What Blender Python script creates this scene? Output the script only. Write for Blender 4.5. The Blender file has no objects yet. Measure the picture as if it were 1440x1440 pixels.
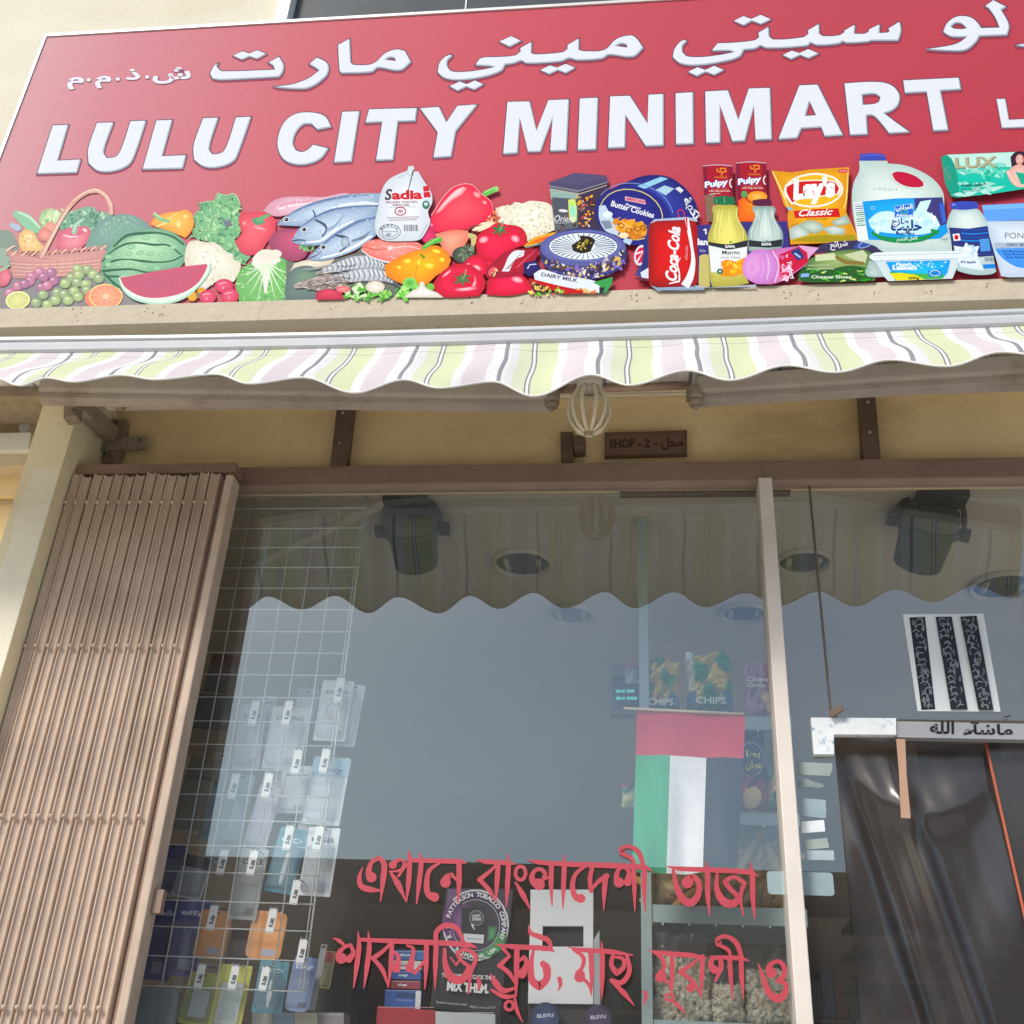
import bpy, math, random
from mathutils import Vector, Matrix
from mathutils.geometry import tessellate_polygon
R = math.radians
sc = bpy.context.scene
col = sc.collection

# ------------------------------------------------------------------ camera
FPX = 1582.0                                   # focal length in photo pixels (1440 wide)
def nrm(v): return Vector(v).normalized()
Zc = nrm((155, 2790, -1582)); Xc = nrm((-(-14085), 115, 1582))
Xc = (Xc - Zc * Xc.dot(Zc)).normalized(); Yc = Zc.cross(Xc)
M = Matrix((Xc, Yc, Zc))                       # camera space -> world
CAM = Vector((0.0, -2.1, 1.5))
def ray(px, py): return M @ Vector((px - 720.0, 720.0 - py, -FPX))
def on(px, py, Y):
    d = ray(px, py); return CAM + d * ((Y - CAM.y) / d.y)
def onz(px, py, Z):
    d = ray(px, py); return CAM + d * ((Z - CAM.z) / d.z)
cd = bpy.data.cameras.new('camera'); cam = bpy.data.objects.new('camera', cd); col.objects.link(cam)
cd.sensor_width = 36; cd.lens = 36 * FPX / 1440; cd.clip_end = 500; cd.clip_start = .02
m4 = M.to_4x4(); m4.translation = CAM; cam.matrix_world = m4
sc.camera = cam

# ------------------------------------------------------------------ colour + materials
def lin(c):
    if isinstance(c, str): c = tuple(int(c[i:i+2], 16) for i in (0, 2, 4))
    return tuple(((x/255)/12.92 if x/255 <= .04045 else (((x/255)+.055)/1.055)**2.4) for x in c[:3])
def mixc(a, b, t): return tuple(a[i]*(1-t)+b[i]*t for i in range(3))
MATS = {}
def mat(name, c=None, rough=.6, metal=0, var=.12, scale=6, bump=0, bscale=60, vc=False, spec=.5, alpha=None, stain=None, trans=0):
    if name in MATS: return MATS[name]
    m = bpy.data.materials.new(name); m.use_nodes = True; nt = m.node_tree; N = nt.nodes; L = nt.links
    b = N['Principled BSDF']; b.inputs['Roughness'].default_value = rough; b.inputs['Metallic'].default_value = metal
    b.inputs['Specular IOR Level'].default_value = spec
    tc = N.new('ShaderNodeTexCoord'); geo = N.new('ShaderNodeNewGeometry')
    if vc:
        a = N.new('ShaderNodeAttribute'); a.attribute_name = 'Col'; src = a.outputs['Color']
    else:
        r = N.new('ShaderNodeRGB'); r.outputs[0].default_value = (*lin(c), 1); src = r.outputs[0]
    if var > 0:
        n1 = N.new('ShaderNodeTexNoise'); n1.inputs['Scale'].default_value = scale; n1.inputs['Detail'].default_value = 6
        n1.inputs['Roughness'].default_value = .65
        L.new(geo.outputs['Position'], n1.inputs['Vector'])
        mr = N.new('ShaderNodeMapRange'); mr.inputs[1].default_value = .3; mr.inputs[2].default_value = .7
        mr.inputs[3].default_value = 1-var; mr.inputs[4].default_value = 1+var*.6
        L.new(n1.outputs['Fac'], mr.inputs[0])
        mx = N.new('ShaderNodeMix'); mx.data_type = 'RGBA'; mx.blend_type = 'MULTIPLY'; mx.inputs[0].default_value = 1
        L.new(src, mx.inputs[6]); L.new(mr.outputs[0], mx.inputs[7]); src = mx.outputs[2]
        rr = N.new('ShaderNodeMapRange'); rr.inputs[3].default_value = max(.02, rough-.1); rr.inputs[4].default_value = min(1, rough+.12)
        L.new(n1.outputs['Fac'], rr.inputs[0]); L.new(rr.outputs[0], b.inputs['Roughness'])
    if stain:                                   # (colour, scale(x,y,z), threshold, amount)
        mp = N.new('ShaderNodeMapping'); mp.inputs['Scale'].default_value = stain[1]
        L.new(geo.outputs['Position'], mp.inputs[0])
        n2 = N.new('ShaderNodeTexNoise'); n2.inputs['Scale'].default_value = 1; n2.inputs['Detail'].default_value = 8; n2.inputs['Roughness'].default_value = .7
        L.new(mp.outputs[0], n2.inputs['Vector'])
        m2 = N.new('ShaderNodeMapRange'); m2.inputs[1].default_value = stain[2]; m2.inputs[2].default_value = stain[2]+.12
        m2.inputs[3].default_value = 0; m2.inputs[4].default_value = stain[3]
        L.new(n2.outputs['Fac'], m2.inputs[0])
        mx2 = N.new('ShaderNodeMix'); mx2.data_type = 'RGBA'; L.new(m2.outputs[0], mx2.inputs[0])
        L.new(src, mx2.inputs[6]); mx2.inputs[7].default_value = (*lin(stain[0]), 1); src = mx2.outputs[2]
    L.new(src, b.inputs['Base Color'])
    if bump:
        n3 = N.new('ShaderNodeTexNoise'); n3.inputs['Scale'].default_value = bscale; n3.inputs['Detail'].default_value = 5
        L.new(geo.outputs['Position'], n3.inputs['Vector'])
        bp = N.new('ShaderNodeBump'); bp.inputs['Strength'].default_value = bump; bp.inputs['Distance'].default_value = .01
        L.new(n3.outputs['Fac'], bp.inputs['Height']); L.new(bp.outputs[0], b.inputs['Normal'])
    if trans:
        b.inputs['Alpha'].default_value = 1-trans
    MATS[name] = m
    return m

PRINT = mat('printed_vinyl', vc=True, rough=.6, var=.055, scale=130, spec=.1)
PAPER = mat('printed_card', vc=True, rough=.55, var=.06, scale=30)
GLOSSY = mat('glossy_print', vc=True, rough=.16, var=.08, scale=25, bump=.25, bscale=35)
FOIL = mat('metallic_foil', vc=True, rough=.25, metal=.4, var=.1, scale=30, bump=.5, bscale=30)
VINYLRED = mat('red_cut_vinyl', 'be4250', rough=.5, var=.08, scale=25)

# ------------------------------------------------------------------ objects
def setp(o, label=None, cat=None, group=None, kind=None):
    if label: o['label'] = label
    if cat: o['category'] = cat
    if group: o['group'] = group
    if kind: o['kind'] = kind
    return o
def thing(name, loc, label, cat, group=None):
    o = bpy.data.objects.new(name, None); o.empty_display_size = .05; o.location = loc; col.objects.link(o)
    return setp(o, label, cat, group)
def wloc(o):
    v = Vector((0, 0, 0))
    while o is not None: v = v + Vector(o.location); o = o.parent
    return v
class MB:
    def __init__(s): s.v = []; s.f = []; s.c = []; s.uv = {}; s.sm = []
    def add(s, vs, fs, c=None, smooth=False):
        k = len(s.v); s.v += [Vector(p) for p in vs]; s.f += [tuple(i+k for i in f) for f in fs]
        cc = lin(c) if isinstance(c, str) else (c or (.5, .5, .5))
        s.c += [cc]*len(vs); s.sm += [smooth]*len(fs); return k
    def box(s, a, b, c=None):
        x0, x1 = sorted((a[0], b[0])); y0, y1 = sorted((a[1], b[1])); z0, z1 = sorted((a[2], b[2]))
        s.add([(x0,y0,z0),(x1,y0,z0),(x1,y1,z0),(x0,y1,z0),(x0,y0,z1),(x1,y0,z1),(x1,y1,z1),(x0,y1,z1)],
              [(0,3,2,1),(4,5,6,7),(0,1,5,4),(1,2,6,5),(2,3,7,6),(3,0,4,7)], c); return s
    def quadbox(s, pts, Y0, Y1, c=None):        # front outline given in pixels, extruded from Y0 to Y1
        f = [on(x, y, Y0) for x, y in pts]; b = [Vector((p.x, Y1, p.z)) for p in f]; n = len(pts)
        s.add(f+b, [tuple(range(n))[::-1], tuple(range(n, 2*n))]+[(i, (i+1) % n, n+(i+1) % n, n+i) for i in range(n)], c); return s
    def beam(s, A, B, w, h, c=None, up=(0, 0, 1)):
        A = Vector(A); B = Vector(B); d = (B-A).normalized(); u = Vector(up); sd = d.cross(u).normalized(); u = sd.cross(d).normalized()
        vs = [P + sd*(w/2*a) + u*(h/2*b) for P in (A, B) for a, b in ((-1,-1),(1,-1),(1,1),(-1,1))]
        s.add(vs, [(0,1,2,3),(7,6,5,4),(0,4,5,1),(1,5,6,2),(2,6,7,3),(3,7,4,0)], c); return s
    def tube(s, pts, r, n=8, c=None, cap=True):
        pts = [Vector(p) for p in pts]; rs = r if isinstance(r, (list, tuple)) else [r]*len(pts); vs = []; fs = []
        t0 = (pts[1]-pts[0]).normalized(); ref = Vector((0, 0, 1)) if abs(t0.z) < .9 else Vector((1, 0, 0))
        a = t0.cross(ref).normalized()
        for i, p in enumerate(pts):
            t = (pts[min(i+1, len(pts)-1)]-pts[max(i-1, 0)]).normalized(); a = (a - t*a.dot(t)).normalized(); b = t.cross(a)
            for k in range(n):
                th = 2*math.pi*k/n; vs.append(p+(a*math.cos(th)+b*math.sin(th))*rs[i])
        for i in range(len(pts)-1):
            for k in range(n): fs.append((i*n+k, i*n+(k+1) % n, (i+1)*n+(k+1) % n, (i+1)*n+k))
        if cap: fs.append(tuple(range(n))[::-1]); fs.append(tuple(range((len(pts)-1)*n, len(pts)*n)))
        s.add(vs, fs, c, True); return s
    def lathe(s, prof, mtx=None, n=28, c=None, close=False):
        vs = []; fs = []; mtx = mtx or Matrix.Identity(4)
        for r, z in prof:
            for k in range(n): th = 2*math.pi*k/n; vs.append(mtx @ Vector((r*math.cos(th), r*math.sin(th), z)))
        for i in range(len(prof)-1):
            for k in range(n): fs.append((i*n+k, i*n+(k+1) % n, (i+1)*n+(k+1) % n, (i+1)*n+k))
        s.add(vs, fs, c, True); return s
    def blob(s, p, r, c=None, seed=0, q=(1, 1, 1), lob=.35, nu=9, nv=6):
        rnd = random.Random(seed); ph = [rnd.uniform(0, 6.28) for _ in range(4)]; vs = []; fs = []
        for i in range(nv+1):
            for k in range(nu):
                a = math.pi*i/nv; b = 2*math.pi*k/nu
                rr = r*(1+lob*math.sin(3*b+ph[0])*math.sin(a*2+ph[1])+lob*.6*math.sin(2*a*1.5+ph[2]))
                vs.append((p[0]+rr*math.sin(a)*math.cos(b)*q[0], p[1]+rr*math.sin(a)*math.sin(b)*q[1], p[2]+rr*math.cos(a)*q[2]))
        for i in range(nv):
            for k in range(nu): fs.append((i*nu+k, (i+1)*nu+k, (i+1)*nu+(k+1) % nu, i*nu+(k+1) % nu))
        s.add(vs, fs, c, True); return s
    def build(s, name, m, parent=None, label=None, cat=None, group=None, kind=None, bevel=0):
        o0 = wloc(parent) if parent else None
        xs = [p.x for p in s.v]; ys = [p.y for p in s.v]; zs = [p.z for p in s.v]
        base = Vector(((min(xs)+max(xs))/2, (min(ys)+max(ys))/2, min(zs)))
        me = bpy.data.meshes.new(name); me.from_pydata([p-base for p in s.v], [], s.f)
        a = me.color_attributes.new('Col', 'FLOAT_COLOR', 'POINT')
        flat = []
        for c in s.c: flat += [c[0], c[1], c[2], 1.0]
        a.data.foreach_set('color', flat)
        me.polygons.foreach_set('use_smooth', s.sm)
        me.materials.append(m); me.update()
        o = bpy.data.objects.new(name, me); col.objects.link(o)
        if parent: o.parent = parent; o.location = base - o0
        else: o.location = base
        if bevel:
            bv = o.modifiers.new('bevel', 'BEVEL'); bv.width = bevel; bv.segments = 2; bv.limit_method = 'ANGLE'
        return setp(o, label, cat, group, kind)

# ------------------------------------------------------------------ flat printed artwork
def smart(pts, closed=True, n=5, ang=48):
    P = [Vector(p[:2]) for p in pts]; N = len(P); out = []
    def turn(i):
        a = (P[i]-P[i-1]); b = (P[(i+1) % N]-P[i])
        if a.length < 1e-6 or b.length < 1e-6: return 180
        return math.degrees(a.angle(b))
    cor = [turn(i) > ang for i in range(N)]
    if not closed: cor[0] = cor[-1] = True
    for i in range(N if closed else N-1):
        j = (i+1) % N; p, q = P[i], P[j]; L = (q-p).length
        if L < 1e-6: continue
        ti = (q-p)/L if cor[i] else (q-P[i-1]).normalized(); tj = (q-p)/L if cor[j] else (P[(j+1) % N]-p).normalized()
        if cor[i] and cor[j]: out.append(p); continue
        for k in range(n):
            t = k/n; h1 = 2*t**3-3*t**2+1; h2 = t**3-2*t**2+t; h3 = -2*t**3+3*t**2; h4 = t**3-t**2
            out.append(p*h1+ti*(L*h2)+q*h3+tj*(L*h4))
    if not closed: out.append(P[-1])
    return out
def offs(pts, d):
    P = [Vector(p[:2]) for p in pts]; N = len(P)
    A = sum(P[i].x*P[(i+1) % N].y-P[(i+1) % N].x*P[i].y for i in range(N)); sg = 1 if A > 0 else -1; out = []
    for i in range(N):
        a = P[i]-P[i-1]; b = P[(i+1) % N]-P[i]
        if a.length < 1e-9: a = b
        if b.length < 1e-9: b = a
        a = a.normalized(); b = b.normalized(); n1 = Vector((a.y, -a.x))*sg; n2 = Vector((b.y, -b.x))*sg
        m = n1+n2
        if m.length < .2: out.append(P[i]+n1*d); continue
        m.normalize(); out.append(P[i]+m*(d/max(.55, m.dot(n1))))
    return out
_dg = {}
def tmesh(s, bold=0, shear=0, sp=1):
    k = (s, bold, shear, sp)
    if k in _dg: return _dg[k]
    c = bpy.data.curves.new('t', 'FONT'); c.body = s; c.size = 1; c.offset = bold; c.shear = shear; c.space_character = sp; c.resolution_u = 3
    o = bpy.data.objects.new('t', c); col.objects.link(o)
    bpy.context.view_layer.update(); dg = bpy.context.evaluated_depsgraph_get()
    me = o.evaluated_get(dg).to_mesh(); vs = [(v.co.x, v.co.y) for v in me.vertices]; fs = [tuple(p.vertices) for p in me.polygons]
    o.evaluated_get(dg).to_mesh_clear(); bpy.data.objects.remove(o); bpy.data.curves.remove(c)
    _dg[k] = (vs, fs); return _dg[k]
FR = [0, 0, 1.0]
def F(ox, oy, s): FR[:] = [ox, oy, s]
def fp(x, y): return (FR[0]+x/FR[2], FR[1]+y/FR[2])
LAYER = {}
class Pic:
    """Flat layered print on the plane y = Y; coordinates of the current frame are laid onto that plane."""
    def __init__(s, Y, step=4e-6, mapf=None): s.Y = Y; s.mb = MB(); s.step = step; s.mapf = mapf
    def m(s, x, y, yy): return s.mapf(x, y, yy) if s.mapf else on(*fp(x, y), yy)
    def lay(s):
        if s.mapf: s.n = getattr(s, 'n', 0)+1; return s.Y-.0004-s.n*s.step
        LAYER[s.Y] = LAYER.get(s.Y, 0)+1; return s.Y-.0004-LAYER[s.Y]*s.step
    def P(s, pts, c, sm=True, hole=None, off=0, dx=0, dy=0):
        q = smart(pts) if sm else [Vector(p[:2]) for p in pts]
        loops = [q]
        if hole: loops.append(smart(hole) if sm else [Vector(p[:2]) for p in hole])
        if off: loops = [offs(loops[0], off)] + [offs(h, -off) for h in loops[1:]]
        y = s.lay(); l3 = [[Vector((p.x+dx, p.y+dy, 0)) for p in l] for l in loops]
        tris = tessellate_polygon(l3); fl = [p for l in l3 for p in l]
        s.mb.add([s.m(*(p.x, p.y), y) for p in fl], [tuple(t) for t in tris], c)
    def G(s, pts, c0, c1, ctr=None, rings=5, pw=1.3, sm=True):
        q = smart(pts) if sm else [Vector(p[:2]) for p in pts]; c0 = lin(c0); c1 = lin(c1)
        c = Vector(ctr) if ctr else sum(q, Vector((0, 0)))/len(q); y = s.lay(); n = len(q)
        vs = [s.m(*(c.x, c.y), y)]; cs = [c0]; fs = []
        for r in range(1, rings+1):
            t = r/rings; cc = mixc(c0, c1, t**pw)
            for p in q:
                w = c+(p-c)*t; vs.append(s.m(*(w.x, w.y), y)); cs.append(cc)
        for i in range(n): fs.append((0, 1+(i+1) % n, 1+i))
        for r in range(rings-1):
            a = 1+r*n; b = a+n
            for i in range(n): j = (i+1) % n; fs.append((a+i, a+j, b+j, b+i))
        k = s.mb.add(vs, fs, (0, 0, 0)); s.mb.c[k:k+len(cs)] = cs
    def E(s, cx, cy, rx, ry, c0, c1=None, rot=0, hl=(0, 0), n=22):
        a = R(rot); ca, sa = math.cos(a), math.sin(a)
        pts = [(cx+rx*math.cos(t)*ca-ry*math.sin(t)*sa, cy+rx*math.cos(t)*sa+ry*math.sin(t)*ca) for t in [2*math.pi*i/n for i in range(n)]]
        if c1 is None: s.P(pts, c0, sm=False)
        else: s.G(pts, c0, c1, (cx+hl[0]*rx, cy+hl[1]*ry), sm=False)
    def RING(s, cx, cy, rx, ry, w, c, rot=0, a0=0, a1=360, n=40):
        a = R(rot); ca, sa = math.cos(a), math.sin(a); pts = []
        for i in range(n+1):
            t = R(a0+(a1-a0)*i/n); pts.append((cx+rx*math.cos(t)*ca-ry*math.sin(t)*sa, cy+rx*math.cos(t)*sa+ry*math.sin(t)*ca, w))
        s.K(pts, c, sm=False, cap=False)
    def K(s, pts, c, sm=True, cap=True, c2=None):
        if sm and len(pts) > 2:
            q = smart(pts, closed=False, n=6, ang=75); 
            # widths along the path
            ws = []; P0 = [Vector(p[:2]) for p in pts]; seg = 0
            for p in q:
                best = min(range(len(P0)-1), key=lambda i: seg_d(p, P0[i], P0[i+1])[0]); d, t = seg_d(p, P0[best], P0[best+1])
                ws.append(pts[best][2]*(1-t)+pts[best+1][2]*t)
        else: q = [Vector(p[:2]) for p in pts]; ws = [p[2] for p in pts]
        n = len(q); y = s.lay(); vs = []; fs = []
        for i, p in enumerate(q):
            t = q[min(i+1, n-1)]-q[max(i-1, 0)]
            t = t.normalized() if t.length > 1e-9 else Vector((1, 0)); nn = Vector((-t.y, t.x))*(ws[i]/2)
            yy = y-i*6e-8
            vs += [s.m(*(p.x+nn.x, p.y+nn.y), yy), s.m(*(p.x-nn.x, p.y-nn.y), yy)]
        for i in range(n-1): fs.append((2*i, 2*i+1, 2*i+3, 2*i+2))
        s.mb.add(vs, fs, c)
        if cap:
            for i in (0, n-1):
                if ws[i] > 1.2*FR[2] or ws[i] > 6: s.E(q[i].x, q[i].y, ws[i]/2, ws[i]/2, c, n=12)
    def T(s, txt, x, y, h, c, rot=0, bold=0, w=None, shear=0, sp=1, sx=1, skew=0):
        vs, fs = tmesh(txt, bold, shear, sp)
        if not vs: return
        x0 = min(v[0] for v in vs); x1 = max(v[0] for v in vs); k = h/.72; kx = k*sx
        if w: kx = w/max(1e-6, x1-x0)
        a = R(rot); ca, sa = math.cos(a), math.sin(a); yy = s.lay()
        q = []
        for vx, vy in vs:
            X = (vx-x0)*kx; Yv = -vy*k; X += skew*vy*k
            q.append(s.m(*(x+X*ca+Yv*sa, y-X*sa+Yv*ca), yy))
        s.mb.add(q, fs, c)
    def ARC(s, txt, cx, cy, rx, ry, a0, a1, h, c, bold=0, inward=False):
        n = len(txt)
        for i, ch in enumerate(txt):
            if ch == ' ': continue
            t = a0+(a1-a0)*(i+.5)/n; r = R(t)
            x = cx+rx*math.cos(r); y = cy-ry*math.sin(r); rot = (t-90) if not inward else (t+90)
            vs, fs = tmesh(ch, bold); w = (max(v[0] for v in vs)-min(v[0] for v in vs))*h/.72
            rr = R(rot); s.T(ch, x-w/2*math.cos(rr), y+w/2*math.sin(rr), h, c, rot=rot, bold=bold)
    def SC(s, poly, n, r0, r1, cols, seed=1, q=.6, rot=None, lob=.3):
        rnd = random.Random(seed); xs = [p[0] for p in poly]; ys = [p[1] for p in poly]; k = 0; tries = 0
        while k < n and tries < n*30:
            tries += 1; x = rnd.uniform(min(xs), max(xs)); y = rnd.uniform(min(ys), max(ys))
            if not inside(x, y, poly): continue
            r = rnd.uniform(r0, r1); m = 9; a0 = rnd.uniform(0, 6.28) if rot is None else R(rot+rnd.uniform(-15, 15)); ph = rnd.uniform(0, 6)
            pts = []
            for i in range(m):
                t = 2*math.pi*i/m; rr = r*(1+lob*math.sin(3*t+ph)); X = rr*math.cos(t); Yv = rr*q*math.sin(t)
                pts.append((x+X*math.cos(a0)-Yv*math.sin(a0), y+X*math.sin(a0)+Yv*math.cos(a0)))
            s.P(pts, rnd.choice(cols), sm=False); k += 1
    def done(s, name, parent, m=None, **kw):
        if name.startswith('printed_') and 'fish' not in name and 'prawn' not in name:
            for i, c in enumerate(s.mb.c):
                kv = 1.08+.34*min(1, max(0, (s.mb.v[i].x+1.15)/.9)); g = .3*c[0]+.59*c[1]+.11*c[2]; s.mb.c[i] = tuple(min(.92, max(.008, (g+(x-g)*kv)**1.1)) if g+(x-g)*kv > 0 else .008 for x in c)  # prints less saturated at the left, glare haze put into their colours
        return s.mb.build(name, m or PRINT, parent, **kw)
def seg_d(p, a, b):
    ab = b-a; L = ab.length_squared
    t = 0 if L < 1e-12 else max(0, min(1, (p-a).dot(ab)/L)); return (p-(a+ab*t)).length, t
def inside(x, y, poly):
    r = False; j = len(poly)-1
    for i in range(len(poly)):
        xi, yi = poly[i][:2]; xj, yj = poly[j][:2]
        if (yi > y) != (yj > y) and x < (xj-xi)*(y-yi)/(yj-yi)+xi: r = not r
        j = i
    return r
# ================================================================== SHOP SIGN
YS = -.30
F(0, 0, 1)
zt = on(500, 27, YS).z; zb = on(720, 413, YS).z
xl = on(66, 52, YS).x; xr = on(1440, 200, YS).x + .55
xl = (on(66, 52, YS).x + on(0, 226, YS).x)/2
sign = thing('shop_sign', ((xl+xr)/2, YS, zb), 'long red shop sign with white lettering and printed groceries above the awning', 'sign')
mb = MB(); n = 60; cs = []; vs = []; fs = []
stops = [(0, 'd29aa0'), (.1, 'ce818b'), (.3, 'cb6470'), (.5, 'c8505e'), (.7, 'c04252'), (1, 'ba3a4a')]  # red pales towards the left: veiling glare put into the panel colour
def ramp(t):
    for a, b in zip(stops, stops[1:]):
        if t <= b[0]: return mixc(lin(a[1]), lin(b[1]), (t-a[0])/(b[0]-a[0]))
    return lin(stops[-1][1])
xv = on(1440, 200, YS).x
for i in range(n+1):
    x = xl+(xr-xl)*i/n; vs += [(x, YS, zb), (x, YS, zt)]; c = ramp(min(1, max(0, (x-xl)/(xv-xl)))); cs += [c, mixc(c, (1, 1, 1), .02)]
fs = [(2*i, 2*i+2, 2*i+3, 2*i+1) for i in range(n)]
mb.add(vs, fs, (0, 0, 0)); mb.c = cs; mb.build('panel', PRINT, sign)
mb = MB(); mb.box((xl, YS+.002, zb), (xr, -.02, zt)); mb.build('sign_box', mat('sign_box_metal', 'd8d4cc', .5), sign)
mb = MB(); e = .006
mb.box((xl-e, YS-.004, zt), (xr, YS+.03, zt+.009)); mb.box((xl-e, YS-.004, zb-.004), (xl, YS+.03, zt-.0005))
mb.build('edge_trim', mat('sign_trim', 'dcdcd8', .35, metal=.3), sign)

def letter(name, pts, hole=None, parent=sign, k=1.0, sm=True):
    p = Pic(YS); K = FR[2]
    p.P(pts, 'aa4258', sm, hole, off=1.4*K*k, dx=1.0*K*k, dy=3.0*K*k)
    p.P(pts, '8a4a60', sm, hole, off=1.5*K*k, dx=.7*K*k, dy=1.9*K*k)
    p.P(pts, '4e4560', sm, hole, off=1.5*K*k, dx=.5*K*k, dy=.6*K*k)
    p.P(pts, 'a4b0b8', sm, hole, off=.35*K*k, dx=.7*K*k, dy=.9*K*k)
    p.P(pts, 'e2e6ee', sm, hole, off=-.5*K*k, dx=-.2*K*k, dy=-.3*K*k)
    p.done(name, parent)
F(0, 0, 2.88)
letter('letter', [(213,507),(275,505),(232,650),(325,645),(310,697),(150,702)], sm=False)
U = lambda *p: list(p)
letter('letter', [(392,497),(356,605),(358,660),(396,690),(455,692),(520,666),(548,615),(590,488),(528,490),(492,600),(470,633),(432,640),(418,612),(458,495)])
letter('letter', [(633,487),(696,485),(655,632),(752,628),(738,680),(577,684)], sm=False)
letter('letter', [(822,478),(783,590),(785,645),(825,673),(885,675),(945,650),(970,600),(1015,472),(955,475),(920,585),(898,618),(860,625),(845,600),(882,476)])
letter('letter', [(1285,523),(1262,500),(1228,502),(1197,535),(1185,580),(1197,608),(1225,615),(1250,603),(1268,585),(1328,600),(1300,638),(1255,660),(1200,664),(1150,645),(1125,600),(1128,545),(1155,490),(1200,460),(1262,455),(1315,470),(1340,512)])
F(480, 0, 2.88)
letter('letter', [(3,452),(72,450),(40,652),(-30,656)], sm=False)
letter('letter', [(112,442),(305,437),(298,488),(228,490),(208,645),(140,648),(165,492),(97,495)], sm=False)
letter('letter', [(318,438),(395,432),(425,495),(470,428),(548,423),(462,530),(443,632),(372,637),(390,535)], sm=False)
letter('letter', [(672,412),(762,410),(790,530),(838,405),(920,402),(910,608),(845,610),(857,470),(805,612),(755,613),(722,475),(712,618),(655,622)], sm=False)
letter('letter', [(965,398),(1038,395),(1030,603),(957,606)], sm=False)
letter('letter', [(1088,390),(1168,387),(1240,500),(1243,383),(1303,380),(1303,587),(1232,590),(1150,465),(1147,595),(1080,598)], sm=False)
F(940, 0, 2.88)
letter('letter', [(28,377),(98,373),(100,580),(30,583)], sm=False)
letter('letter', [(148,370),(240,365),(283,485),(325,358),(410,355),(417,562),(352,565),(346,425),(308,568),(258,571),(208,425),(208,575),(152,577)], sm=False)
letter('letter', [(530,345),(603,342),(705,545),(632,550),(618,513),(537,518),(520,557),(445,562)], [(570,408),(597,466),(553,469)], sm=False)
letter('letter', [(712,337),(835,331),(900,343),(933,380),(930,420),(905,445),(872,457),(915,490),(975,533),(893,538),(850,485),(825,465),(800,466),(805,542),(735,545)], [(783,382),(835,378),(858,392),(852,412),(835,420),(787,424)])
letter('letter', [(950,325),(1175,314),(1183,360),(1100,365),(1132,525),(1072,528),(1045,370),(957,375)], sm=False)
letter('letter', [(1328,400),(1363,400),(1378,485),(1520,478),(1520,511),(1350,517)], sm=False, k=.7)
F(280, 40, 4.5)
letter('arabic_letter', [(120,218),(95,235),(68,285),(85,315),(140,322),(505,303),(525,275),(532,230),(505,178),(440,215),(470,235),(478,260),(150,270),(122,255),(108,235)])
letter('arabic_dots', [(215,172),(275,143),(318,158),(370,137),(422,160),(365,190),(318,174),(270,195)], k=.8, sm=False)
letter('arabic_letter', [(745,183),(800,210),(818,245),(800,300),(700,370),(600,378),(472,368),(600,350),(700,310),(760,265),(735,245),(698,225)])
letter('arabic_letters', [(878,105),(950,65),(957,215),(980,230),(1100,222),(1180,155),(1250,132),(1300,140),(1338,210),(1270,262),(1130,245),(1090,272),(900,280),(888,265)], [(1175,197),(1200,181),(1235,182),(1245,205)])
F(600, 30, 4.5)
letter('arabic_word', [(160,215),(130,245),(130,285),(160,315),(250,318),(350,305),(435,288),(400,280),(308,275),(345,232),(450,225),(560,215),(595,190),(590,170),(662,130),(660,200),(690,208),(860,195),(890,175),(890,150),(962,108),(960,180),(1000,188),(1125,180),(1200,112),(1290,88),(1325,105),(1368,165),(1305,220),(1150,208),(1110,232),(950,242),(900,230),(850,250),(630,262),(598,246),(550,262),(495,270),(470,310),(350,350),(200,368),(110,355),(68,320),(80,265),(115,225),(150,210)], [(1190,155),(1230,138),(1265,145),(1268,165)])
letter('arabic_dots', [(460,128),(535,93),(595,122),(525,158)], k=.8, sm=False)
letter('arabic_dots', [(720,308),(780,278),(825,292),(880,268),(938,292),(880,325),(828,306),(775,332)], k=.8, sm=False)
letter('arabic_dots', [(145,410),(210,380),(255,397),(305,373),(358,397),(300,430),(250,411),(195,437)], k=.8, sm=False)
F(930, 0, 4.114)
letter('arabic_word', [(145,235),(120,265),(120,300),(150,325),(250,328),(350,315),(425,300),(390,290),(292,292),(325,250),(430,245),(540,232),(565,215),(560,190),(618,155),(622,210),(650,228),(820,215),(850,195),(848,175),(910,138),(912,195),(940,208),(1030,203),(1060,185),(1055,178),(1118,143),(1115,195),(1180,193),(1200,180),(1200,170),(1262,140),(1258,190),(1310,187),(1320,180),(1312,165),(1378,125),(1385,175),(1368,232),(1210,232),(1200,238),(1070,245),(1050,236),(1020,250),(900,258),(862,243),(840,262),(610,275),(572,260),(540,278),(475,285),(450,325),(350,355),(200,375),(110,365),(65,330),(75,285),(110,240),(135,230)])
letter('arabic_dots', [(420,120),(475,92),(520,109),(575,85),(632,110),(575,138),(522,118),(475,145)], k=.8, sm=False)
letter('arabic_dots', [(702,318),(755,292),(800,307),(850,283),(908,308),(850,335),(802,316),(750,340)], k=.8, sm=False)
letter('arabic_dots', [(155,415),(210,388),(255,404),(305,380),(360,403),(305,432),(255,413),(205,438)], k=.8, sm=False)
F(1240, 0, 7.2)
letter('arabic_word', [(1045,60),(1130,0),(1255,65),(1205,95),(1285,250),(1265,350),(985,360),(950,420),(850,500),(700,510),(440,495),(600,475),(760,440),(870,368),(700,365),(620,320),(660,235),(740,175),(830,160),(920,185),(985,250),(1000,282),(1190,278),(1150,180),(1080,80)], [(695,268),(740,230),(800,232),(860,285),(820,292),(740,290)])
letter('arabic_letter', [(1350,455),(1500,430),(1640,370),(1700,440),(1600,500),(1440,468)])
p = Pic(YS); F(0, 0, 2.88)
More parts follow.
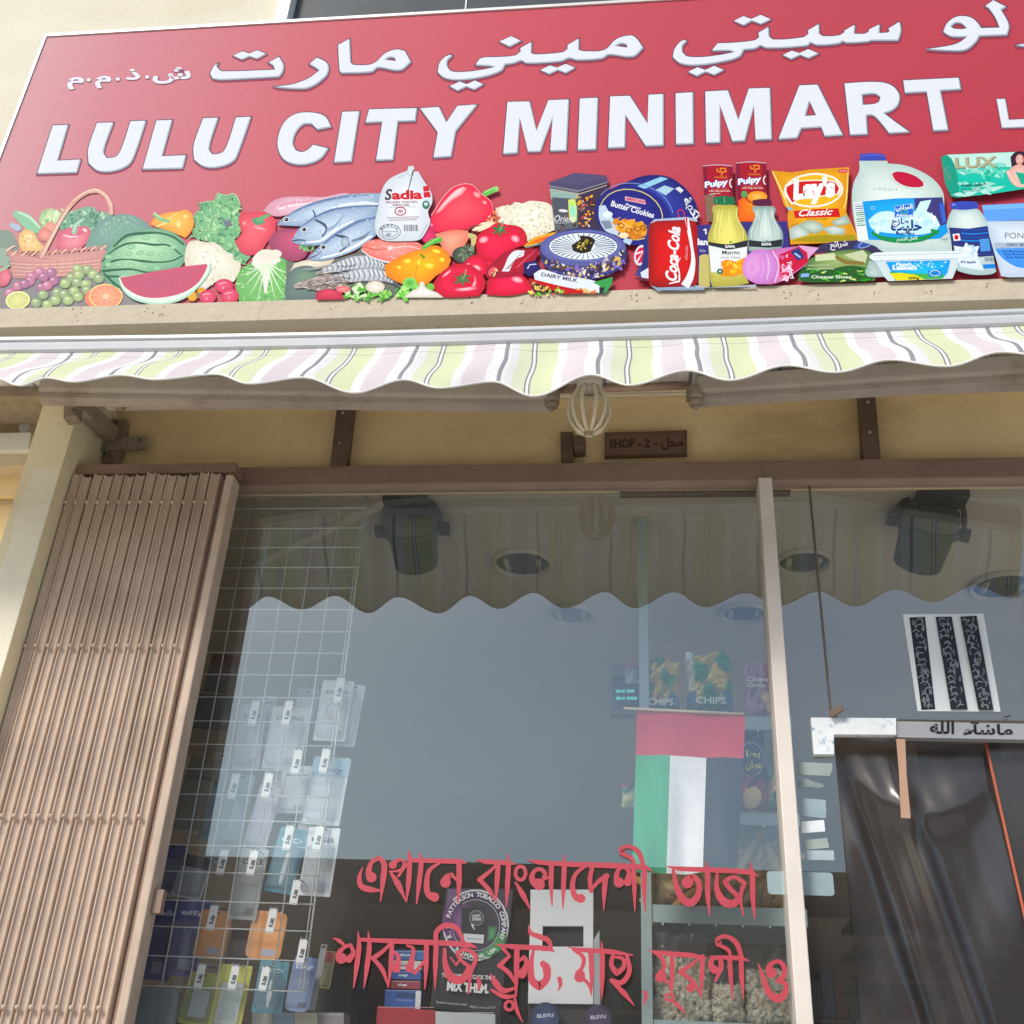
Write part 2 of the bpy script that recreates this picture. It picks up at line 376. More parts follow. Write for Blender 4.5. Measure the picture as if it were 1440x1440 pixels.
for ch, x, y, h, w in (('ﻡ',272,338,42,68),('.',350,325,42,0),('ﻡ',385,333,42,66),('.',468,322,42,0),('ﺫ',508,322,44,60),('.',587,314,42,0),('ﺵ',618,322,50,155)):
    for dx, dy, b, c in ((.5,1.2,.05,'8a5068'),(0,0,.035,'e2e6ee')):
        if ch == '.': p.E(x+9+dx, y-2+dy, 9 if b < .04 else 11, 7 if b < .04 else 9, c, n=10)
        else: p.T(ch, x+dx, y+dy, h, c, rot=2, bold=b, w=w)
p.done('arabic_company_suffix', sign)

# ---- printed pictures, left to right
def hl(p, x, y, rx, ry, rot=0, c='f6d8dc', base='e67080'): p.E(x, y, rx, ry, c, base, rot=rot)
F(0, 250, 7.2)
p = Pic(YS)
p.P([(-20,530),(90,535),(150,600),(180,700),(120,900),(0,900),(-30,700)], '94a296'); p.P([(0,700),(80,720),(110,820),(60,900),(-20,880)], 'a3b5a6')
p.P([(0,960),(560,950),(1050,900),(1250,1130),(1500,1290),(0,1325)], '9a9698', sm=False); p.done('printed_backdrop', sign)
p = Pic(YS)
p.K([(170,370,80),(250,420,130),(340,500,120),(420,540,60)], '9ccbaa'); p.K([(190,350,20),(300,400,30),(400,500,20)], 'c3e4c6')
p.E(520,420,125,110,'d6e6c0','aeca9e'); p.SC([(420,340),(640,320),(640,450),(440,500)], 26, 12, 30, ['e6efcf','b5d09f','d0e2b4','9fc193'], 3)
p.K([(120,480,50),(180,510,70)], 'b8c6d4')
p.G([(600,520),(680,360),(760,330),(900,290),(1010,350),(1120,350),(1130,440),(1000,560),(760,560)], '7fa894','8fb5a0'); p.SC([(620,520),(700,350),(900,290),(1100,370),(1000,540)], 90, 8, 26, ['a6cdb0','6f9a84','8fbd9f','c8e2ca','5f8c78'], 4)
p.E(510,500,55,55,'f2b3a2','e2a093'); p.E(455,575,72,70,'f0ab9e','d98e8a')
p.G([(200,570),(260,515),(340,550),(390,640),(450,700),(420,745),(230,745),(190,660)], 'f5deae','e4bf86'); p.SC([(220,580),(330,560),(420,720),(240,730)], 22, 8, 18, ['f9e7bd','dcb67c'], 5)
p.G([(580,600),(640,530),(740,500),(860,490),(915,520),(910,590),(860,680),(760,735),(630,735),(570,690)], 'f0a3ad','d57788', (760,640)); p.P([(680,540),(740,515),(850,510),(870,540),(800,590),(700,590)], 'dc7f8e'); p.K([(640,580,10),(700,595,14),(790,592,8)], 'fbe2e4'); p.E(860,530,26,14,'f8dde0',rot=30)
p.K([(750,550,52),(770,480,42),(840,420,36)], 'a3c8b2'); p.K([(745,540,14),(765,480,12),(830,428,10)], 'c9e4d0')
p.G([(920,560),(1000,450),(1150,380),(1300,368),(1450,430),(1560,530),(1400,620),(1150,720),(930,730),(860,700)], '93b8a6','86a29c', (1200,470)); p.SC([(980,540),(1100,420),(1300,380),(1440,450),(1100,640)], 60, 6, 18, ['a6c8b6','83a597'], 6)
p.done('printed_vegetables', sign)
p = Pic(YS)
p.G([(80,735),(300,790),(600,770),(1080,725),(1040,880),(1000,965),(560,1010),(140,1020)], 'dfb0a6','cb9a98')
for i in range(9):
    y = 850+i*18; p.K([(105+i*3,y,6),(400,y+12,6),(700,y-2,6),(1020-i*4,y-34,6)], 'eccabe' if i % 2 else 'bd8c88')
for i in range(11): p.K([(160+i*85,800,16),(165+i*83,990-i*3,16)], 'd3a299', sm=False, cap=False)
for i in range(20):
    x = 85+i*50; y = 745+22*math.sin(i*.22+.4)-i*1.0; p.K([(x-14,y+22,20),(x+34,y-12,20)], 'edc4b2' if i % 2 else 'd09e92')
p.K([(70,740,22),(110,710,20),(150,690,14)], 'efcdbd')
p.K([(420,790,52),(520,600,48),(640,380,46),(760,230,42),(880,150,40),(980,130,40),(1070,190,42),(1115,270,42),(1130,360,40)], 'e3b8a6')
p.K([(430,780,10),(530,590,10),(650,370,10),(765,222,9),(880,140,9),(980,120,9),(1080,185,9),(1135,290,9)], 'f7ddcc'); p.K([(405,790,8),(500,600,8),(620,390,8),(745,245,8),(880,165,8),(975,150,8)], 'c79a90')
for i in range(24):
    t = i/23; x = 440+ (1130-440)*t; yy = 770-640*math.sin(min(1, t*1.25)*1.57)+(230*max(0, t-.75)*4*.25 if t > .75 else 0)
p.done('printed_basket', sign)
p = Pic(YS)
for i, (x, y) in enumerate([(400,955),(520,960),(320,1000),(440,1005),(300,1050),(545,1045),(180,1095),(420,1110),(100,1165),(250,1075),(480,1090)]):
    c = [('dca4b4','bd7f98'),('c592aa','a87a98')][i % 2]; p.E(x, y, 58, 48, c[0], c[1], rot=-20, hl=(-.3,-.3)); p.E(x-15, y-18, 16, 8, 'f0d0da', rot=-20)
for i, (x, y) in enumerate([(785,925),(885,930),(945,980),(720,1010),(795,985),(1000,1020),(660,1070),(780,1060),(870,1080),(580,1165),(750,1150),(880,1140),(790,1205),(435,1185),(480,1285),(365,1265),(560,1240),(650,1180),(690,1240)]):
    c = [('c9d6a6','9fb583'),('b9c8a0','93a686')][i % 2]; p.E(x, y, 56, 50, c[0], c[1], hl=(-.3,-.3)); p.E(x-12, y-20, 20, 8, 'e2ebc8')
p.done('printed_grapes', sign)
p = Pic(YS)
p.G([(20,890),(80,920),(120,1000),(80,1080),(0,1110),(-40,1000)], 'ee97a0','c66f80'); p.K([(-20,950,26),(90,890,24)], 'a4c8a6'); p.done('printed_tomato', sign); p = Pic(YS)
p.E(960,1220,105,95,'f3a68c','e59078'); p.E(1072,1200,172,128,'f8dc9c'); p.E(1072,1200,158,114,'f7b496','f0a084',)
for i in range(10):
    a = R(i*36+10); p.K([(1072+25*math.cos(a),1200+18*math.sin(a),4),(1072+150*math.cos(a),1200+108*math.sin(a),5)], 'f9cdb2', sm=False, cap=False)
p.E(1072,1200,26,20,'fbe8cf'); p.E(1072,1200,10,8,'e69a80'); p.done('printed_orange', sign); p = Pic(YS)
p.E(180,1240,125,92,'f4f3b6',rot=-8); p.E(180,1240,108,78,'e3e3a4','d3d596',rot=-8)
for i in range(9):
    a = R(i*40); p.K([(180+12*math.cos(a),1240+10*math.sin(a),3),(180+98*math.cos(a),1240+70*math.sin(a),4)], 'eef0c0', sm=False, cap=False)
p.done('printed_lemon', sign)
p = Pic(YS)
p.G([(1028,900),(1075,750),(1200,625),(1368,550),(1560,512),(1720,540),(1840,620),(1893,720),(1870,840),(1800,920),(1500,1000),(1250,1140),(1120,1080),(1040,990)], 'c6e8c2','7fae92', (1450,650))
st = '44745c'
for q in ([(1040,850),(1120,760),(1250,690),(1400,655),(1560,690),(1700,680),(1830,760)], [(1050,900),(1150,850),(1300,830),(1450,840),(1600,860),(1750,850),(1850,800)], [(1040,940),(1180,925),(1340,930),(1500,960),(1700,930)], [(1150,700),(1280,600),(1450,560),(1600,560),(1750,590),(1860,680)], [(1080,1000),(1200,1010),(1330,1040)], [(1060,960),(1150,1060),(1230,1110)]):
    rnd = random.Random(len(q)+q[0][0]); p.K([(x+rnd.uniform(-6,6), y+rnd.uniform(-14,14), rnd.uniform(12,30)) for x, y in q], st)
for x, y in [(1100,800),(1200,780),(1300,770),(1420,760),(1520,770),(1640,780),(1100,880),(1210,880),(1330,890),(1460,900),(1590,910),(1250,1000),(1330,700),(1480,610),(1640,630),(1760,700)]:
    p.E(x, y, 40, 24, 'b4dcb4','8fc09a', rot=-10)
p.done('printed_watermelon', sign)
F(190, 250, 7.2)
p = Pic(YS)
p.G([(150,470),(200,400),(330,350),(420,340),(520,325),(580,370),(600,450),(570,540),(510,610),(350,540),(220,500)], 'f9cc7c','eaa864', (420,420)); p.K([(330,420,10),(400,370,10),(440,345,8)], 'f9e0a0'); p.K([(420,350,6),(470,330,6)], 'e09a50')
p.E(440,470,30,36,'fbe9b4','f7cf84'); p.E(515,390,24,20,'fbe9b4','f7cf84'); p.K([(215,495,12),(300,460,16),(360,440,8)], 'fae6ac'); p.K([(195,365,34),(260,420,46),(340,440,30)], '9cc896'); p.K([(195,358,10),(260,405,12)], 'c6e4b8')
p.done('printed_yellow_pepper', sign)
p = Pic(YS)
L1 = [(650,260),(730,235),(800,230),(830,155),(920,170),(1010,165),(1070,270),(1050,340),(1070,380),(1050,480),(1080,520),(1040,600),(1000,620),(1080,700),(1170,800),(1100,880),(1010,840),(940,760),(870,720),(840,650),(700,640),(620,600),(540,610),(600,540),(600,380),(660,340)]
p.G(L1, '93c49a','8cba92', (850,430)); p.SC(L1, 120, 14, 46, ['a9d3a4','7fb58c','93c79a','bfdfb4','6a9f80','87bd92'], 8, q=.45); p.SC(L1, 70, 6, 20, ['d6ecc6','3c6450','4c7c5c','c2e0b0'], 9, q=.3)
p.P([(880,430),(960,430),(990,480),(920,500)], '7d8590')
for q in ([(830,160,7),(920,180,7),(1010,165,7),(1065,270,7)], [(650,262,7),(740,240,7),(800,240,7)], [(860,290,6),(930,310,6),(960,380,6)], [(740,520,6),(770,420,6),(830,360,5)]): p.K(q, 'cde7bd')
p.done('printed_lettuce', sign)
p = Pic(YS)
p.G([(1070,350),(1200,345),(1340,350),(1430,430),(1415,560),(1340,650),(1260,760),(1150,785),(1070,750),(1010,650),(1080,560),(1050,430)], 'ef8189','d4606f', (1200,520)); p.E(1260,510,80,20,'f8bcc0','ec7c86',rot=20); p.E(1105,460,20,26,'f6b8bc','ec7c86')
p.P([(1180,410),(1280,400),(1320,450),(1250,480),(1200,460)], '6da080'); p.K([(1250,430,50),(1320,390,36),(1410,350,30)], '7fb287')
p.done('printed_red_pepper', sign)
p = Pic(YS)
CF = [(560,645),(640,636),(700,655),(790,650),(860,690),(930,750),(990,770),(1000,830),(1070,860),(1060,950),(1000,1050),(850,1040),(700,1140),(600,1100),(520,900),(500,840),(520,700)]
p.G(CF, 'f8f5ea','e6e0cf', (760,800)); p.SC(CF, 110, 5, 20, ['fdfbf2','e3ddc8','efe9d8','d8d2b8','fbf8ee'], 10); p.SC(CF, 24, 3, 8, ['b8b090','c4bc9c'], 11)
p.done('printed_cauliflower', sign)
p = Pic(YS)
NP = [(1260,740),(1340,725),(1420,740),(1500,800),(1580,900),(1625,1000),(1615,1150),(1595,1275),(1060,1285),(1040,1180),(1020,1080),(1060,940),(1180,850)]
p.G(NP, '98cc8c','7fb878', (1320,1000)); p.SC(NP, 120, 8, 30, ['bfe3b0','86bd84','9fd293','74ac78','cfeabf'], 12, q=.35)
p.P([(1250,760),(1330,725),(1430,760),(1480,840),(1380,900),(1330,1170),(1310,1170),(1270,950),(1180,880),(1200,800)], 'eeece2'); p.E(1330,790,110,60,'efe4d6','eeece2')
for a, L in ((-70,330),(-50,360),(-30,380),(30,400),(50,360),(75,330),(-85,260),(15,420),(-15,420)):
    r = R(a); p.K([(1330+20*math.sin(r),870,20),(1330+L*.55*math.sin(r),870+L*.5*math.cos(r)+40,10),(1330+L*.9*math.sin(r),880+L*.95*math.cos(r),3)], 'e4f2da')
p.done('printed_chinese_cabbage', sign)
p = Pic(YS)
p.E(580,1200,50,50,'edb86a','e0a850'); p.E(670,1160,46,48,'f0b45c','dfa048'); p.E(640,1190,22,30,'8a8a70')
for x, y, rx, ry in ((900,1095,95,72),(735,1205,85,72),(960,1195,92,78)):
    p.E(x, y, rx, ry, 'e8788e','cd5470', hl=(-.2,-.2)); p.K([(x-50,y-20,8),(x,y-34,8),(x+30,y-30,6)], 'f8cad2'); p.E(x-10, y+20, 10, 7, 'f6c2cc')
p.done('printed_radishes', sign)
p = Pic(YS)
p.P([(-170,1010),(-130,1130),(-20,1230),(200,1285),(400,1262),(560,1185),(700,1040),(765,940),(768,866),(700,880),(0,980)], 'bfe2cf'); p.P([(-165,1012),(-120,1115),(-20,1205),(200,1262),(400,1240),(550,1165),(690,1030),(748,930),(752,872),(0,985)], 'e8f2e6')
p.G([(-155,1012),(0,985),(400,912),(720,872),(735,890),(700,970),(630,1070),(480,1165),(250,1215),(60,1200),(-100,1110)], 'c26f88','cc6c80', (250,1050)); p.SC([(0,1020),(600,930),(560,1080),(200,1190)], 16, 3, 7, ['e8a8b8','a85068'], 13)
p.done('printed_watermelon_slice', sign)
F(370, 230, 6.857)
p = Pic(YS)
p.P([(225,930),(330,960),(540,960),(700,920),(900,860),(960,800),(1200,700),(1440,760),(1440,1310),(215,1325)], '7c7f78', sm=False)
p.G([(110,660),(200,630),(350,630),(420,720),(430,850),(380,920),(270,940),(130,870),(50,760)], 'cc7088','9c5a74', (300,720)); p.P([(260,690),(330,640),(430,640),(440,800),(320,780)], 'cf6a7c'); p.SC([(360,800),(500,780),(480,850),(380,860)], 14, 10, 26, ['8cc28c','6fa878'], 4)
p.G([(300,960),(420,930),(560,920),(700,900),(640,990),(420,1010),(260,1040)], 'efe9d8','d8cfc0')
p.G([(300,1010),(440,985),(560,1040),(600,1200),(580,1320),(215,1320),(215,1180),(240,1080)], '88a08c','6f7c80', (400,1080)); p.E(120,870,60,40,'f4e8dc')
p.done('printed_aubergine', sign)
p = Pic(YS)
p.G([(0,455),(80,370),(200,325),(400,318),(600,320),(800,282),(880,330),(700,380),(560,420),(300,480),(120,510)], 'f0cbd5','d99cb0'); p.K([(60,440,20),(200,390,26),(400,370,26),(600,360,14)], 'e2a2b4'); p.K([(150,440,16),(300,400,20),(500,380,12)], 'f7e2e8'); p.SC([(60,430),(200,340),(560,330),(400,430)], 40, 5, 14, ['f9e8ee','cf8aa2','e6b6c4'], 3, q=.4)
def fish(body, back, belly, eye, gill, seed):
    p.G(body, 'c9dbee','8ca6c6', pw=1.6); p.K(back, '6884ac'); p.K(belly, 'eaf2fa'); p.SC(body, 110, 4, 12, ['dbe8f4','9db6d2','b3c8de','f2f7fb'], seed, q=.35, rot=-20)
    p.K(gill, '5f7898'); p.K([(g_[0], g_[1], g_[2]*1.8) for g_ in gill], '3c5068'); p.E(eye[0], eye[1], 32, 28, 'dfe6ee'); p.E(eye[0], eye[1], 21, 19, '1c2430'); p.E(eye[0]-4, eye[1]-4, 4, 4, 'e8eef4')
fish([(130,590),(200,520),(400,410),(640,330),(900,290),(1180,285),(1180,400),(900,410),(640,450),(480,540),(400,598),(260,600)], [(150,575,8),(300,465,18),(520,375,26),(760,325,22),(1000,300,12)], [(520,500,20),(700,420,26),(950,380,30),(1100,390,20)], (225,540), [(480,450,6),(500,490,8),(490,520,6)], 5)
fish([(270,750),(360,610),(560,490),(800,420),(1110,410),(1110,500),(900,570),(760,640),(600,770),(500,790),(340,780)], [(330,640,8),(480,530,20),(640,455,26),(860,418,20),(1100,412,10)], [(420,760,16),(560,740,22),(700,640,30),(860,560,24)], (395,635), [(500,540,8),(590,590,14),(610,640,8),(570,700,6)], 6)
p.K([(620,640,20),(700,590,14),(780,490,3)], '8fa6c2'); p.K([(280,745,9),(340,735,12),(410,740,6)], '3d4c64')
fish([(420,920),(540,800),(700,680),(900,560),(1110,510),(1150,620),(1080,700),(900,830),(720,900),(560,935)], [(480,870,8),(600,760,20),(760,645,30),(920,560,30),(1100,520,20)], [(560,910,14),(720,870,24),(900,790,30),(1040,700,20)], (580,805), [(700,690,8),(800,720,20),(830,780,10),(740,850,6)], 7)
p.K([(860,745,20),(960,710,26),(1035,650,4)], '74889c'); p.K([(430,912,6),(500,890,9),(560,850,5)], '5a6474'); p.E(790,760,44,50,'c3d0dc','93a6ba')
p.done('printed_fish', sign)
p = Pic(YS)
rnd = random.Random(5)
for pts in ([(600,1030,60),(740,990,90),(860,960,120),(1010,950,120),(1120,980,80),(1210,990,50)], [(620,1120,70),(760,1110,90),(900,1080,110),(1050,1070,120),(1180,1090,90),(1270,1130,60)]):
    p.K([(x, y, w+14) for x, y, w in pts], '80868f'); p.K(pts, 'c4c9cf')
    for i in range(len(pts)-1):
        for t in (.1, .45, .8):
            x = pts[i][0]*(1-t)+pts[i+1][0]*t; y = pts[i][1]*(1-t)+pts[i+1][1]*t; w = pts[i][2]*(1-t)+pts[i+1][2]*t
            p.K([(x-10,y-w*.5,6),(x+12,y,9),(x-6,y+w*.5,6)], '6a727c'); p.K([(x+16,y-w*.4,8),(x+34,y,10)], 'eef1f4')
p.K([(320,1180,50),(460,1150,80),(620,1110,90)], 'b3a29c'); p.K([(420,1190,40),(600,1200,60),(780,1150,60)], '94867f')
p.SC([(320,1150),(620,1060),(900,1090),(760,1200),(440,1230),(320,1210)], 120, 6, 22, ['d8cfc8','6e6a6c','b08c80','8c8280','e9e2dc','585a60'], 9, q=.25, rot=-10)
for i in range(16):
    x = rnd.uniform(370,760); y = rnd.uniform(980,1200); p.K([(x,y,4),(x+rnd.uniform(60,150),y-rnd.uniform(0,50),5),(x+rnd.uniform(160,260),y-rnd.uniform(-10,40),3)], rnd.choice(['62646c','d9d2cc','a8908a']))
for i in range(12): x = 880+i*26; p.K([(x,1120,6),(x+14,1180+20*math.sin(i),3)], rnd.choice(['d9b8a8','888a90']))
p.K([(1180,960,20),(1240,990,12)], '50545e'); p.K([(1270,1150,30),(1320,1230,40),(1370,1280,10)], '4c515c'); p.K([(1270,1150,10),(1370,1220,8)], '767c88')
p.done('printed_prawns', sign)
p = Pic(YS)
S = [(950,830),(970,770),(1060,735),(1200,735),(1440,745),(1540,790),(1590,850),(1560,900),(1440,930),(1250,950),(1050,900)]
p.P([(x, y+14) for x, y in S], 'e9edf0'); p.G(S, 'f4b0a8','e58c86', (1240,820)); p.E(1225,815,34,24,'f9efe8','f3c4ba'); p.SC(S, 60, 6, 22, ['f8c9c0','df8680','fadad2'], 10, q=.2, rot=20)
p.K([(960,800,10),(1100,830,12),(1200,815,8)], 'd97f7a'); p.K([(1250,815,8),(1400,800,10),(1560,840,5)], 'f9dcd4')
p.done('printed_salmon_steak', sign)
F(570, 230, 6.857)
p = Pic(YS)
p.E(290,590,80,80,'e2607c','b84862'); p.E(220,700,70,70,'e8648c','c04c6c'); p.E(250,590,20,12,'f2a0b8')
p.G([(250,500),(350,350),(450,240),(560,200),(650,215),(720,280),(810,350),(850,450),(820,520),(700,590),(560,640),(300,660),(260,580)], 'f27a80','d9566a', (560,420)); p.P([(290,480),(380,360),(480,260),(560,220),(590,240),(540,300),(440,360),(340,460)], 'f8b0b2'); p.P([(300,470),(400,350),(500,255),(560,232),(530,280),(430,350)], 'fcd6d6')
p.E(690,300,42,26,'fbc8ca','f07c84',rot=35); p.E(765,375,26,18,'fbc8ca','f07c84',rot=40); p.K([(250,500,6),(350,345,6),(450,236,6),(560,196,6),(650,210,5),(730,290,5),(820,360,5),(850,450,4)], 'f9c4c4'); p.K([(770,290,50),(870,245,52)], '80c078'); p.K([(765,275,10),(860,232,10)], 'c2e2b0'); p.E(880,245,20,26,'a8cf94')
p.done('printed_red_pepper', sign)
p = Pic(YS)
CF = [(870,440),(930,410),(1000,405),(1080,375),(1130,382),(1200,360),(1300,365),(1380,385),(1420,430),(1440,640),(1300,700),(1180,740),(1100,640),(900,570)]
p.G(CF, 'faf8ee','e9e4d2', (1200,500)); p.SC(CF, 150, 5, 18, ['fdfcf6','e4e0cc','f1eddc','dcd6bc','fbfaf0'], 14); p.SC(CF, 30, 3, 8, ['b4a888','c9bf9f','98907a'], 15)
p.SC([(780,520),(880,450),(900,560),(840,600)], 26, 10, 26, ['e8a088','f2d0b8','c87868'], 16)
p.done('printed_cauliflower', sign)
p = Pic(YS)
p.P([(640,640),(720,580),(800,560),(880,580),(700,660)], 'f0e6d0'); p.K([(590,650,20),(650,610,24),(740,590,6)], '8a4a50'); p.K([(640,660,14),(700,650,12)], '7a4048')
p.G([(280,680),(450,640),(600,645),(625,700),(545,830),(450,900),(380,860),(330,760)], 'f3bca8','d98e80', (440,740)); 
for d in (-60,-20,20,60): p.K([(600,655,3),(500+d*.3,720+d*.7,5),(420+d*.4,830+d*.3,3)], 'e3a292')
p.K([(620,690,40),(660,720,70),(650,790,30)], 'cfc79c'); p.E(560,880,110,80,'6f7468','484e48'); p.SC([(480,880),(600,760),(680,830),(560,940)], 30, 10, 30, ['5c7058','7e8f74','444a44','93a088'], 4, q=.4)
p.done('printed_onion', sign)
p = Pic(YS)
p.G([(-200,980),(-60,900),(30,860),(200,810),(300,790),(400,850),(440,930),(400,1020),(300,1080),(200,1170),(100,1200),(-80,1140),(-190,1080)], 'f8c63e','e3962c', (180,960)); p.K([(100,1150,5),(110,1000,7),(180,900,6)], 'd98a28'); p.K([(190,915,8),(300,890,7),(360,900,5)], 'e8a830')
for x, y, a, b, r in ((300,845,45,18,15),(230,985,48,28,10),(355,925,24,22,0),(130,950,18,30,20),(20,940,40,22,0),(-60,1000,24,16,0)): p.E(x, y, a, b, 'fbf0a8','f8d058', rot=r)
p.K([(180,810,40),(260,755,52),(330,735,54)], '78b86c'); p.K([(190,795,10),(320,715,12)], 'b2dc9a'); p.K([(150,880,20),(180,905,24)], '7f9a40')
p.done('printed_yellow_pepper', sign)
def tomato(pts, c, star, glints, seed):
    p = Pic(YS); p.G(pts, 'e95f72','b8364e', c, pw=2); 
    for g in glints: p.E(*g[:4], 'fbd6da','ea7484', rot=g[4])
    if star:
        sx, sy, r = star; p.E(sx, sy+4, r*1.25, r*.85, 'c23a50','d44e62'); rn = random.Random(seed)
        for i in range(6):
            a = 2*math.pi*i/6+.4; L = r*rn.uniform(.85,1.3); p.K([(sx,sy,r*.36),(sx+L*.6*math.cos(a),sy+L*.45*math.sin(a),r*.26),(sx+L*math.cos(a+.2),sy+L*.8*math.sin(a+.2),3)], '54785a')
        p.E(sx, sy, r*.3, r*.22, '3c5c44','6f946c'); p.K([(sx,sy,r*.18),(sx+r*.3,sy-r*.5,r*.14),(sx+r*.35,sy-r*1.0,r*.1)], '8aa884')
    p.done('printed_tomato', sign)
tomato([(700,1010),(760,880),(920,800),(1000,830),(1010,900),(960,1050)], (850,900), None, [], 1)
tomato([(560,960),(640,890),(720,880),(800,960),(790,1060),(700,1100)], (680,980), None, [(595,975,34,12,-20),(690,1005,44,26,25)], 1)
tomato([(800,1120),(860,1075),(950,1062),(1100,1062),(1200,1150),(1235,1230),(1000,1275),(780,1265)], (1000,1150), None, [(1080,1120,60,30,15)], 2)
tomato([(680,780),(700,690),(780,630),(880,592),(1000,590),(1120,620),(1170,700),(1172,780),(1040,830),(980,900),(900,945),(820,950),(720,900)], (880,780), (910,640,85), [(755,735,48,34,-20),(1060,725,46,34,30)], 3)
tomato([(262,1170),(320,1080),(400,1010),(500,965),(640,985),(750,1080),(770,1180),(710,1280),(370,1288),(300,1240)], (520,1120), (550,1115,95), [(400,1060,60,14,-40),(585,1210,110,20,-5),(660,1140,26,60,0)], 4)
p = Pic(YS)
p.G([(770,1080),(800,1000),(900,900),(1020,830),(1290,820),(1270,900),(1180,1040),(1100,1080),(800,1112)], 'b03850','98304a'); p.E(840,1040,34,50,'d8787e',rot=40)
p.P([(930,1040),(960,980),(1000,890),(1060,840),(1150,840),(1140,890),(1060,930),(1000,1040)], 'e8ecf0'); 
for i in range(8): p.K([(960+i*22,1020-i*22,6),(1010+i*17,1000-i*20,8)], '8c3048', sm=False, cap=False)
p.K([(1080,1000,10),(1150,930,8),(1250,840,5)], 'e07c8c'); p.SC([(820,1060),(880,1010),(900,1050),(830,1100)], 10, 8, 18, ['e8d8b0','5a3028'], 3)
p.G([(1140,960),(1250,930),(1310,1010),(1200,1090),(1140,1060)], '3c3470','2c2858'); p.K([(1180,1010,12),(1200,975,10),(1260,970,10)], 'd8dcf0', sm=False)
p.P([(1140,800),(1230,720),(1440,660),(1520,650),(1480,700),(1300,760),(1180,810)], 'e2b256'); p.P([(1180,780),(1300,720),(1440,690),(1400,715),(1280,760)], 'e6843c'); p.K([(1160,805,12),(1300,775,14),(1440,740,12)], '7ea0a0')
p.done('printed_sweets', sign)
p = Pic(YS)
p.SC([(-60,1200),(80,1110),(130,1200),(60,1290),(-200,1290)], 30, 20, 60, ['8ccf74','a8dc8c','6cb45c','c4e8a8'], 5, q=.5); p.SC([(-600,1180),(-440,1150),(-330,1290),(-600,1310)], 26, 20, 50, ['93cc7c','70b060','b6dc98','e2f0d0'], 6, q=.5); p.SC([(-380,1260),(-150,1230),(-100,1300),(-380,1320)], 22, 18, 40, ['8cc878','6cac5c','b0d890'], 7, q=.5)
p.G([(-860,1240),(-760,1210),(-620,1230),(-590,1310),(-860,1315)], 'd86878','b84860'); p.E(-600,1210,70,34,'e8a8a4','d87880')
p.done('printed_lettuce_leaves', sign); p = Pic(YS); p.E(-290,1190,92,58,'f6f2ea','ddd4c6'); p.E(40,1150,64,50,'6cb060','a8dc90'); p.E(240,1190,40,36,'8cc070')
p.G([(-20,1292),(60,1230),(120,1195),(145,1140),(175,1135),(205,1200),(300,1240),(370,1292)], 'fbfaf6','dcd6cc', (170,1230), sm=True); p.K([(170,1160,4),(180,1290,4)], 'd8d0c4')
p.done('printed_garlic', sign); p = Pic(YS); p.SC([(1200,1230),(1440,1180),(1440,1270),(1200,1270)], 16, 14, 30, ['e04890','8cc46c','d03850','f0e0a0'], 8)
p.done('printed_radish_slices', sign)
F(0, 0, 1)
p = Pic(YS)
BAG = [(574,234),(581,233),(583,237),(580,241),(588,241),(597,256),(606,270),(608,284),(602,298),(605,312),(598,328),(590,337),(570,339),(540,338),(530,330),(527,315),(531,295),(536,270),(545,254),(560,245),(573,240)]
p.G(BAG, 'f4f6f9','d6dce2', (568,290)); p.K([(560,250,1.5),(573,243,1.5),(585,256,1)], 'c2cad2'); p.K([(535,320,1.4),(540,334,1.2)], 'bcc6d0'); p.K([(590,334,1.6),(602,314,1.2)], 'b4bfca')
p.T('S', 541, 281, 15, '44464e', rot=3, bold=.03, shear=.2); p.T('adia', 551, 280, 12.5, 'c42c48', rot=1, bold=.045, w=43)
p.T('FROZEN CHICKEN', 543, 286, 3, '8c3a4c', rot=1, w=44, bold=.02); p.T('GRILLER', 552, 290, 3.2, '5a3a4c', rot=1, w=24, bold=.02); p.K([(548,291.5,.5),(585,290.8,.5)], '8890a0', sm=False)
p.RING(563, 297, 7.5, 5.5, 1.6, 'b03048'); p.E(563,297,4,2.6,'c9a0aa')
for i in range(3): p.K([(543+i*2,306+i*2.2,.9),(590-i*2,304.6+i*2.2,.9)], 'a8929c', sm=False)
p.RING(548, 326, 15, 10.5, .8, '5a6470'); p.RING(548, 326, 11, 7, .6, '5a6470'); p.ARC('BRASIL', 548, 326.5, 11.6, 8.2, 160, 20, 4, '4a5460', bold=.02); p.T('SIF', 543, 332, 4, '4a5460', bold=.02); p.K([(537,326,.6),(559,325.6,.6)], '5a6470', sm=False)
for i, w in enumerate([1,.5,1.2,.5,.8,1.4,.5,1,.6,1.2,.5]): p.K([(568.5+i*1.9,316,w),(568.8+i*1.9,325,w)], '3c4048', sm=False, cap=False)
p.E(599,288,5.2,6,'4f7c70'); p.E(599,287,2.6,2.6,'dfe8e4'); p.P([(595,262),(602,261),(606,277),(596,278)], 'c4364e', sm=False); p.K([(596,270,.6),(605,269,.6)], 'f0f0f4', sm=False)
p.done('printed_chicken_bag', sign)
F(740, 220, 5.76)
p = Pic(YS)
p.P([(190,230),(430,280),(425,620),(235,625)], '6a6f76', sm=False); p.P([(425,282),(660,212),(642,560),(600,640),(420,625)], '453c50', sm=False)
p.P([(190,262),(420,300),(425,330),(400,350),(200,345)], 'a0b4b0', sm=False); p.P([(210,330),(420,345),(422,500),(225,470)], '5d5f68', sm=False)
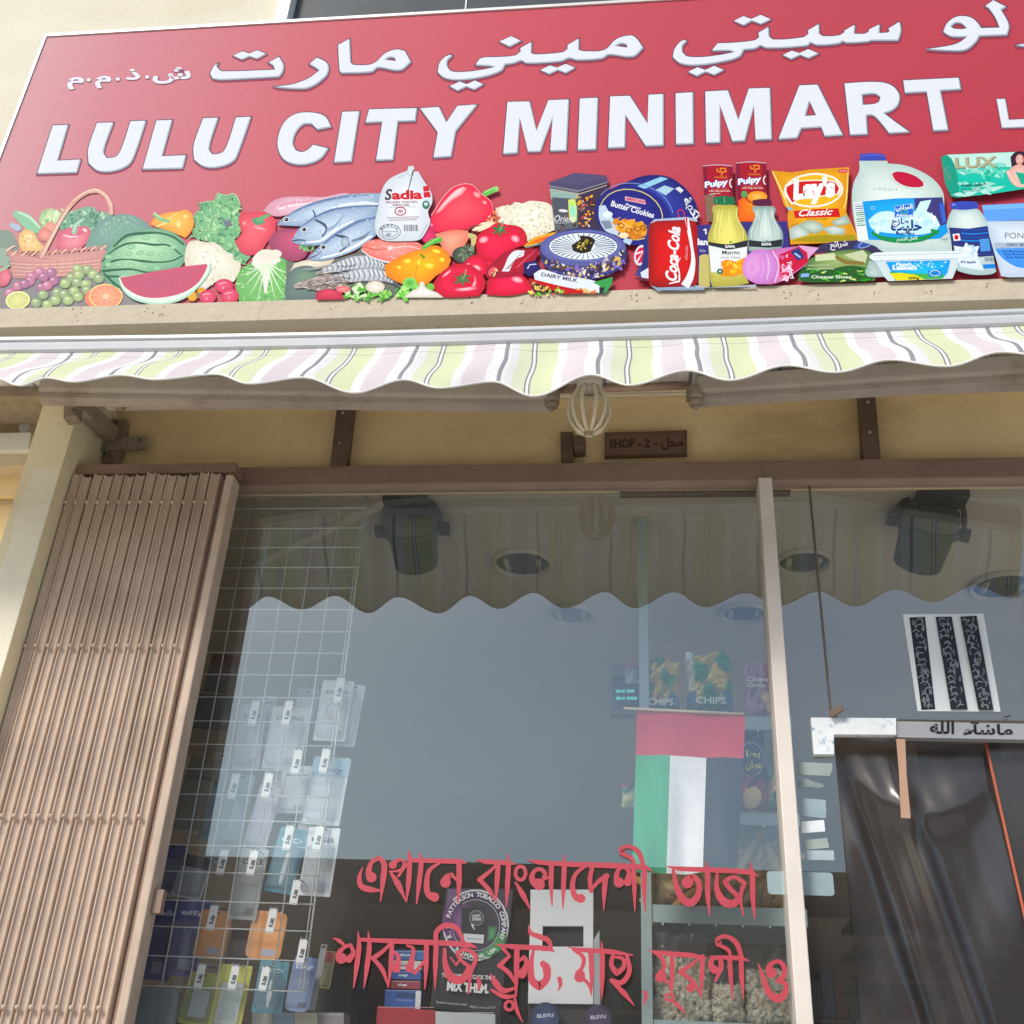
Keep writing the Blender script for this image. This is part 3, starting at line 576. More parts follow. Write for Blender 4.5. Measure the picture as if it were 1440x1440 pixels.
p.P([(186,208),(398,132),(650,154),(662,205),(425,282),(190,240)], '57526c', sm=False); p.P([(188,212),(398,136),(645,156),(640,170),(420,235)], '5f5a74', sm=False); p.K([(190,238,10),(425,280,10),(660,208,8)], '8e9098', sm=False); p.K([(190,262,6),(425,306,8),(655,232,5)], 'c4bca8', sm=False)
p.SC([(400,330),(560,320),(545,440),(530,600),(430,600),(430,450)], 70, 5, 18, ['a8685c','e8b868','5c3434','d8d0c8','c05c50','3a2a34'], 21)
p.SC([(240,480),(420,480),(420,610),(245,610)], 30, 5, 14, ['7a5a54','8c6c60','4c3c44'], 22)
p.G([(340,350),(395,345),(410,420),(408,520),(375,540),(350,500)], '9fe0dc','e2e494'); p.E(375,380,22,20,'e8f070','a8dcb0'); p.E(300,440,38,12,'e8e8ec',rot=5)
p.T('Orient', 228, 530, 56, 'e8ecf0', shear=.3, w=170, rot=0); p.K([(235,540,3),(320,540,3),(400,528,2)], 'd8dce4')
p.done('printed_tin_of_sweets', sign)
p = Pic(YS)
p.G([(600,330),(700,260),(830,200),(980,152),(1150,165),(1270,240),(1360,350),(1385,460),(1360,540),(1100,660),(700,640),(575,520),(560,420)], '4a55a4','2a2a66', (1000,350)); 
p.P([(900,240),(1090,165),(1150,180),(960,262)], 'a9cfe0', sm=False); p.P([(1050,270),(1120,235),(1200,260),(1130,315)], 'b9cfdc', sm=False); p.P([(1205,260),(1240,245),(1275,275),(1250,298)], 'dfe4ea', sm=False); p.T('1a11', 1216, 283, 20, '40406a', rot=-30)
p.E(865,480,310,235,'32347c',rot=14); p.RING(875,470,320,250,6,'8f9cc4',rot=14,a0=200,a1=340)
p.E(850,470,262,205,'d9cf9c',rot=15); p.E(850,470,254,197,'3b3d86','2d2f72',rot=15)
p.P([(590,400),(640,395),(670,450),(760,590),(740,640),(640,600),(590,500)], 'ccd8e4'); p.E(660,470,40,26,'e8f0f6'); p.P([(600,520),(680,520),(700,580),(640,590)], '8f96a4'); p.K([(700,520,6),(760,495,10)], 'c0a0a0')
p.SC([(720,530),(800,510),(980,560),(1000,640),(860,660),(760,610)], 46, 22, 40, ['e0b070','d09a58','e8c088','c88c50'], 23, q=.7); 
for x, y in ((830,600),(900,585),(770,560),(950,575)): p.RING(x, y, 24, 17, 8, 'a8703c', rot=20)
p.E(790,640,40,24,'f0e2c8'); p.P([(800,660),(860,680),(840,720),(780,690)], 'c0d4e4')
p.P([(800,322),(960,352),(970,390),(800,356)], 'dcb8c0'); p.T('AMERICANA', 806, 350, 22, 'b03058', rot=-11, bold=.03, w=156); p.T('Premium', 800, 396, 22, 'eef0f8', rot=-16, shear=.3, w=130, bold=.02); p.T('Butter Cookies', 684, 400, 46, 'f2f4fa', rot=-16, bold=.025, w=360)
p.T('ﺔﻬﻛﻧ', 1270, 350, 60, 'eceef6', rot=-60, bold=.03, w=190); p.RING(1255,465,26,36,8,'c8506c',rot=-20)
p.done('printed_cookie_tin', sign)
p = Pic(YS)
p.E(465,790,355,215,'5b5a84','3e3c60'); p.E(460,740,350,150,'8b90b8','686a98'); p.SC([(130,830),(460,900),(780,760),(800,880),(640,980),(450,1010),(220,950)], 130, 8, 30, ['d8c088','3a3244','ece6da','6b5548','8a7ab8','a8a4b8','54466c'], 24, q=.55)
p.E(462,728,276,108,'eef3f8'); 
for i in range(34):
    a = 2*math.pi*i/34; p.K([(462+100*math.cos(a),728+38*math.sin(a),3),(462+190*math.cos(a+.08),728+74*math.sin(a+.08),5),(462+262*math.cos(a+.12),728+102*math.sin(a+.12),9)], '49597a', cap=False)
p.P([(365,720),(440,670),(430,640),(520,650),(560,680),(520,770),(450,785),(380,765)], '2c2824'); p.SC([(380,720),(520,660),(540,700),(440,770)], 18, 6, 16, ['a8965c','d8cc94'], 3); p.RING(462,730,300,124,7,'7c84c0'); p.RING(462,800,345,170,6,'6068b0',a0=10,a1=170)
p.P([(60,950),(130,915),(280,960),(560,1010),(600,1060),(590,1105),(330,1060),(70,1000)], 'e8edf4'); p.T('DAIRY MILK', 120, 968, 30, '5a5068', rot=-10, w=300, bold=.03)
p.P([(20,985),(80,1000),(330,1062),(585,1106),(300,1112),(120,1060),(30,1020)], 'b83c48', sm=False); p.P([(30,1010),(180,1060),(150,1095),(60,1090)], '3c2c2c', sm=False); p.SC([(40,1010),(180,1060),(150,1090),(60,1080)], 12, 10, 20, ['e0c890','c0a080'], 3)
p.SC([(400,1060),(560,1085),(560,1110),(420,1100)], 14, 10, 18, ['e8cfa0','d8906c'], 5); p.P([(540,1020),(700,975),(690,1040),(640,1105),(600,1100),(600,1050)], '5fa06c'); p.P([(590,1060),(640,1060),(620,1105),(595,1105)], '38343c', sm=False)
p.SC([(180,1090),(260,1060),(300,1100)], 8, 12, 20, ['8cc870','f0e0b0'], 6)
p.done('printed_sweet_bowl', sign)
p = Pic(YS)
p.P([(880,960),(920,880),(960,700),(990,540),(1010,560),(990,1000)], '4a4c80', sm=False); p.P([(870,990),(930,975),(1010,1000),(1000,1015)], '6c3c4c', sm=False)
p.E(925,800,50,85,'e4dfe8',rot=12); p.E(925,800,36,66,'c84860',rot=12); p.K([(890,790,12),(960,760,12)], 'f0f0f4'); p.K([(900,850,12),(940,780,12)], 'f0f0f4')
p.P([(950,700),(985,600),(985,980),(930,960)], '3a3c70', sm=False); p.P([(925,940),(990,900),(990,990),(935,980)], 'dfe4ee', sm=False); p.T('P&G', 945, 830, 30, 'c84860', rot=80)
p.done('printed_snack_pack', sign)
p = Pic(YS)
p.P([(1000,1040),(1060,1062),(1370,1052),(1440,1060),(1440,1080),(1060,1085)], '9fb0c4', sm=False)
p.G([(1010,520),(1060,508),(1300,495),(1370,520),(1396,600),(1396,1010),(1370,1048),(1090,1062),(1000,1045),(990,1000),(990,620)], 'cc2a3e','8c1c30', (1180,780), pw=2.6, sm=False)
p.P([(1000,545),(1040,508),(1300,490),(1380,505),(1390,530),(1300,512),(1060,522)], 'b8c4d4', sm=False)
p.K([(1300,500,30),(1318,600,30),(1345,760,22),(1352,860,36),(1325,980,60),(1285,1052,70)], 'f2f0f4', cap=False)
p.K([(1298,500,14),(1305,600,6)], 'cc2a3e')
p.T('Coca-Cola', 1215, 1010, 92, 'f6f4f6', rot=86, shear=.35, bold=.035, w=440); p.K([(1160,1030,8),(1240,1010,16),(1240,940,10),(1225,870,12),(1250,820,4)], 'f6f4f6')
p.T('classic', 1305, 838, 24, 'e4b8c0', rot=88, w=115)
p.done('printed_cola_can', sign)
F(980, 215, 6.0)
p = Pic(YS)
for x0, x1, yt in ((50,300,105),(330,585,80)):
    s = 20 if x0 > 100 else 25
    p.P([(x0,yt+4),((x0+x1)/2,yt-8),(x1,yt+4),(x1+12,580),(x0+s,580)], 'a03348', sm=False); p.P([(x0,yt+4),(x0+30,yt),(x0+50,580),(x0+s,580)], '7c3448', sm=False); p.P([(x1-34,yt+4),(x1,yt+4),(x1+12,580),(x1-20,580)], '843044', sm=False)
    p.K([(x0,yt+6,5),((x0+x1)/2,yt-4,6),(x1,yt+6,5)], 'c9ccd4'); cx = (x0+x1)/2+30
    p.K([(cx-36,yt+30,10),(cx-30,yt+52,12),(cx-6,yt+58,10),(cx-6,yt+26,10)], 'e0a030', sm=False); p.K([(cx-10,yt+26,10),(cx+36,yt+26,11),(cx+40,yt+52,11),(cx+8,yt+60,10),(cx+4,yt+84,10)], 'e0a030')
    p.T('POKKA', cx-52, yt+108, 14, 'cf9430', w=104, bold=.03); p.T('Pulpy', x0+16, yt+190, 50, '4a6ab0', rot=8, bold=.09, w=205, shear=.1); p.T('Pulpy', x0+16, yt+188, 48, 'f2f6fa', rot=8, bold=.045, w=203, shear=.1); p.RING(x1-4,yt+150,18,34,9,'eef4fa',a0=90,a1=270)
    p.T('Orange Juice Drink', x0+70, yt+205, 12, 'd88c70', w=150); p.T('with Pulp and Sacs', x0+50, yt+222, 14, 'e8d8d4', w=180, bold=.02)
p.G([(350,400),(400,370),(430,420),(470,400),(590,400),(585,580),(350,580)], 'efa060','dc7840'); p.E(510,370,85,48,'f0c890','dd9c5c'); p.E(400,350,26,30,'6fa070')
p.P([(65,360),(150,330),(160,580),(80,580)], '8c7468'); p.K([(110,350,4),(200,340,4)], 'e8e0dc')
p.done('printed_juice_cans', sign)
p = Pic(YS)
p.P([(5,610),(330,585),(760,578),(780,780),(780,850),(100,1130),(10,1120)], '45407c', sm=False); p.P([(20,870),(60,855),(100,860),(110,1130),(15,1130)], 'c8c090'); p.T('lan', 6, 775, 52, 'eef0f6', bold=.04, w=86); p.K([(62,650,14),(76,640,10),(76,680,14)], 'eef0f6', sm=False); p.T('ﻂﻠﺣ', 20, 835, 24, 'dfe2ee')
p.P([(-20,1115),(100,1135),(500,1110),(500,1130),(0,1140)], 'b6bcc4', sm=False)
p.done('printed_biscuit_pack', sign)
def bottle(pts, c0, c1, cap, capc, ctr):
    p.G(pts, c0, c1, ctr, pw=2); p.P(cap, capc)
p = Pic(YS)
bottle([(150,440),(320,440),(350,460),(345,530),(370,590),(420,680),(430,760),(425,830),(440,930),(425,1060),(440,1100),(300,1125),(130,1130),(110,1060),(105,900),(95,780),(95,690),(120,620),(140,540),(125,465)], 'ece6a4','b4ae74', [(140,380),(220,362),(315,375),(325,430),(235,440),(140,428)], '3f7458', (260,700))
for x in (150,190,290,340,390): p.K([(x*.6+100,480,4),(x*.7+70,560,6),(x,660,5),(x,730,4)], 'f4f0bc' if x % 20 else 'c0b880')
p.K([(165,390,5),(165,425,5)], '8fbca0'); p.K([(230,372,6),(235,425,6)], '8fbca0'); p.P([(95,750),(260,770),(430,735),(425,800),(270,815),(100,790)], '34383c'); p.T('SAFA', 238, 800, 22, 'f0f2f4', bold=.04, w=86); p.E(285,752,12,8,'5aa060')
p.P([(100,780),(270,818),(425,790),(410,960),(120,1010)], 'eef0f2', sm=False); p.T('Mango', 212, 856, 34, '4a5050', w=150, bold=.02); p.T('with Nata', 196, 890, 18, '606868', w=175)
p.G([(200,920),(260,900),(330,930),(400,880),(425,900),(420,1010),(300,1040),(200,1040),(230,980)], 'f8c048','e89c30'); p.SC([(210,940),(410,900),(410,1020),(220,1030)], 22, 12, 30, ['f8cf60','f0a030','fbe090'], 31); p.E(195,1000,26,24,'3d6c60'); p.E(195,1000,10,10,'cfe0d8')
p.done('printed_mango_bottle', sign)
p = Pic(YS)
bottle([(470,450),(640,450),(665,470),(655,540),(680,590),(720,660),(728,740),(715,800),(600,830),(440,830),(430,740),(435,660),(475,580),(490,520),(470,480)], 'dbe6e0','94a8a4', [(470,400),(550,388),(625,392),(632,436),(550,450),(468,440)], '5c3048', (580,650))
for x in (460,520,580,640,690): p.K([(x*.5+285,480,5),(x*.7+170,570,6),(x,660,5),(x,720,4)], 'eef5f2' if x % 40 else '9db0ac')
p.P([(435,735),(580,750),(725,728),(715,790),(600,800),(440,790)], '34383c', sm=False); p.T('SAFA', 545, 780, 22, 'eef2f4', bold=.04, w=86); p.E(590,742,10,6,'5a90a0')
p.done('printed_coconut_bottle', sign)
p = Pic(YS)
p.P([(630,150),(800,165),(960,140),(1285,120),(1275,330),(1260,500),(1355,700),(1360,745),(1100,760),(790,772),(775,640),(765,540),(770,480),(735,440),(700,330)], 'd6a83c', sm=False)
p.G([(650,165),(800,175),(1270,135),(1260,320),(1250,480),(1320,700),(1080,740),(800,745),(790,520),(740,420)], 'edc654','d4a238', (1000,300), sm=False); p.K([(640,160,8),(720,330,14),(770,460,8)], 'f4e6b0'); p.K([(1275,140,6),(1262,380,10),(1240,470,8)], 'f2e2a4'); p.K([(790,620,8),(860,590,6)], 'a88430')
p.E(985,315,252,146,'f3f1ea',rot=-3); p.E(985,315,236,130,'e8c050',rot=-3); p.P([(745,270),(850,235),(1100,228),(1180,240),(1215,300),(1200,350),(1000,375),(850,400),(800,440),(760,380),(740,320)], 'f3f1ea'); p.P([(760,285),(850,245),(1100,238),(1170,250),(1200,300),(1180,345),(1000,365),(850,390),(805,420),(775,370),(755,320)], 'c03048')
p.T("Lay's", 812, 382, 150, 'f8f6f4', rot=4, bold=.07, w=360, shear=.12)
p.P([(815,490),(1000,475),(1195,468),(1210,540),(1000,545),(830,550)], 'c03048'); p.T('Classic', 860, 535, 56, 'f8f4f2', rot=3, bold=.02, w=290, shear=.4); p.T('POTATO CHIPS', 925, 565, 14, '8c6420', w=180, bold=.02)
p.RING(1235,152,42,14,5,'b03058'); p.E(1235,152,38,11,'d88c8c'); p.E(785,470,26,14,'9fc0d8',rot=20)
for q, c0, c1 in (([(780,640),(850,610),(940,650),(950,700),(880,735),(785,725)], 'dde4e0','aebcb4'), ([(850,610),(940,570),(1040,590),(1080,640),(1000,680),(930,660)], 'd4dcd4','a3b3a8'), ([(1060,640),(1150,615),(1250,640),(1255,680),(1140,708)], 'dfe6e2','a8b8b0'), ([(1130,580),(1220,540),(1260,520),(1300,590),(1240,610),(1160,610)], 'd0d8d0','9fb0a4')): p.G(q, c0, c1)
p.P([(800,740),(1000,690),(1330,690),(1350,735),(1080,755)], 'a89a4c', sm=False); p.K([(800,735,10),(1000,690,12),(1250,700,8)], 'c8b45c')
p.done('printed_crisps_bag', sign)
p = Pic(YS)
p.P([(960,850),(1060,770),(1300,740),(1560,730),(1700,880),(1560,890),(1230,830)], '453f5c'); p.T('ﺢﺋﺍﺮﺷ', 1125, 800, 46, 'f0f0f4', rot=8, w=150, bold=.02); p.P([(1320,800),(1400,725),(1560,705),(1530,770),(1330,812)], '4c5c9c'); p.RING(1430,765,70,26,5,'bcc8e4',rot=-25)
p.G([(880,1000),(950,900),(1100,840),(1400,815),(1500,860),(1530,960),(1500,1080),(1000,1095),(850,1080)], 'a9b88c','5f7c54', (1200,900)); p.P([(1000,860),(1160,845),(1180,900),(1000,915)], 'd5dcc0'); p.P([(1240,860),(1400,820),(1440,860),(1420,930),(1300,890)], 'cdd2b8'); p.K([(1180,880,30),(1260,920,40),(1400,930,24)], '8c8058')
p.P([(850,1030),(900,960),(1100,980),(1300,950),(1500,990),(1480,1080),(1000,1095),(880,1080)], '3f6440'); p.SC([(900,980),(1480,970),(1460,1080),(920,1080)], 34, 10, 34, ['57a050','2c4c38','7cb868','dfe8a8'], 33, q=.25, rot=0); p.K([(920,980,4),(1160,978,4)], 'e8eee0', sm=False); p.K([(940,950,3),(1120,945,3)], 'e8eee0', sm=False)
p.T('Cheese Slices', 965, 1058, 26, 'e8f0e0', w=340, bold=.02); p.P([(880,1020),(950,1015),(945,1045),(875,1050)], '9cb8e0')
p.done('printed_cheese_pack', sign)
p = Pic(YS)
p.P([(860,780),(1030,800),(960,870),(940,900)], 'd8b4d0', sm=False)
p.G([(470,835),(620,815),(860,785),(930,860),(940,920),(900,960),(720,1080),(600,1110),(440,1080)], 'dca8d0','c084b0', (700,950)); p.P([(690,860),(860,790),(930,840),(940,920),(860,980),(700,1080)], 'bc3458', sm=False); p.SC([(700,880),(760,850),(780,1060),(700,1080)], 14, 16, 34, ['e8b0cc','f0d0e0','d07898'], 34)
p.P([(790,830),(860,800),(910,880),(850,910)], '3c4478', sm=False); p.K([(830,850,16),(870,880,14)], 'b8c8e4', sm=False); p.T('Yoghurt', 760, 920, 40, 'f6ecf4', rot=-78, w=150, shear=.3, bold=.03); p.RING(730,1055,28,18,6,'f0c8dc',rot=-30)
p.K([(640,830,10),(690,940,12),(660,1090,10)], 'ead0e6'); p.E(540,960,145,150,'dcb2dc','c490c4',rot=5); p.E(470,960,84,118,'e2bce0','cf9ccc',rot=8); p.E(470,960,40,56,'d4a4d0','dab0d8'); p.K([(590,850,5),(610,960,6),(590,1070,5)], 'eedcf0'); p.K([(560,845,4),(580,960,5),(560,1080,4)], 'b888b8')
p.done('printed_pink_bottle', sign)
F(1190, 200, 5.76)
p = Pic(YS)
JUG = [(105,150),(330,150),(340,172),(450,182),(560,215),(680,280),(760,360),(790,430),(800,600),(840,740),(860,890),(310,890),(230,840),(100,800),(60,620),(45,460),(60,330),(105,230)]
p.G(JUG, 'eef4f0','c3d2ce', (350,560), pw=1.8, sm=True)
p.G([(370,258),(400,240),(480,245),(570,280),(625,325),(625,355),(580,366),(480,355),(400,310)], 'b8485c','b24456'); p.K([(340,200,8),(350,260,10),(400,330,10),(520,375,8),(640,380,5)], 'cbd8d4')
p.P([(112,95),(210,88),(305,95),(328,145),(210,150),(105,150)], '5058a4'); p.K([(125,115,8),(215,100,8),(300,112,8)], '6c76c0'); p.T('12 08 05 23 14', 215, 388, 24, 'a8b0ae', rot=-2, w=200)
p.P([(60,490),(130,482),(180,790),(95,800)], 'eef4f2', sm=False)
for i in range(11): y = 505+i*17; p.K([(68+i*2,y,9 if i % 3 else 5),(135+i*2,y-6,9 if i % 3 else 5)], '3f8c6c' if i > 3 else '7080a0', sm=False, cap=False)
p.G([(132,480),(400,455),(780,445),(800,600),(835,720),(760,780),(500,800),(180,790)], '58b4e0','4a9cd4', (350,560), sm=False); p.P([(550,455),(780,445),(815,660),(760,680),(640,600),(560,560)], '4b4878', sm=False)
p.P([(180,630),(260,570),(360,560),(440,590),(560,560),(600,480),(690,465),(650,560),(720,600),(760,670),(720,720),(560,750),(400,740),(250,720),(200,690)], 'd9f0fa'); p.SC([(200,600),(700,580),(740,700),(220,730)], 40, 10, 34, ['eaf8fd','c4e6f4','f6fcfe'], 40, q=.5); p.SC([(640,560),(720,560),(760,660),(700,660)], 8, 6, 12, ['eef6fa'], 41)
p.P([(390,515),(545,495),(545,605),(390,610)], '3f78c4', sm=False); p.K([(392,517,4),(543,497,4),(543,603,4),(392,608,4),(392,517,4)], 'c8dcf0', sm=False, cap=False); p.T('ﻲﻋﺍﺮﻤﻟﺍ', 400, 545, 34, 'f4f8fc', rot=3, w=138, bold=.03); p.RING(468,562,30,14,6,'8cc480'); p.T('Almarai', 402, 602, 22, 'eaf2f8', w=135, bold=.03)
p.T('ﺝﺯﺎﻃ', 365, 662, 48, '38508c', w=140, bold=.03); p.T('ﺐﻴﻠﺣ', 362, 712, 80, '2c4480', w=250, bold=.04); p.T('FRESH MILK', 405, 750, 17, '38508c', w=155, bold=.04)
p.K([(215,735,24),(300,778,36),(460,795,42),(620,780,40),(740,730,20)], '3f9060'); p.P([(680,700),(760,715),(700,760)], '3f9060', sm=False); p.T('ﻢﺳﺪﻟﺍ ﻞﻣﺎﻛ', 410, 798, 26, 'eef6ee', rot=4, w=170, bold=.02); p.RING(215,532,14,14,4,'c0e4f4'); p.T('ﺪﻴﺟ', 768, 790, 30, '8c98a8', w=56)
p.P([(755,500),(790,490),(810,640),(780,660)], '5470c0', sm=False)
p.done('printed_milk_jug', sign)
p = Pic(YS)
p.G([(860,545),(1060,540),(1110,590),(1150,660),(1165,760),(1215,1050),(1170,1070),(1050,1075),(960,1060),(900,1040),(860,800),(815,690),(830,600)], 'e6eeec','b6c8ca', (980,620), pw=1.8)
p.P([(845,490),(950,478),(1060,482),(1075,535),(960,548),(845,540)], '4e5aa8'); p.E(870,505,14,8,'94a0d8')
p.P([(830,690),(990,700),(1145,678),(1200,920),(1080,930),(900,850),(860,830)], '3c4478', sm=False)
for i in range(4): p.K([(935,710+i*28,10),(1040,715+i*28,12),(1150,705+i*28,8)], ['2f5aa8','4c8cd0'][i % 2])
p.P([(860,745),(915,738),(928,795),(872,800)], 'f0f0f4', sm=False); p.E(893,770,18,20,'c03848'); p.P([(1080,785),(1155,780),(1170,880),(1090,885)], '6f9cd0', sm=False)
p.P([(880,840),(950,850),(970,810),(1010,850),(1080,840),(1060,910),(1120,1040),(930,1010),(880,900)], 'e4eef6'); p.SC([(900,840),(1060,840),(1080,920),(920,900)], 18, 8, 22, ['f0f6fa','c8daec'], 42); p.T('Fresh', 930, 980, 20, '4c5488', w=120, bold=.03); p.P([(1105,990),(1205,985),(1212,1020),(1112,1024)], '4c8cd0', sm=False)
for i in range(7): p.K([(1122+i*11,932,4+2*(i % 2)),(1126+i*11,965,4+2*(i % 2))], '4c5060', sm=False, cap=False)
p.done('printed_milk_bottle', sign)
p = Pic(YS)
p.G([(1140,640),(1500,635),(1560,640),(1560,1090),(1320,1095),(1255,1085),(1200,900),(1160,760)], 'eef3f8','c8d4e0', (1400,800), sm=False); p.P([(1100,510),(1440,492),(1600,495),(1600,635),(1440,632),(1145,640),(1115,600)], '7fa8e4', sm=False); p.P([(1100,512),(1600,492),(1600,525),(1110,548)], '93bcf0', sm=False)
p.T("POND'S", 1285, 780, 50, '6c7480', w=260); p.P([(1195,815),(1600,805),(1600,850),(1205,862)], 'b4c0cc', sm=False); p.T('DRY SKIN', 1305, 842, 22, '606c80', w=190, bold=.03)
p.P([(1208,862),(1600,850),(1600,1015),(1400,1015),(1290,960),(1230,900)], '6c9ce4'); 
for i in range(3): p.T('Body Moisturising Cream'[:22-i*4], 1265+i*15, 890+i*24, 15, '3c5484', w=220-i*20, bold=.03)
p.done('printed_cream_jar', sign)
p = Pic(YS)
p.G([(185,960),(260,960),(330,1090),(180,1090),(150,1060)], 'c8d4d0','a8bab8'); p.P([(230,950),(910,935),(900,1010),(860,1105),(340,1125),(300,1080)], 'd9e3e6', sm=False); p.P([(185,920),(240,893),(960,880),(1000,925),(900,940),(240,962),(195,945)], 'e9f0f2'); p.K([(215,918,4),(950,898,4)], 'b0bec6', sm=False); p.K([(235,962,6),(900,942,6)], 'b3c1c9', sm=False)
p.G([(320,968),(845,955),(820,1060),(780,1105),(400,1120)], '6cc0e8','4ea0d8', sm=False); p.P([(350,1050),(560,1062),(800,1070),(780,1105),(400,1120)], '6ab070', sm=False); p.P([(350,1065),(440,1058),(560,1075),(640,1112),(410,1120)], 'f0e04c', sm=False)
p.T('Fresh', 400, 1000, 26, 'f4fafc', w=130, bold=.04, shear=.2); p.T('Labneh', 376, 1032, 38, 'f4fafc', w=195, bold=.05); p.T('200g', 502, 1110, 22, '4c5c30', w=90, bold=.04); p.P([(665,1040),(770,1030),(775,1085),(670,1090)], '3c88cc', sm=False); p.RING(720,1060,40,22,5,'eaf4fa'); p.SC([(430,975),(820,965),(800,1010),(460,1030)], 30, 4, 14, ['a8daf0','d4eef8'], 44)
p.done('printed_labneh_tub', sign)
p = Pic(YS)
p.P([(770,120),(820,100),(1080,90),(1360,78),(1560,72),(1560,360),(1440,378),(1200,415),(900,448),(850,440),(800,330)], '63bfae', sm=False)
p.P([(820,102),(1560,74),(1560,210),(1200,195),(1000,215),(920,240),(880,190)], 'cfe9e2', sm=False); p.SC([(900,180),(1300,170),(1300,230),(950,260)], 40, 14, 50, ['a4d8cc','88ccbc','c4e6de'], 45, q=.4, rot=0)
p.P([(768,120),(805,103),(850,130),(890,230),(912,380),(900,445),(852,438),(805,340)], '3f9c8a'); p.T('LUX', 790, 210, 44, '8c9484', rot=-76, w=110)
p.SC([(1080,250),(1280,200),(1300,280),(1120,300)], 20, 10, 30, ['58b49c','8cd4c4','b4e8dc'], 46); p.SC([(920,330),(1300,330),(1260,400),(920,430)], 20, 20, 60, ['b0dcd2','c8e8e0'], 47, q=.3, rot=0)
for dx, c, b in ((4,'6c7068',.03),(0,'b8b49c',.025)): p.T('LUX', 882+dx, 208+dx, 84, c, rot=2, w=340, bold=b)
p.T('Fresh Splash', 932, 362, 26, '38504c', rot=4, w=200, shear=.3, bold=.015); p.T('with cooling mint', 932, 388, 14, '38504c', rot=5, w=170); p.T('& sea minerals', 934, 408, 14, '38504c', rot=5, w=140)
p.G([(1330,120),(1370,80),(1440,78),(1500,120),(1500,200),(1340,205)], '4a3440','3c2c38'); p.E(1405,140,32,42,'ecc8c0','dcb0a8'); p.K([(1385,135,4),(1398,133,4)], '5c4040'); p.K([(1415,133,4),(1428,135,4)], '5c4040'); p.K([(1394,160,4),(1405,164,5),(1418,160,4)], 'c06070')
p.G([(1390,180),(1430,185),(1520,220),(1520,340),(1400,365),(1340,330),(1300,250),(1340,205)], 'eccfc6','dcb4ac'); p.P([(1370,240),(1440,250),(1520,240),(1520,330),(1420,345)], '58ac94'); p.K([(1310,240,26),(1350,310,24),(1400,350,24),(1480,345,20)], 'ebccc2')
p.done('printed_soap_box', sign)
# ================================================================== LIGHT AND WORLD
w = bpy.data.worlds.new('World'); sc.world = w; w.use_nodes = True; nt = w.node_tree
bg = nt.nodes['Background']; sky = nt.nodes.new('ShaderNodeTexSky'); sky.sky_type = 'NISHITA'; sky.sun_disc = False
SUN_EL, SUN_AZ = 39, -150                       # azimuth seen from the shop front: behind the photographer's left shoulder
sd = Vector((math.sin(R(SUN_AZ))*math.cos(R(SUN_EL)), math.cos(R(SUN_AZ))*math.cos(R(SUN_EL)), math.sin(R(SUN_EL))))
sky.sun_elevation = R(SUN_EL); sky.sun_rotation = R(SUN_AZ); sky.air_density = 1.2; sky.dust_density = 1.6; sky.ozone_density = 1.0
nt.links.new(sky.outputs[0], bg.inputs[0]); bg.inputs[1].default_value = .15
sl = bpy.data.lights.new('sun', 'SUN'); sl.energy = 2.5; sl.angle = R(14); sl.color = (1, .96, .9)
so = bpy.data.objects.new('sun', sl); col.objects.link(so); so.rotation_euler = (-sd).to_track_quat('-Z', 'Y').to_euler(); so.location = (0, -3, 8)
sc.view_settings.view_transform = 'Standard'; sc.view_settings.look = 'None'; sc.view_settings.exposure = 0
sc.cycles.max_bounces = 10; sc.cycles.transparent_max_bounces = 24; sc.cycles.caustics_reflective = False; sc.cycles.caustics_refractive = False

# ================================================================== SETTING
XL = -1.75
g = MB(); g.add([(-200,-200,0),(200,-200,0),(200,200,0),(-200,200,0)], [(0,1,2,3)]); g.build('ground', mat('sand_ground', 'ece4d0', .95, var=.2, scale=.8), kind='structure')
g = MB(); g.box((-60,-3.6,.004), (60,-.17,.12)); g.build('pavement', mat('paving', 'f0eade', .85, var=.2, scale=3, stain=('8a8074', (2,2,2), .55, .5)), kind='structure')
g = MB(); g.add([(-60,-14,.006),(60,-14,.006),(60,-3.62,.006),(-60,-3.62,.006)], [(0,1,2,3)]); g.build('road', mat('asphalt', '9c9a94', .9, var=.2, scale=12), kind='structure')

PLAST = mat('cream_plaster', 'e6e0cc', .9, var=.08, scale=2.5, bump=.25, bscale=50, stain=('d8c898', (.8,.8,1.6), .52, .35))
YEL = mat('ochre_plaster', 'f6dca8', .9, var=.12, scale=3, bump=.25, bscale=45, stain=('b8905c', (1.2,1.2,3), .55, .4))
WHITEP = mat('white_patch_plaster', 'f2ebd4', .9, var=.07, scale=6, bump=.3, bscale=40)
BROWN = mat('brown_frame', '927868', .6, var=.15, scale=9, stain=('7a6252', (3,3,14), .5, .4))
BROWN2 = mat('brown_frame_lit', 'ab9382', .5, var=.15, scale=9)
ALU = mat('cream_aluminium', 'e6dcd2', .4, var=.08, scale=8, stain=('c0b0a0', (6,6,2), .56, .4))
ALUG = mat('shelf_aluminium', 'a8bcbc', .4, metal=.2, var=.08)
DARKM = mat('dark_metal', '75604f', .6, var=.2, scale=20, metal=.2)
GREYM = mat('awning_arm_paint', 'bcb0a4', .5, var=.2, scale=10, stain=('7a6a5c', (5,5,5), .5, .6))

zT = on(980, 649, -.03).z; zG = on(980, 673.5, -.03).z-.003
zLip0 = on(720, 443, YS).z; zLip1 = zb - .0045
wall_x0 = on(-14, 5, 0).x
building = thing('shop_building', (0, 0, 0), 'cream rendered shop building with ochre band above the glass front', 'building')
mb = MB(); mb.box((wall_x0, 0, zLip0+.01), (4.5, .2, 5.2)); mb.build('upper_wall', PLAST, building)
mb = MB(); mb.box((wall_x0, .012, zG+.004), (4.5, .026, zLip0+.009)); mb.build('fascia_wall', YEL, building)
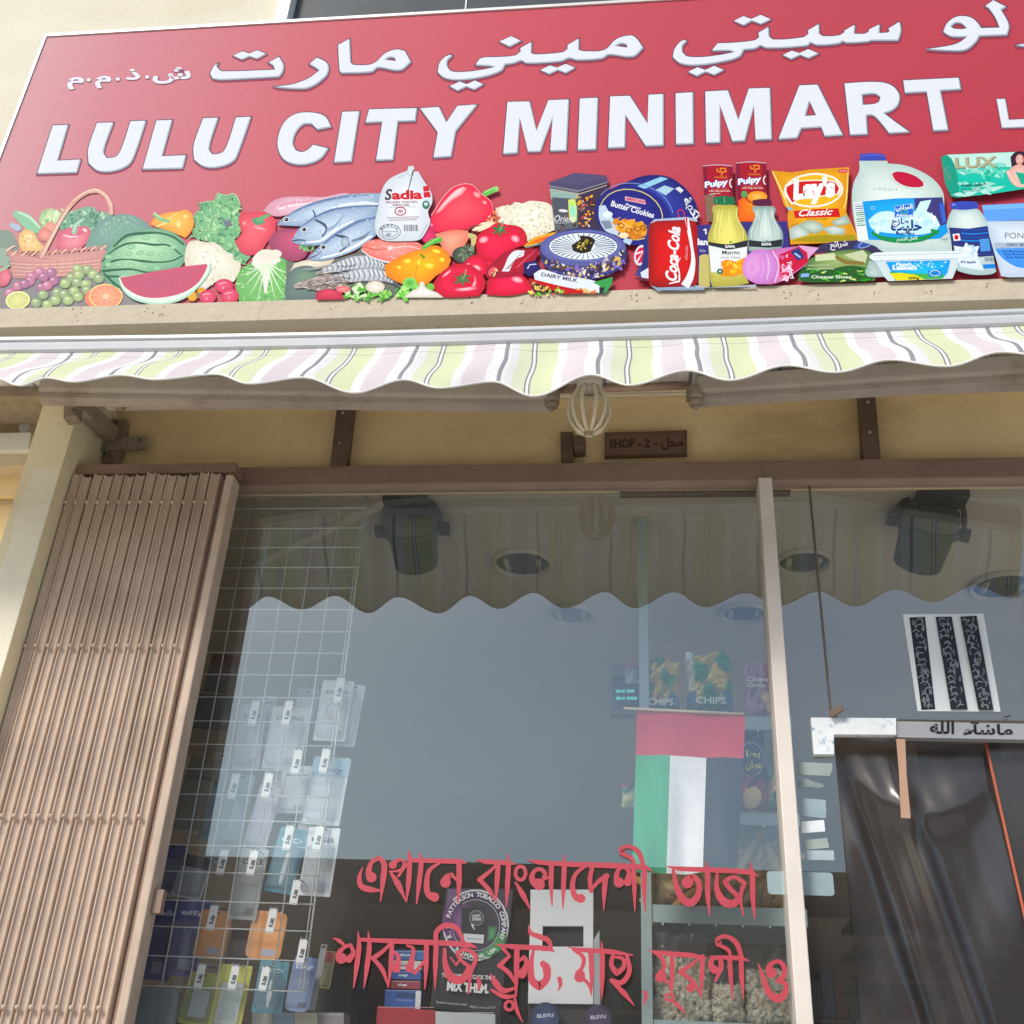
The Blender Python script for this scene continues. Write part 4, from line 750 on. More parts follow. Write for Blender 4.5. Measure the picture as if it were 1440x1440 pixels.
# pier
YP = -.15
xp1 = on(90, 645, YP).x; xp0 = on(48, 610, YP).x
mb = MB(); mb.box((xp0, YP, 0), (xp1, .011, zLip0-.01)); mb.build('pier', mat('pier_plaster', 'f0e4c2', .9, var=.07, scale=3, bump=.3, bscale=45, stain=('dcc896', (1,1,2.5), .54, .4)), building)
zp = on(80, 658, YP).z; wp = xp1-xp0
pp = Pic(YP, 2e-4, mapf=lambda x, y, yy: Vector((xp0+.001+(wp-.002)*x, yy, zp-y)))
pp.P([(.30,-.004),(.5,.0),(.7,-.003),(1,0),(1,2.7),(0,2.7),(0,.46),(.05,.40),(.12,.36),(.10,.27),(.2,.24),(.24,.17),(.16,.13),(.22,.06)], 'ffffff', sm=False); pp.done('plaster_patch', building, WHITEP)
# wall left of the pier
mb = MB(); mb.box((-6, .04, 0), (xp0, .25, 3.9)); mb.build('side_wall', YEL, building)
mb = MB(); mb.box((-6, .26, 3.9), (wall_x0-.01, .5, 4.0)); mb.build('side_parapet', PLAST, building)
win = MB(); win.quadbox([(-120,640),(-120,540),(46,540),(30,604)], .02, .038); win.build('window_pane', mat('old_glass', 'a0a4a4', .15, var=.05), building)
fr = MB(); fr.quadbox([(36,612),(60,558),(61,530),(48,530),(26,604)], -.03, .036); fr.quadbox([(-200,634),(-200,614),(43,608),(40,632)], -.05, .037)
fr.build('window_frame', mat('white_frame', 'efeee8', .5, var=.12, scale=8, stain=('b8a890', (8,8,8), .58, .5)), building)
lg = MB(); lg.quadbox([(-200,658),(-200,636),(39,634),(34,655)], -.03, .037); lg.build('window_sill', mat('sill', 'd9c7a8', .8), building)
# upper window behind the sign
uw = thing('upper_window', tuple(on(640, 10, 0)), 'dark tinted window in a white frame above the sign', 'window')
mb = MB(); a = on(405, 60, -.01); b = on(1500, -260, -.01); mb.box((a.x, -.012, a.z), (b.x, .0, b.z)); mb.build('pane', mat('tinted_glass', '4e5458', .35, spec=.15, var=.15, scale=3), uw)
mb = MB(); a2 = on(385, 60, -.02); mb.box((a2.x, -.05, a.z), (a.x-.001, .0, b.z)); a3 = on(648, 60, -.02); mb.box((a3.x, -.016, a.z), (a3.x+.004, -.0125, b.z)); mb.build('frame', mat('white_upvc', 'f2f2f0', .4), uw)

# lip and soffit under the sign
sof = thing('sign_ledge', (0, YS, zLip0), 'weathered beige ledge with peeling paint under the sign', 'ledge')
LIP = mat('ledge_paint', 'd2c4ac', .85, var=.10, scale=5, bump=.4, bscale=50, stain=('7c5c42', (42,42,60), .64, .75))
SOF = mat('peeling_soffit', 'e6d2b4', .85, var=.15, scale=7, bump=.5, bscale=25, stain=('8c6844', (7,10,9), .62, .6))
mb = MB(); mb.box((xl-1.2, YS-.006, zLip0), (xr, YS+.03, zLip1)); mb.build('lip', LIP, sof)
mb = MB(); mb.box((xl-1.2, YS+.031, zLip0+.012), (xr, -.001, zLip0+.04)); mb.build('soffit', SOF, sof)
rnd = random.Random(4)
F(0, 0, 1); rnd = random.Random(12); st_ = Pic(YS-.006, 6e-6)
for cx in (110, 207, 230, 465, 655, 735, 770, 900, 985, 1110, 1118, 1148, 1220, 1305, 60, 560, 1390):
    for k in range(rnd.randint(1, 5)):
        x = cx+rnd.uniform(-12, 12); y = 447-cx*.028+rnd.uniform(-9, 5); st_.SC([(x-2,y-2),(x+2,y-2),(x+2,y+2),(x-2,y+2)], 1, .5, 1.6, ['6e4e38','8a6a50','5c4436','9c7c5c'], rnd.random())
st_.done('rust_spots', sof, kind='stuff')
# curled paint flakes hanging from the soffit
for px in (300, 340, 520, 560, 610, 770, 800, 850, 885, 1010, 1085, 1135, 1160, 1210, 1240, 1290, 1330, 1390, 430, 670, 940):
    p0 = on(px, 448, YS+.04); wd = rnd.uniform(.02, .07); dp = rnd.uniform(.006, .016)
    mb = MB(); vs = []
    for i in range(6):
        t = i/5; vs += [(p0.x+wd*(t-.5), YS+.035, zLip0+.0105), (p0.x+wd*(t-.5)+rnd.uniform(-.004,.004), YS+.045+rnd.uniform(0,.02), zLip0+.0105-dp*math.sin(math.pi*t)-.001)]
    mb.add(vs, [(2*i, 2*i+1, 2*i+3, 2*i+2) for i in range(5)]); mb.build('paint_flake', mat('paint_flake', 'd6c4a6', .85, var=.2, scale=30), sof)

# ================================================================== SHOPFRONT
shop = thing('shopfront', (0, 0, 0), 'aluminium and glass shopfront with brown transom and cream mullion', 'shopfront')
tx0 = on(247, 660, -.03).x
mb = MB(); zM = zG+.003
mb.box((tx0, -.030, zM), (4.4, .011, zT)); mb.build('transom', BROWN, shop)
mb = MB(); mb.box((tx0+.02, -.0265, zG), (4.4, .01, zM-.0003)); mb.build('transom_lit_underside', BROWN2, shop)  # thin lighter strip, painting the light on the transom's underside
mb = MB(); mb.box((xp1, -.14, zG-.01), (tx0-.002, -.02, on(150, 668, -.14).z)); 
mL = on(1066.5, 672, -.04); mR = on(1085.5, 672, -.04); mb2 = MB(); mb2.box((mL.x, -.04, 0), (mR.x, .03, zG-.0005)); mb2.build('mullion', ALU, shop, bevel=.002)
mxl = mR.x + .001
# glass
gm = bpy.data.materials.new('shop_glass'); gm.use_nodes = True; nt = gm.node_tree; N = nt.nodes; L = nt.links; N.clear()
out = N.new('ShaderNodeOutputMaterial'); tr = N.new('ShaderNodeBsdfTransparent'); tr.inputs[0].default_value = (.97, .98, .97, 1)
gl = N.new('ShaderNodeBsdfGlossy'); gl.inputs['Roughness'].default_value = .0; gl.inputs[0].default_value = (.70, .89, 1, 1)
lw = N.new('ShaderNodeLayerWeight'); lw.inputs[0].default_value = .5; fz = N.new('ShaderNodeMath'); fz.operation = 'POWER'; fz.inputs[1].default_value = 5.0; L.new(lw.outputs['Facing'], fz.inputs[0]); mu = N.new('ShaderNodeMath'); mu.operation = 'MULTIPLY_ADD'; mu.use_clamp = True; mu.inputs[1].default_value = 1.5; mu.inputs[2].default_value = .165
df = N.new('ShaderNodeBsdfDiffuse'); df.inputs[0].default_value = (.8, .78, .74, 1)
nz = N.new('ShaderNodeTexNoise'); nz.inputs['Scale'].default_value = 2.2; nz.inputs['Detail'].default_value = 8; geo = N.new('ShaderNodeNewGeometry'); L.new(geo.outputs['Position'], nz.inputs[0])
mr = N.new('ShaderNodeMapRange'); mr.inputs[1].default_value = .3; mr.inputs[2].default_value = .75; mr.inputs[3].default_value = .012; mr.inputs[4].default_value = .06; L.new(nz.outputs[0], mr.inputs[0])
m1 = N.new('ShaderNodeMixShader'); m2 = N.new('ShaderNodeMixShader'); L.new(fz.outputs[0], mu.inputs[0]); L.new(mu.outputs[0], m1.inputs[0]); L.new(tr.outputs[0], m1.inputs[1]); L.new(gl.outputs[0], m1.inputs[2])
L.new(mr.outputs[0], m2.inputs[0]); L.new(m1.outputs[0], m2.inputs[1]); L.new(df.outputs[0], m2.inputs[2]); L.new(m2.outputs[0], out.inputs[0])
GLASS = gm
gx = on(1138, 690, 0).x
zD = on(1250, 1012, 0).z                                       # head of the door opening
mb = MB(); mb.add([(xp1, 0, .0), (mL.x, 0, .0), (mL.x, 0, zG+.004), (xp1, 0, zG+.004)], [(0,1,2,3)]); mb.build('window_pane', GLASS, shop)
dx = on(1174, 1060, 0).x
mb = MB(); mb.add([(mR.x,0,0),(dx,0,0),(dx,0,zD),(gx,0,zD),(gx,0,zG+.004),(mR.x,0,zG+.004)], [(0,1,2,3,4,5)]); mb.build('side_light', GLASS, shop)
mb = MB(); mb.add([(gx+.002,0,zD+.001),(4.3,0,zD+.001),(4.3,0,zG+.004),(gx+.002,0,zG+.004)], [(0,1,2,3)]); mb.build('door_transom_pane', GLASS, shop)
mb = MB(); mb.box((gx-.001,-.003,zD),(gx+.003,.004,zG)); mb.build('glass_joint', mat('silicone_joint', '6a645c', .7), shop)
F(0,0,1)

# ================================================================== FOLDING GATE
gate = thing('folding_gate', (on(200, 900, -.08).x, -.08, 0), 'brown collapsible steel gate folded back beside the glass', 'gate')
GATE = mat('gate_brown', 'cfb9a6', .68, var=.14, scale=7, bump=.15, bscale=60, stain=('a8957f', (10,10,2.2), .52, .5))
GATE2 = mat('gate_brown_dark', '9c8474', .6, var=.2, scale=8)
xg0 = on(104, 668, -.10).x; xg1 = on(313, 668, -.10).x; NS = 14; pitch = (xg1-xg0)/NS; ztop = on(200, 668, -.10).z
rnd = random.Random(2)
for i in range(NS):
    x = xg0+i*pitch+rnd.uniform(-.001,.001); mb = MB(); z1 = ztop + rnd.uniform(-.006,.003); wv = pitch
    prof = [(0,.018),(0,-.004),(.0018,-.0072),(.0040,-.0072),(.0055,-.0025),(wv*.45,.0),(wv*.66,-.001),(wv*.70,-.0045),(wv*.76,-.0055),(wv*.83,-.0035),(wv*.88,.006),(wv*.90,.018)]
    for a, b in zip(prof, prof[1:]): mb.add([(x+a[0],-.10+a[1],.06),(x+b[0],-.10+b[1],.06),(x+b[0],-.10+b[1],z1),(x+a[0],-.10+a[1],z1)], [(0,1,2,3)])
    n = len(prof); mb.add([(x+q[0],-.10+q[1],z1) for q in prof], [tuple(range(n))])
    o = mb.build('slat', GATE, gate)
    for py in (709, 911, 1152, 1425, 1760, 2300):
        r = MB(); zz = on(104+i*15, py+ (0 if py > 720 else 0), -.10).z
        r.lathe([(0,.0045),(.0028,.0038),(.0042,.0016),(.0046,0)], Matrix.Translation((x+.0035,-.1095,zz)) @ Matrix.Rotation(R(90),4,'X'), n=10); r.build('rivet', GATE, o)
mb = MB(); xe = on(318, 672, -.11).x; xe2 = on(329, 672, -.11).x
mb.box((xe,-.115,.05),(xe2,-.07,ztop-.01)); mb.build('end_post', GATE, gate, bevel=.003)
mb = MB(); mb.box((xe-.012,-.095,.05),(xe-.002,-.07,ztop-.012)); mb.build('inner_post', GATE2, gate)
mb = MB(); lz = on(200,1268,-.09); mb.box((xe2+.0005,-.10,lz.z-.02),(xe2+.018,-.085,lz.z+.02)); mb.build('latch', GATE2, gate)
mb = MB(); mb.box((xg0+.01,-.09,.05),(xg1,-.068,ztop-.02)); mb.build('lattice', GATE2, gate)
tr_ = MB(); tr_.box((on(100,668,-.09).x,-.098,ztop+.006),(on(333,660,-.09).x,-.056,ztop+.03)); tr_.build('top_track', BROWN, gate)

# ================================================================== AWNING
YB = -.345; YV = -.467
top_px = [(-160,477),(0,474.6),(250,471.5),(500,466.6),(740,460),(980,452),(1210,443.5),(1440,434.7),(1600,428)]
bot_px = [(-160,497.5),(0,496.5),(250,493),(500,488.5),(740,481.5),(980,474.7),(1210,466),(1440,457.3),(1600,451)]
TZ = [(on(x, y, YB).x, on(x, y, YB).z) for x, y in top_px]; BZ = [(on(x, y, YB).x, on(x, y, YB).z) for x, y in bot_px]
def itp(tab, x):
    if x <= tab[0][0]: return tab[0][1]
    for a, b in zip(tab, tab[1:]):
        if x <= b[0]: return a[1]+(b[1]-a[1])*(x-a[0])/(b[0]-a[0])
    return tab[-1][1]
awn = thing('retractable_awning', (0, YB, itp(BZ, 0)), 'striped retractable awning with pale front bar and scalloped valance over the glass', 'awning')
BAR = mat('awning_bar_paint', 'cdd0d4', .35, var=.06, scale=12, stain=('a8a49c', (1.5,8,60), .56, .35))
xa, xb = TZ[0][0], TZ[-1][0]; n = 60; mb = MB(); vs = []; fs = []
for i in range(n+1):
    x = xa+(xb-xa)*i/n; zt_, zb_ = itp(TZ, x), itp(BZ, x); h = zt_-zb_
    for y, z in ((YB+.004, zb_), (YB-.004, zb_+h*.12), (YB-.006, zb_+h*.45), (YB-.004, zb_+h*.62), (YB-.009, zb_+h*.68), (YB-.009, zb_+h*.86), (YB-.002, zt_), (YB+.035, zt_-.002), (YB+.035, zb_+.004)): vs.append((x, y, z))
for i in range(n):
    for k in range(9): a = i*9+k; b = i*9+(k+1) % 9; fs.append((a, a+9, b+9, b))
mb.add(vs, fs); mb.build('front_bar', BAR, awn)
EDGE = [(-160,541,.50),(-105,529,.485),(-52,541,.503),(-10,530,.485),(30,540,.505),(62,529.5,.487),(106,534.7,.506),(167,525.7,.485),(222,531.5,.506),(300,524.3,.481),(354,537.5,.502),(424,529,.474),(500,550.3,.481),(567,532,.463),(619,543.5,.476),(692,534.7,.449),(751,555,.456),(831,525,.456),(886,539.6,.472),(966,519,.460),(1027,532.6,.475),(1107,512,.467),(1176,521.5,.482),(1252,504,.470),(1332,513,.489),(1409,493,.474),(1490,501,.49),(1570,481,.476),(1650,489,.49)]
VX = [tuple(on(a, b, -p_)) for a, b, p_ in EDGE]      # crests and troughs of the scalloped edge
def edge(x, k):
    if x <= VX[0][0]: return VX[0][k]
    for a, b in zip(VX, VX[1:]):
        if x <= b[0]: t = (x-a[0])/(b[0]-a[0]); t = .5-.5*math.cos(math.pi*t); return a[k]*(1-t)+b[k]*t
    return VX[-1][k]
# stripe fabric
fm = bpy.data.materials.new('striped_canvas'); fm.use_nodes = True; nt = fm.node_tree; N = nt.nodes; L = nt.links; bs = N['Principled BSDF']; bs.inputs['Roughness'].default_value = .85; bs.inputs['Specular IOR Level'].default_value = .2
uvn = N.new('ShaderNodeUVMap'); uvn.uv_map = 'UVMap'; sx = N.new('ShaderNodeSeparateXYZ'); L.new(uvn.outputs[0], sx.inputs[0]); fr_ = N.new('ShaderNodeMath'); fr_.operation = 'FRACT'; L.new(sx.outputs[0], fr_.inputs[0])
rp = N.new('ShaderNodeValToRGB'); rp.color_ramp.interpolation = 'CONSTANT'; el = rp.color_ramp.elements
SS = [(0,'a09ca2'),(.02,'f4f4f1'),(.05,'eaecea'),(.13,'e4e8c8'),(.262,'928e98'),(.278,'f4f4f2'),(.305,'928e98'),(.322,'e2e7be'),(.54,'f4f5f1'),(.64,'e6dcdf'),(.86,'f4f3f1'),(.98,'a09ca2')]
el[0].position = 0; el[0].color = (*lin(SS[0][1]),1); el[1].position = SS[1][0]; el[1].color = (*lin(SS[1][1]),1)
for p_, c_ in SS[2:]: e_ = el.new(p_); e_.color = (*lin(c_),1)
L.new(fr_.outputs[0], rp.inputs[0])
nzz = N.new('ShaderNodeTexNoise'); nzz.inputs['Scale'].default_value = 40; mp_ = N.new('ShaderNodeMapping'); mp_.inputs['Scale'].default_value = (6,.6,1); L.new(uvn.outputs[0], mp_.inputs[0]); L.new(mp_.outputs[0], nzz.inputs[0])
mrr = N.new('ShaderNodeMapRange'); mrr.inputs[1].default_value=.3; mrr.inputs[2].default_value=.7; mrr.inputs[3].default_value = .88; mrr.inputs[4].default_value = 1.04; L.new(nzz.outputs[0], mrr.inputs[0])
# stitched seam line just under the bar
sm1 = N.new('ShaderNodeMath'); sm1.operation = 'COMPARE'; L.new(sx.outputs[1], sm1.inputs[0]); sm1.inputs[1].default_value = .15; sm1.inputs[2].default_value = .012
sm2 = N.new('ShaderNodeMath'); sm2.operation = 'MULTIPLY_ADD'; L.new(sm1.outputs[0], sm2.inputs[0]); sm2.inputs[1].default_value = -.18; sm2.inputs[2].default_value = 1
sm3 = N.new('ShaderNodeMath'); sm3.operation = 'MULTIPLY'; L.new(sm2.outputs[0], sm3.inputs[0]); L.new(mrr.outputs[0], sm3.inputs[1])
mxx = N.new('ShaderNodeMix'); mxx.data_type='RGBA'; mxx.blend_type='MULTIPLY'; mxx.inputs[0].default_value = 1; L.new(rp.outputs[0], mxx.inputs[6]); L.new(sm3.outputs[0], mxx.inputs[7]); L.new(mxx.outputs[2], bs.inputs['Base Color'])
bpn = N.new('ShaderNodeBump'); bpn.inputs['Strength'].default_value = .5; bpn.inputs['Distance'].default_value = .004; nzb = N.new('ShaderNodeTexNoise'); nzb.inputs['Scale'].default_value = 14; nzb.inputs['Detail'].default_value = 6; gp_ = N.new('ShaderNodeNewGeometry'); L.new(gp_.outputs['Position'], nzb.inputs[0]); L.new(nzb.outputs['Fac'], bpn.inputs['Height']); L.new(bpn.outputs[0], bs.inputs['Normal']); tl = N.new('ShaderNodeBsdfTranslucent'); L.new(mxx.outputs[2], tl.inputs[0]); mxs = N.new('ShaderNodeMixShader'); mxs.inputs[0].default_value = .12
L.new(bs.outputs[0], mxs.inputs[1]); L.new(tl.outputs[0], mxs.inputs[2]); L.new(mxs.outputs[0], N['Material Output'].inputs[0])
px_g = sorted(on(a, 483, YB).x for a in (104,224,347,470,593,719.6,847,978,1113.6,1254,1393)); per = (px_g[-1]-px_g[0])/10; ph0 = px_g[0]
def cloth(name, rows, m, parent, x0, x1, nx, nv, fn, uvf):
    vs = [fn(x0+(x1-x0)*i/nx, j/nv) for i in range(nx+1) for j in range(nv+1)]
    fs = [(i*(nv+1)+j, (i+1)*(nv+1)+j, (i+1)*(nv+1)+j+1, i*(nv+1)+j+1) for i in range(nx) for j in range(nv)]
    mb = MB(); mb.add(vs, fs, smooth=True); o = mb.build(name, m, parent); me = o.data; uv = me.uv_layers.new(name='UVMap')
    uvs = [uvf(x0+(x1-x0)*i/nx, j/nv) for i in range(nx+1) for j in range(nv+1)]
    for lp in me.loops: uv.data[lp.index].uv = uvs[lp.vertex_index]
    return o
def vfn(x, v):
    zt_ = itp(BZ, x)+.004; zb_ = edge(x, 2); s = v*v*(3-2*v)
    # the fabric flutters: soft lateral S-folds that follow the scallops
    y = YB+.004+(edge(x, 1)-YB)*(.45*v+.55*s) + .006*math.sin(x*31+v*2.2)*math.sin(math.pi*v)
    return (x+.003*math.sin(v*math.pi*2+x*5)*math.sin(v*math.pi), y, zt_+(zb_-zt_)*v)
cloth('valance', 0, fm, awn, xa+.02, xb-.02, 520, 14, vfn, lambda x, v: ((x-ph0)/per+ .0, v))
hem = MB(); hx = [xa+.03+(xb-xa-.06)*i/520 for i in range(521)]; hem.tube([Vector(vfn(x, 1.0)) for x in hx], .0022, n=6); hem.build('hem', mat('white_hem', 'f4f4f0', .8, var=0), awn)
# canopy sheet from the bar back to the roller
ZR = itp(TZ, 0)
def cfn(x, v): return (x, YB+.02+(.26)*v, itp(TZ, x)-.012+.05*v-.012*math.sin(math.pi*v))
cloth('canopy', 0, fm, awn, xa+.03, xb-.03, 60, 6, cfn, lambda x, v: ((x-ph0)/per, .5))
mb = MB(); zc0 = on(300, 563, -.10).z; mb.tube([(xa+.05,-.08,zc0+.07),(xb,-.08,zc0+.07)], .036, n=16); mb.build('roller', mat('roller_cloth','b0a08c',.8), awn)
mb = MB(); mb.box((xa,-.06,zc0+.10),(xb,.0,zc0+.13)); mb.build('back_plate', GREYM, awn)
# folding arms
def arm(pa, ya, pb, yb, h):
    A = on(*pa, ya); B = on(*pb, yb); mb = MB(); mb.beam(A, B, .05, h); mb.build('arm', GREYM, awn, bevel=.006)
    mb = MB(); mb.beam(A+Vector((0,.004,-h*.5-.006)), B+Vector((0,.004,-h*.5-.006)), .03, .011); mb.build('arm_rail', GREYM, awn)
arm((60,545), -.30, (772,556), -.15, .042)
arm((150,556), -.22, (772,552), -.12, .03)
arm((982,548), -.15, (1560,512), -.30, .040)
arm((982,545), -.12, (1500,525), -.20, .03)
KN = mat('cast_bracket', 'a0917e', .55, var=.25, scale=25, metal=.2)
def knuckle(px, py, Y, s=1.0):
    p = on(px, py, Y); mb = MB()
    mb.lathe([(.0,-.026*s),(.014*s,-.026*s),(.016*s,-.018*s),(.011*s,-.014*s),(.019*s,-.008*s),(.019*s,.016*s),(.013*s,.022*s),(0,.022*s)], Matrix.Translation(p), n=18)
    mb.lathe([(0,-.034*s),(.006*s,-.034*s),(.007*s,-.026*s)], Matrix.Translation(p), n=10); mb.box((p.x-.02*s,p.y-.008,p.z-.004),(p.x+.016*s,p.y+.02,p.z+.02*s)); mb.build('elbow_joint', KN, awn, bevel=.0015)
knuckle(776, 560, -.16, .9); knuckle(978, 556, -.16, .95)
mb = MB(); mb.tube([on(780,549,-.12), on(968,543,-.12)], .0075, n=12); mb.build('torsion_bar', mat('torsion_paint', 'b89a86', .4), awn)
# end bracket on the wall
br = MB(); F(0,400,2.88)
def fq(pts): return [fp(*q) for q in pts]
br.quadbox(fq([(418,720),(440,640),(455,545),(512,545),(500,640),(470,722)]), -.012, .010)
br.quadbox(fq([(395,672),(400,625),(590,612),(585,664)]), -.020, -.0125)
br.build('wall_bracket', KN, awn, bevel=.001)
br = MB(); br.beam(on(158,612,-.03), on(104,560,-.20), .028, .035); br.beam(on(104,545,-.20), on(102,592,-.20), .030, .030, up=(0,1,0)); br.beam(on(82,546,-.22), on(106,566,-.20), .03, .022)
br.build('bracket_arm', KN, awn, bevel=.003)
for x, y, s in ((470,560,.004),(447,695,.004),(565,632,.0045),(262,436,.005),(297,512,.005)):
    b = MB(); b.lathe([(0,.004),(s,.003),(s*1.1,0)], Matrix.Translation(on(*fp(x,y), -.022 if x > 320 else -.222)) @ Matrix.Rotation(R(90),4,'X'), n=10); b.build('bolt', DARKM, awn)
br = MB(); br.quadbox(fq([(-300,455),(-300,405),(130,402),(280,410),(300,440),(200,452)]), -.16, -.05); br.build('end_plate', KN, awn)
br = MB(); br.quadbox(fq([(388,400),(440,398),(520,400),(500,440),(470,470),(440,468),(425,430)]), -.26, -.22); br.build('arm_clamp', KN, awn, bevel=.002)
F(0,0,1)

# ================================================================== SMALL THINGS ON THE FASCIA
def post(pts, lab):
    t = thing('steel_post', tuple(on(sum(p[0] for p in pts)/4, max(p[1] for p in pts), -.02)), lab, 'post', 'dark flat posts on the ochre band')
    mb = MB(); mb.quadbox(pts, -.03, .010); mb.build('bar', DARKM, t, bevel=.001)
    for k in (.2, .62):
        x = pts[0][0]*(1-k)+pts[3][0]*k+10; y = pts[0][1]*(1-k)+pts[3][1]*k; b = MB(); b.lathe([(0,.004),(.004,.003),(.0045,0)], Matrix.Translation(on(x,y,-.0305)) @ Matrix.Rotation(R(90),4,'X'), n=10); b.build('screw', KN, t)
post([(475,560),(496,560),(484,660),(463,661)], 'dark brown flat post on the ochre band left of the bulb')
post([(1209,545),(1230,545),(1239,645),(1215,646)], 'dark brown flat post on the ochre band right of the number plate')
t = thing('angle_bracket', tuple(on(800, 652, 0)), 'small brown angle bracket on the fascia under the bulb', 'bracket')
mb = MB(); mb.quadbox([(788,607),(806,607),(806,652),(789,652)], -.012, .010); mb.build('plate', DARKM, t, bevel=.0008)
mb = MB(); mb.quadbox([(806.5,612),(823,611),(822,629),(807,630)], -.03, .010); mb.build('clip', DARKM, t, bevel=.002)
t = thing('shop_number_plate', tuple(on(908, 640, 0)), 'small dark plate reading SHOP 2 on the ochre band', 'plate')
mb = MB(); mb.quadbox([(850,608),(966,605),(966,638),(850,641)], -.004, .010); mb.build('plate', mat('plate_brown', '7c5f4c', .5, var=.15), t)
mb = MB(); mb.quadbox([(850,608),(966,605),(966,607),(850,610)], -.007, -.0042); mb.quadbox([(850,639),(966,636),(966,638),(850,641)], -.007, -.0042); mb.quadbox([(850,610.2),(852,610.2),(852,638.8),(850,638.8)], -.007, -.0042); mb.quadbox([(964,607.2),(966,607.2),(966,635.8),(964,635.8)], -.007, -.0042); mb.build('plate_rim', DARKM, t)
pp = Pic(-.0045); pp.T('SHOP', 857, 630, 12, '4c382e', rot=2, w=36, bold=.03); pp.T('-', 897, 629, 12, '4c382e', bold=.03); pp.T('2', 906, 629, 12, '4c382e', rot=2, bold=.03); pp.T('-', 920, 628, 12, '4c382e', bold=.03); pp.T('ﻞﺤﻣ', 930, 628, 13, '4c382e', rot=2, w=31, bold=.03); pp.done('plate_lettering', t)

# spiral energy-saving lamp
LY = -.22
t = thing('light_bulb', tuple(on(829, 600, LY)), 'unlit energy saving bulb with curved tubes hanging under the awning', 'light bulb')
c0 = on(829, 548, LY); c1 = on(832, 611, LY); H = c0.z-c1.z; rad = (on(856, 580, LY).x-on(800, 580, LY).x)/2
tube = mat('lamp_tube_glass', 'e4d8bc', .12, var=.06, spec=.7)
for k in range(5):
    a = 2*math.pi*k/5+.35; mb = MB(); pts = []
    for dth in (-.24, .24):
        seg = []
        for i in range(11):
            u = i/10; r = rad*(.30+.72*math.sin(math.pi*min(1, u*.93+.05))**.7) if u < .98 else rad*.28
            seg.append(Vector((c0.x+r*math.cos(a+dth*(1.0+.3*u)), LY+r*math.sin(a+dth*(1+.3*u)), c0.z-H*u*.96)))
        pts += seg if dth < 0 else seg[::-1]
    mb.tube(pts, .0042, n=10); mb.build('tube', tube, t)
mb = MB(); mb.lathe([(0,.0),(rad*.62,0),(rad*.66,.012),(rad*.5,.04),(.014,.055),(.014,.09),(0,.09)], Matrix.Translation(c0), n=24); mb.build('base', mat('lamp_base', 'd8d0c0', .4), t)

# ================================================================== INTERIOR SHELL
ZC = zG+.025
mb = MB(); mb.box((XL,.0275,ZC),(4.5,5.0,ZC+.1)); mb.build('ceiling', mat('ceiling_board', 'b9af9e', .9, var=.08, scale=2), kind='structure')
mb = MB(); mb.box((XL,.0,-.05),(4.5,5.0,.10)); mb.build('floor', mat('floor_tile', 'eee8de', .5, var=.1), kind='structure')
WD = mat('interior_wall', 'cbbfb0', .8, var=.15, scale=2)
mb = MB(); mb.box((XL,5.0,0),(4.5,5.1,ZC+.1)); mb.build('back_wall', WD, building)
mb = MB(); mb.box((XL-.1,.2,0),(XL,5.0,ZC+.1)); mb.build('left_wall', WD, building)
mb = MB(); mb.box((4.4,.2,0),(4.5,5.0,ZC+.1)); mb.build('right_wall', WD, building)
mb = MB(); mb.box((XL,.2,ZC+.101),(4.5,5.0,ZC+.5)); mb.build('roof_slab', WD, building)
# stock gondolas deeper in the shop
SH = mat('dark_goods', '6a5a54', .7, var=.3, scale=14)
gondcols = ['7a4a40','5c6a74','8a7450','4c5a4a','744848','9a8c7c','485874','a07848']
def gondola(x0, x1, y0, y1, z1, lab, seed):
    t = thing('shelf_unit', ((x0+x1)/2, y0, .1), lab, 'shelves', 'stock shelves inside the shop'); rn = random.Random(seed)
    mb = MB(); mb.box((x0,y1-.02,.1),(x1,y1,z1)); mb.box((x0,y0,.1),(x0+.02,y1-.021,z1)); mb.box((x1-.02,y0,.1),(x1,y1-.021,z1)); mb.build('frame', DARKM, t)
    z = .35
    while z < z1-.05:
        mb = MB(); mb.box((x0+.021,y0,z),(x1-.021,y1-.022,z+.02)); mb.build('shelf', DARKM, t)
        mb = MB(); x = x0+.04
        while x < x1-.12:
            wv = rn.uniform(.05,.13); h = rn.uniform(.12,.24); c = rn.choice(gondcols); mb.box((x,y0+.03,z+.021),(x+wv,y0+.2,z+.021+h), c); x += wv+.006
        mb.build('packets', PAPER, t); z += .36
    return t
gondola(-1.6, .2, 4.4, 4.95, 2.3, 'tall stocked shelf unit at the back of the shop on the left', 1)
gondola(.5, 2.4, 4.4, 4.95, 2.3, 'tall stocked shelf unit at the back of the shop on the right', 2)
# downlights
def downlight(px, py, wpx, lab):
    p = onz(px, py, ZC); d = (p-CAM).dot(M @ Vector((0,0,-1))); r = wpx/2*d/FPX
    t = thing('ceiling_downlight', (p.x, p.y, ZC), lab, 'downlight', 'round recessed downlights in the shop ceiling')
    mb = MB(); mb.lathe([(r,-.001),(r*.98,-.012),(r*.9,-.012),(r*.86,-.002)], Matrix.Translation((p.x,p.y,ZC)), n=36); mb.build('rim', mat('downlight_rim','b4a894',.5), t)
    mb = MB(); mb.lathe([(r*.86,-.002),(r*.8,-.0015),(0,-.0015)], Matrix.Translation((p.x,p.y,ZC)), n=36); mb.build('reflector', mat('downlight_bowl','3a342c',.25,metal=.5), t)
    for s in (-1, 1):
        mb = MB(); mb.tube([(p.x+s*r*.55,p.y-r*.3,ZC-.006),(p.x+s*r*.5,p.y+r*.4,ZC-.006)], .007, n=8); mb.build('lamp', mat('lamp_glass','a0987c',.2), t)
downlight(735, 790, 86, 'round downlight in the shop ceiling between the two hanging spotlights')
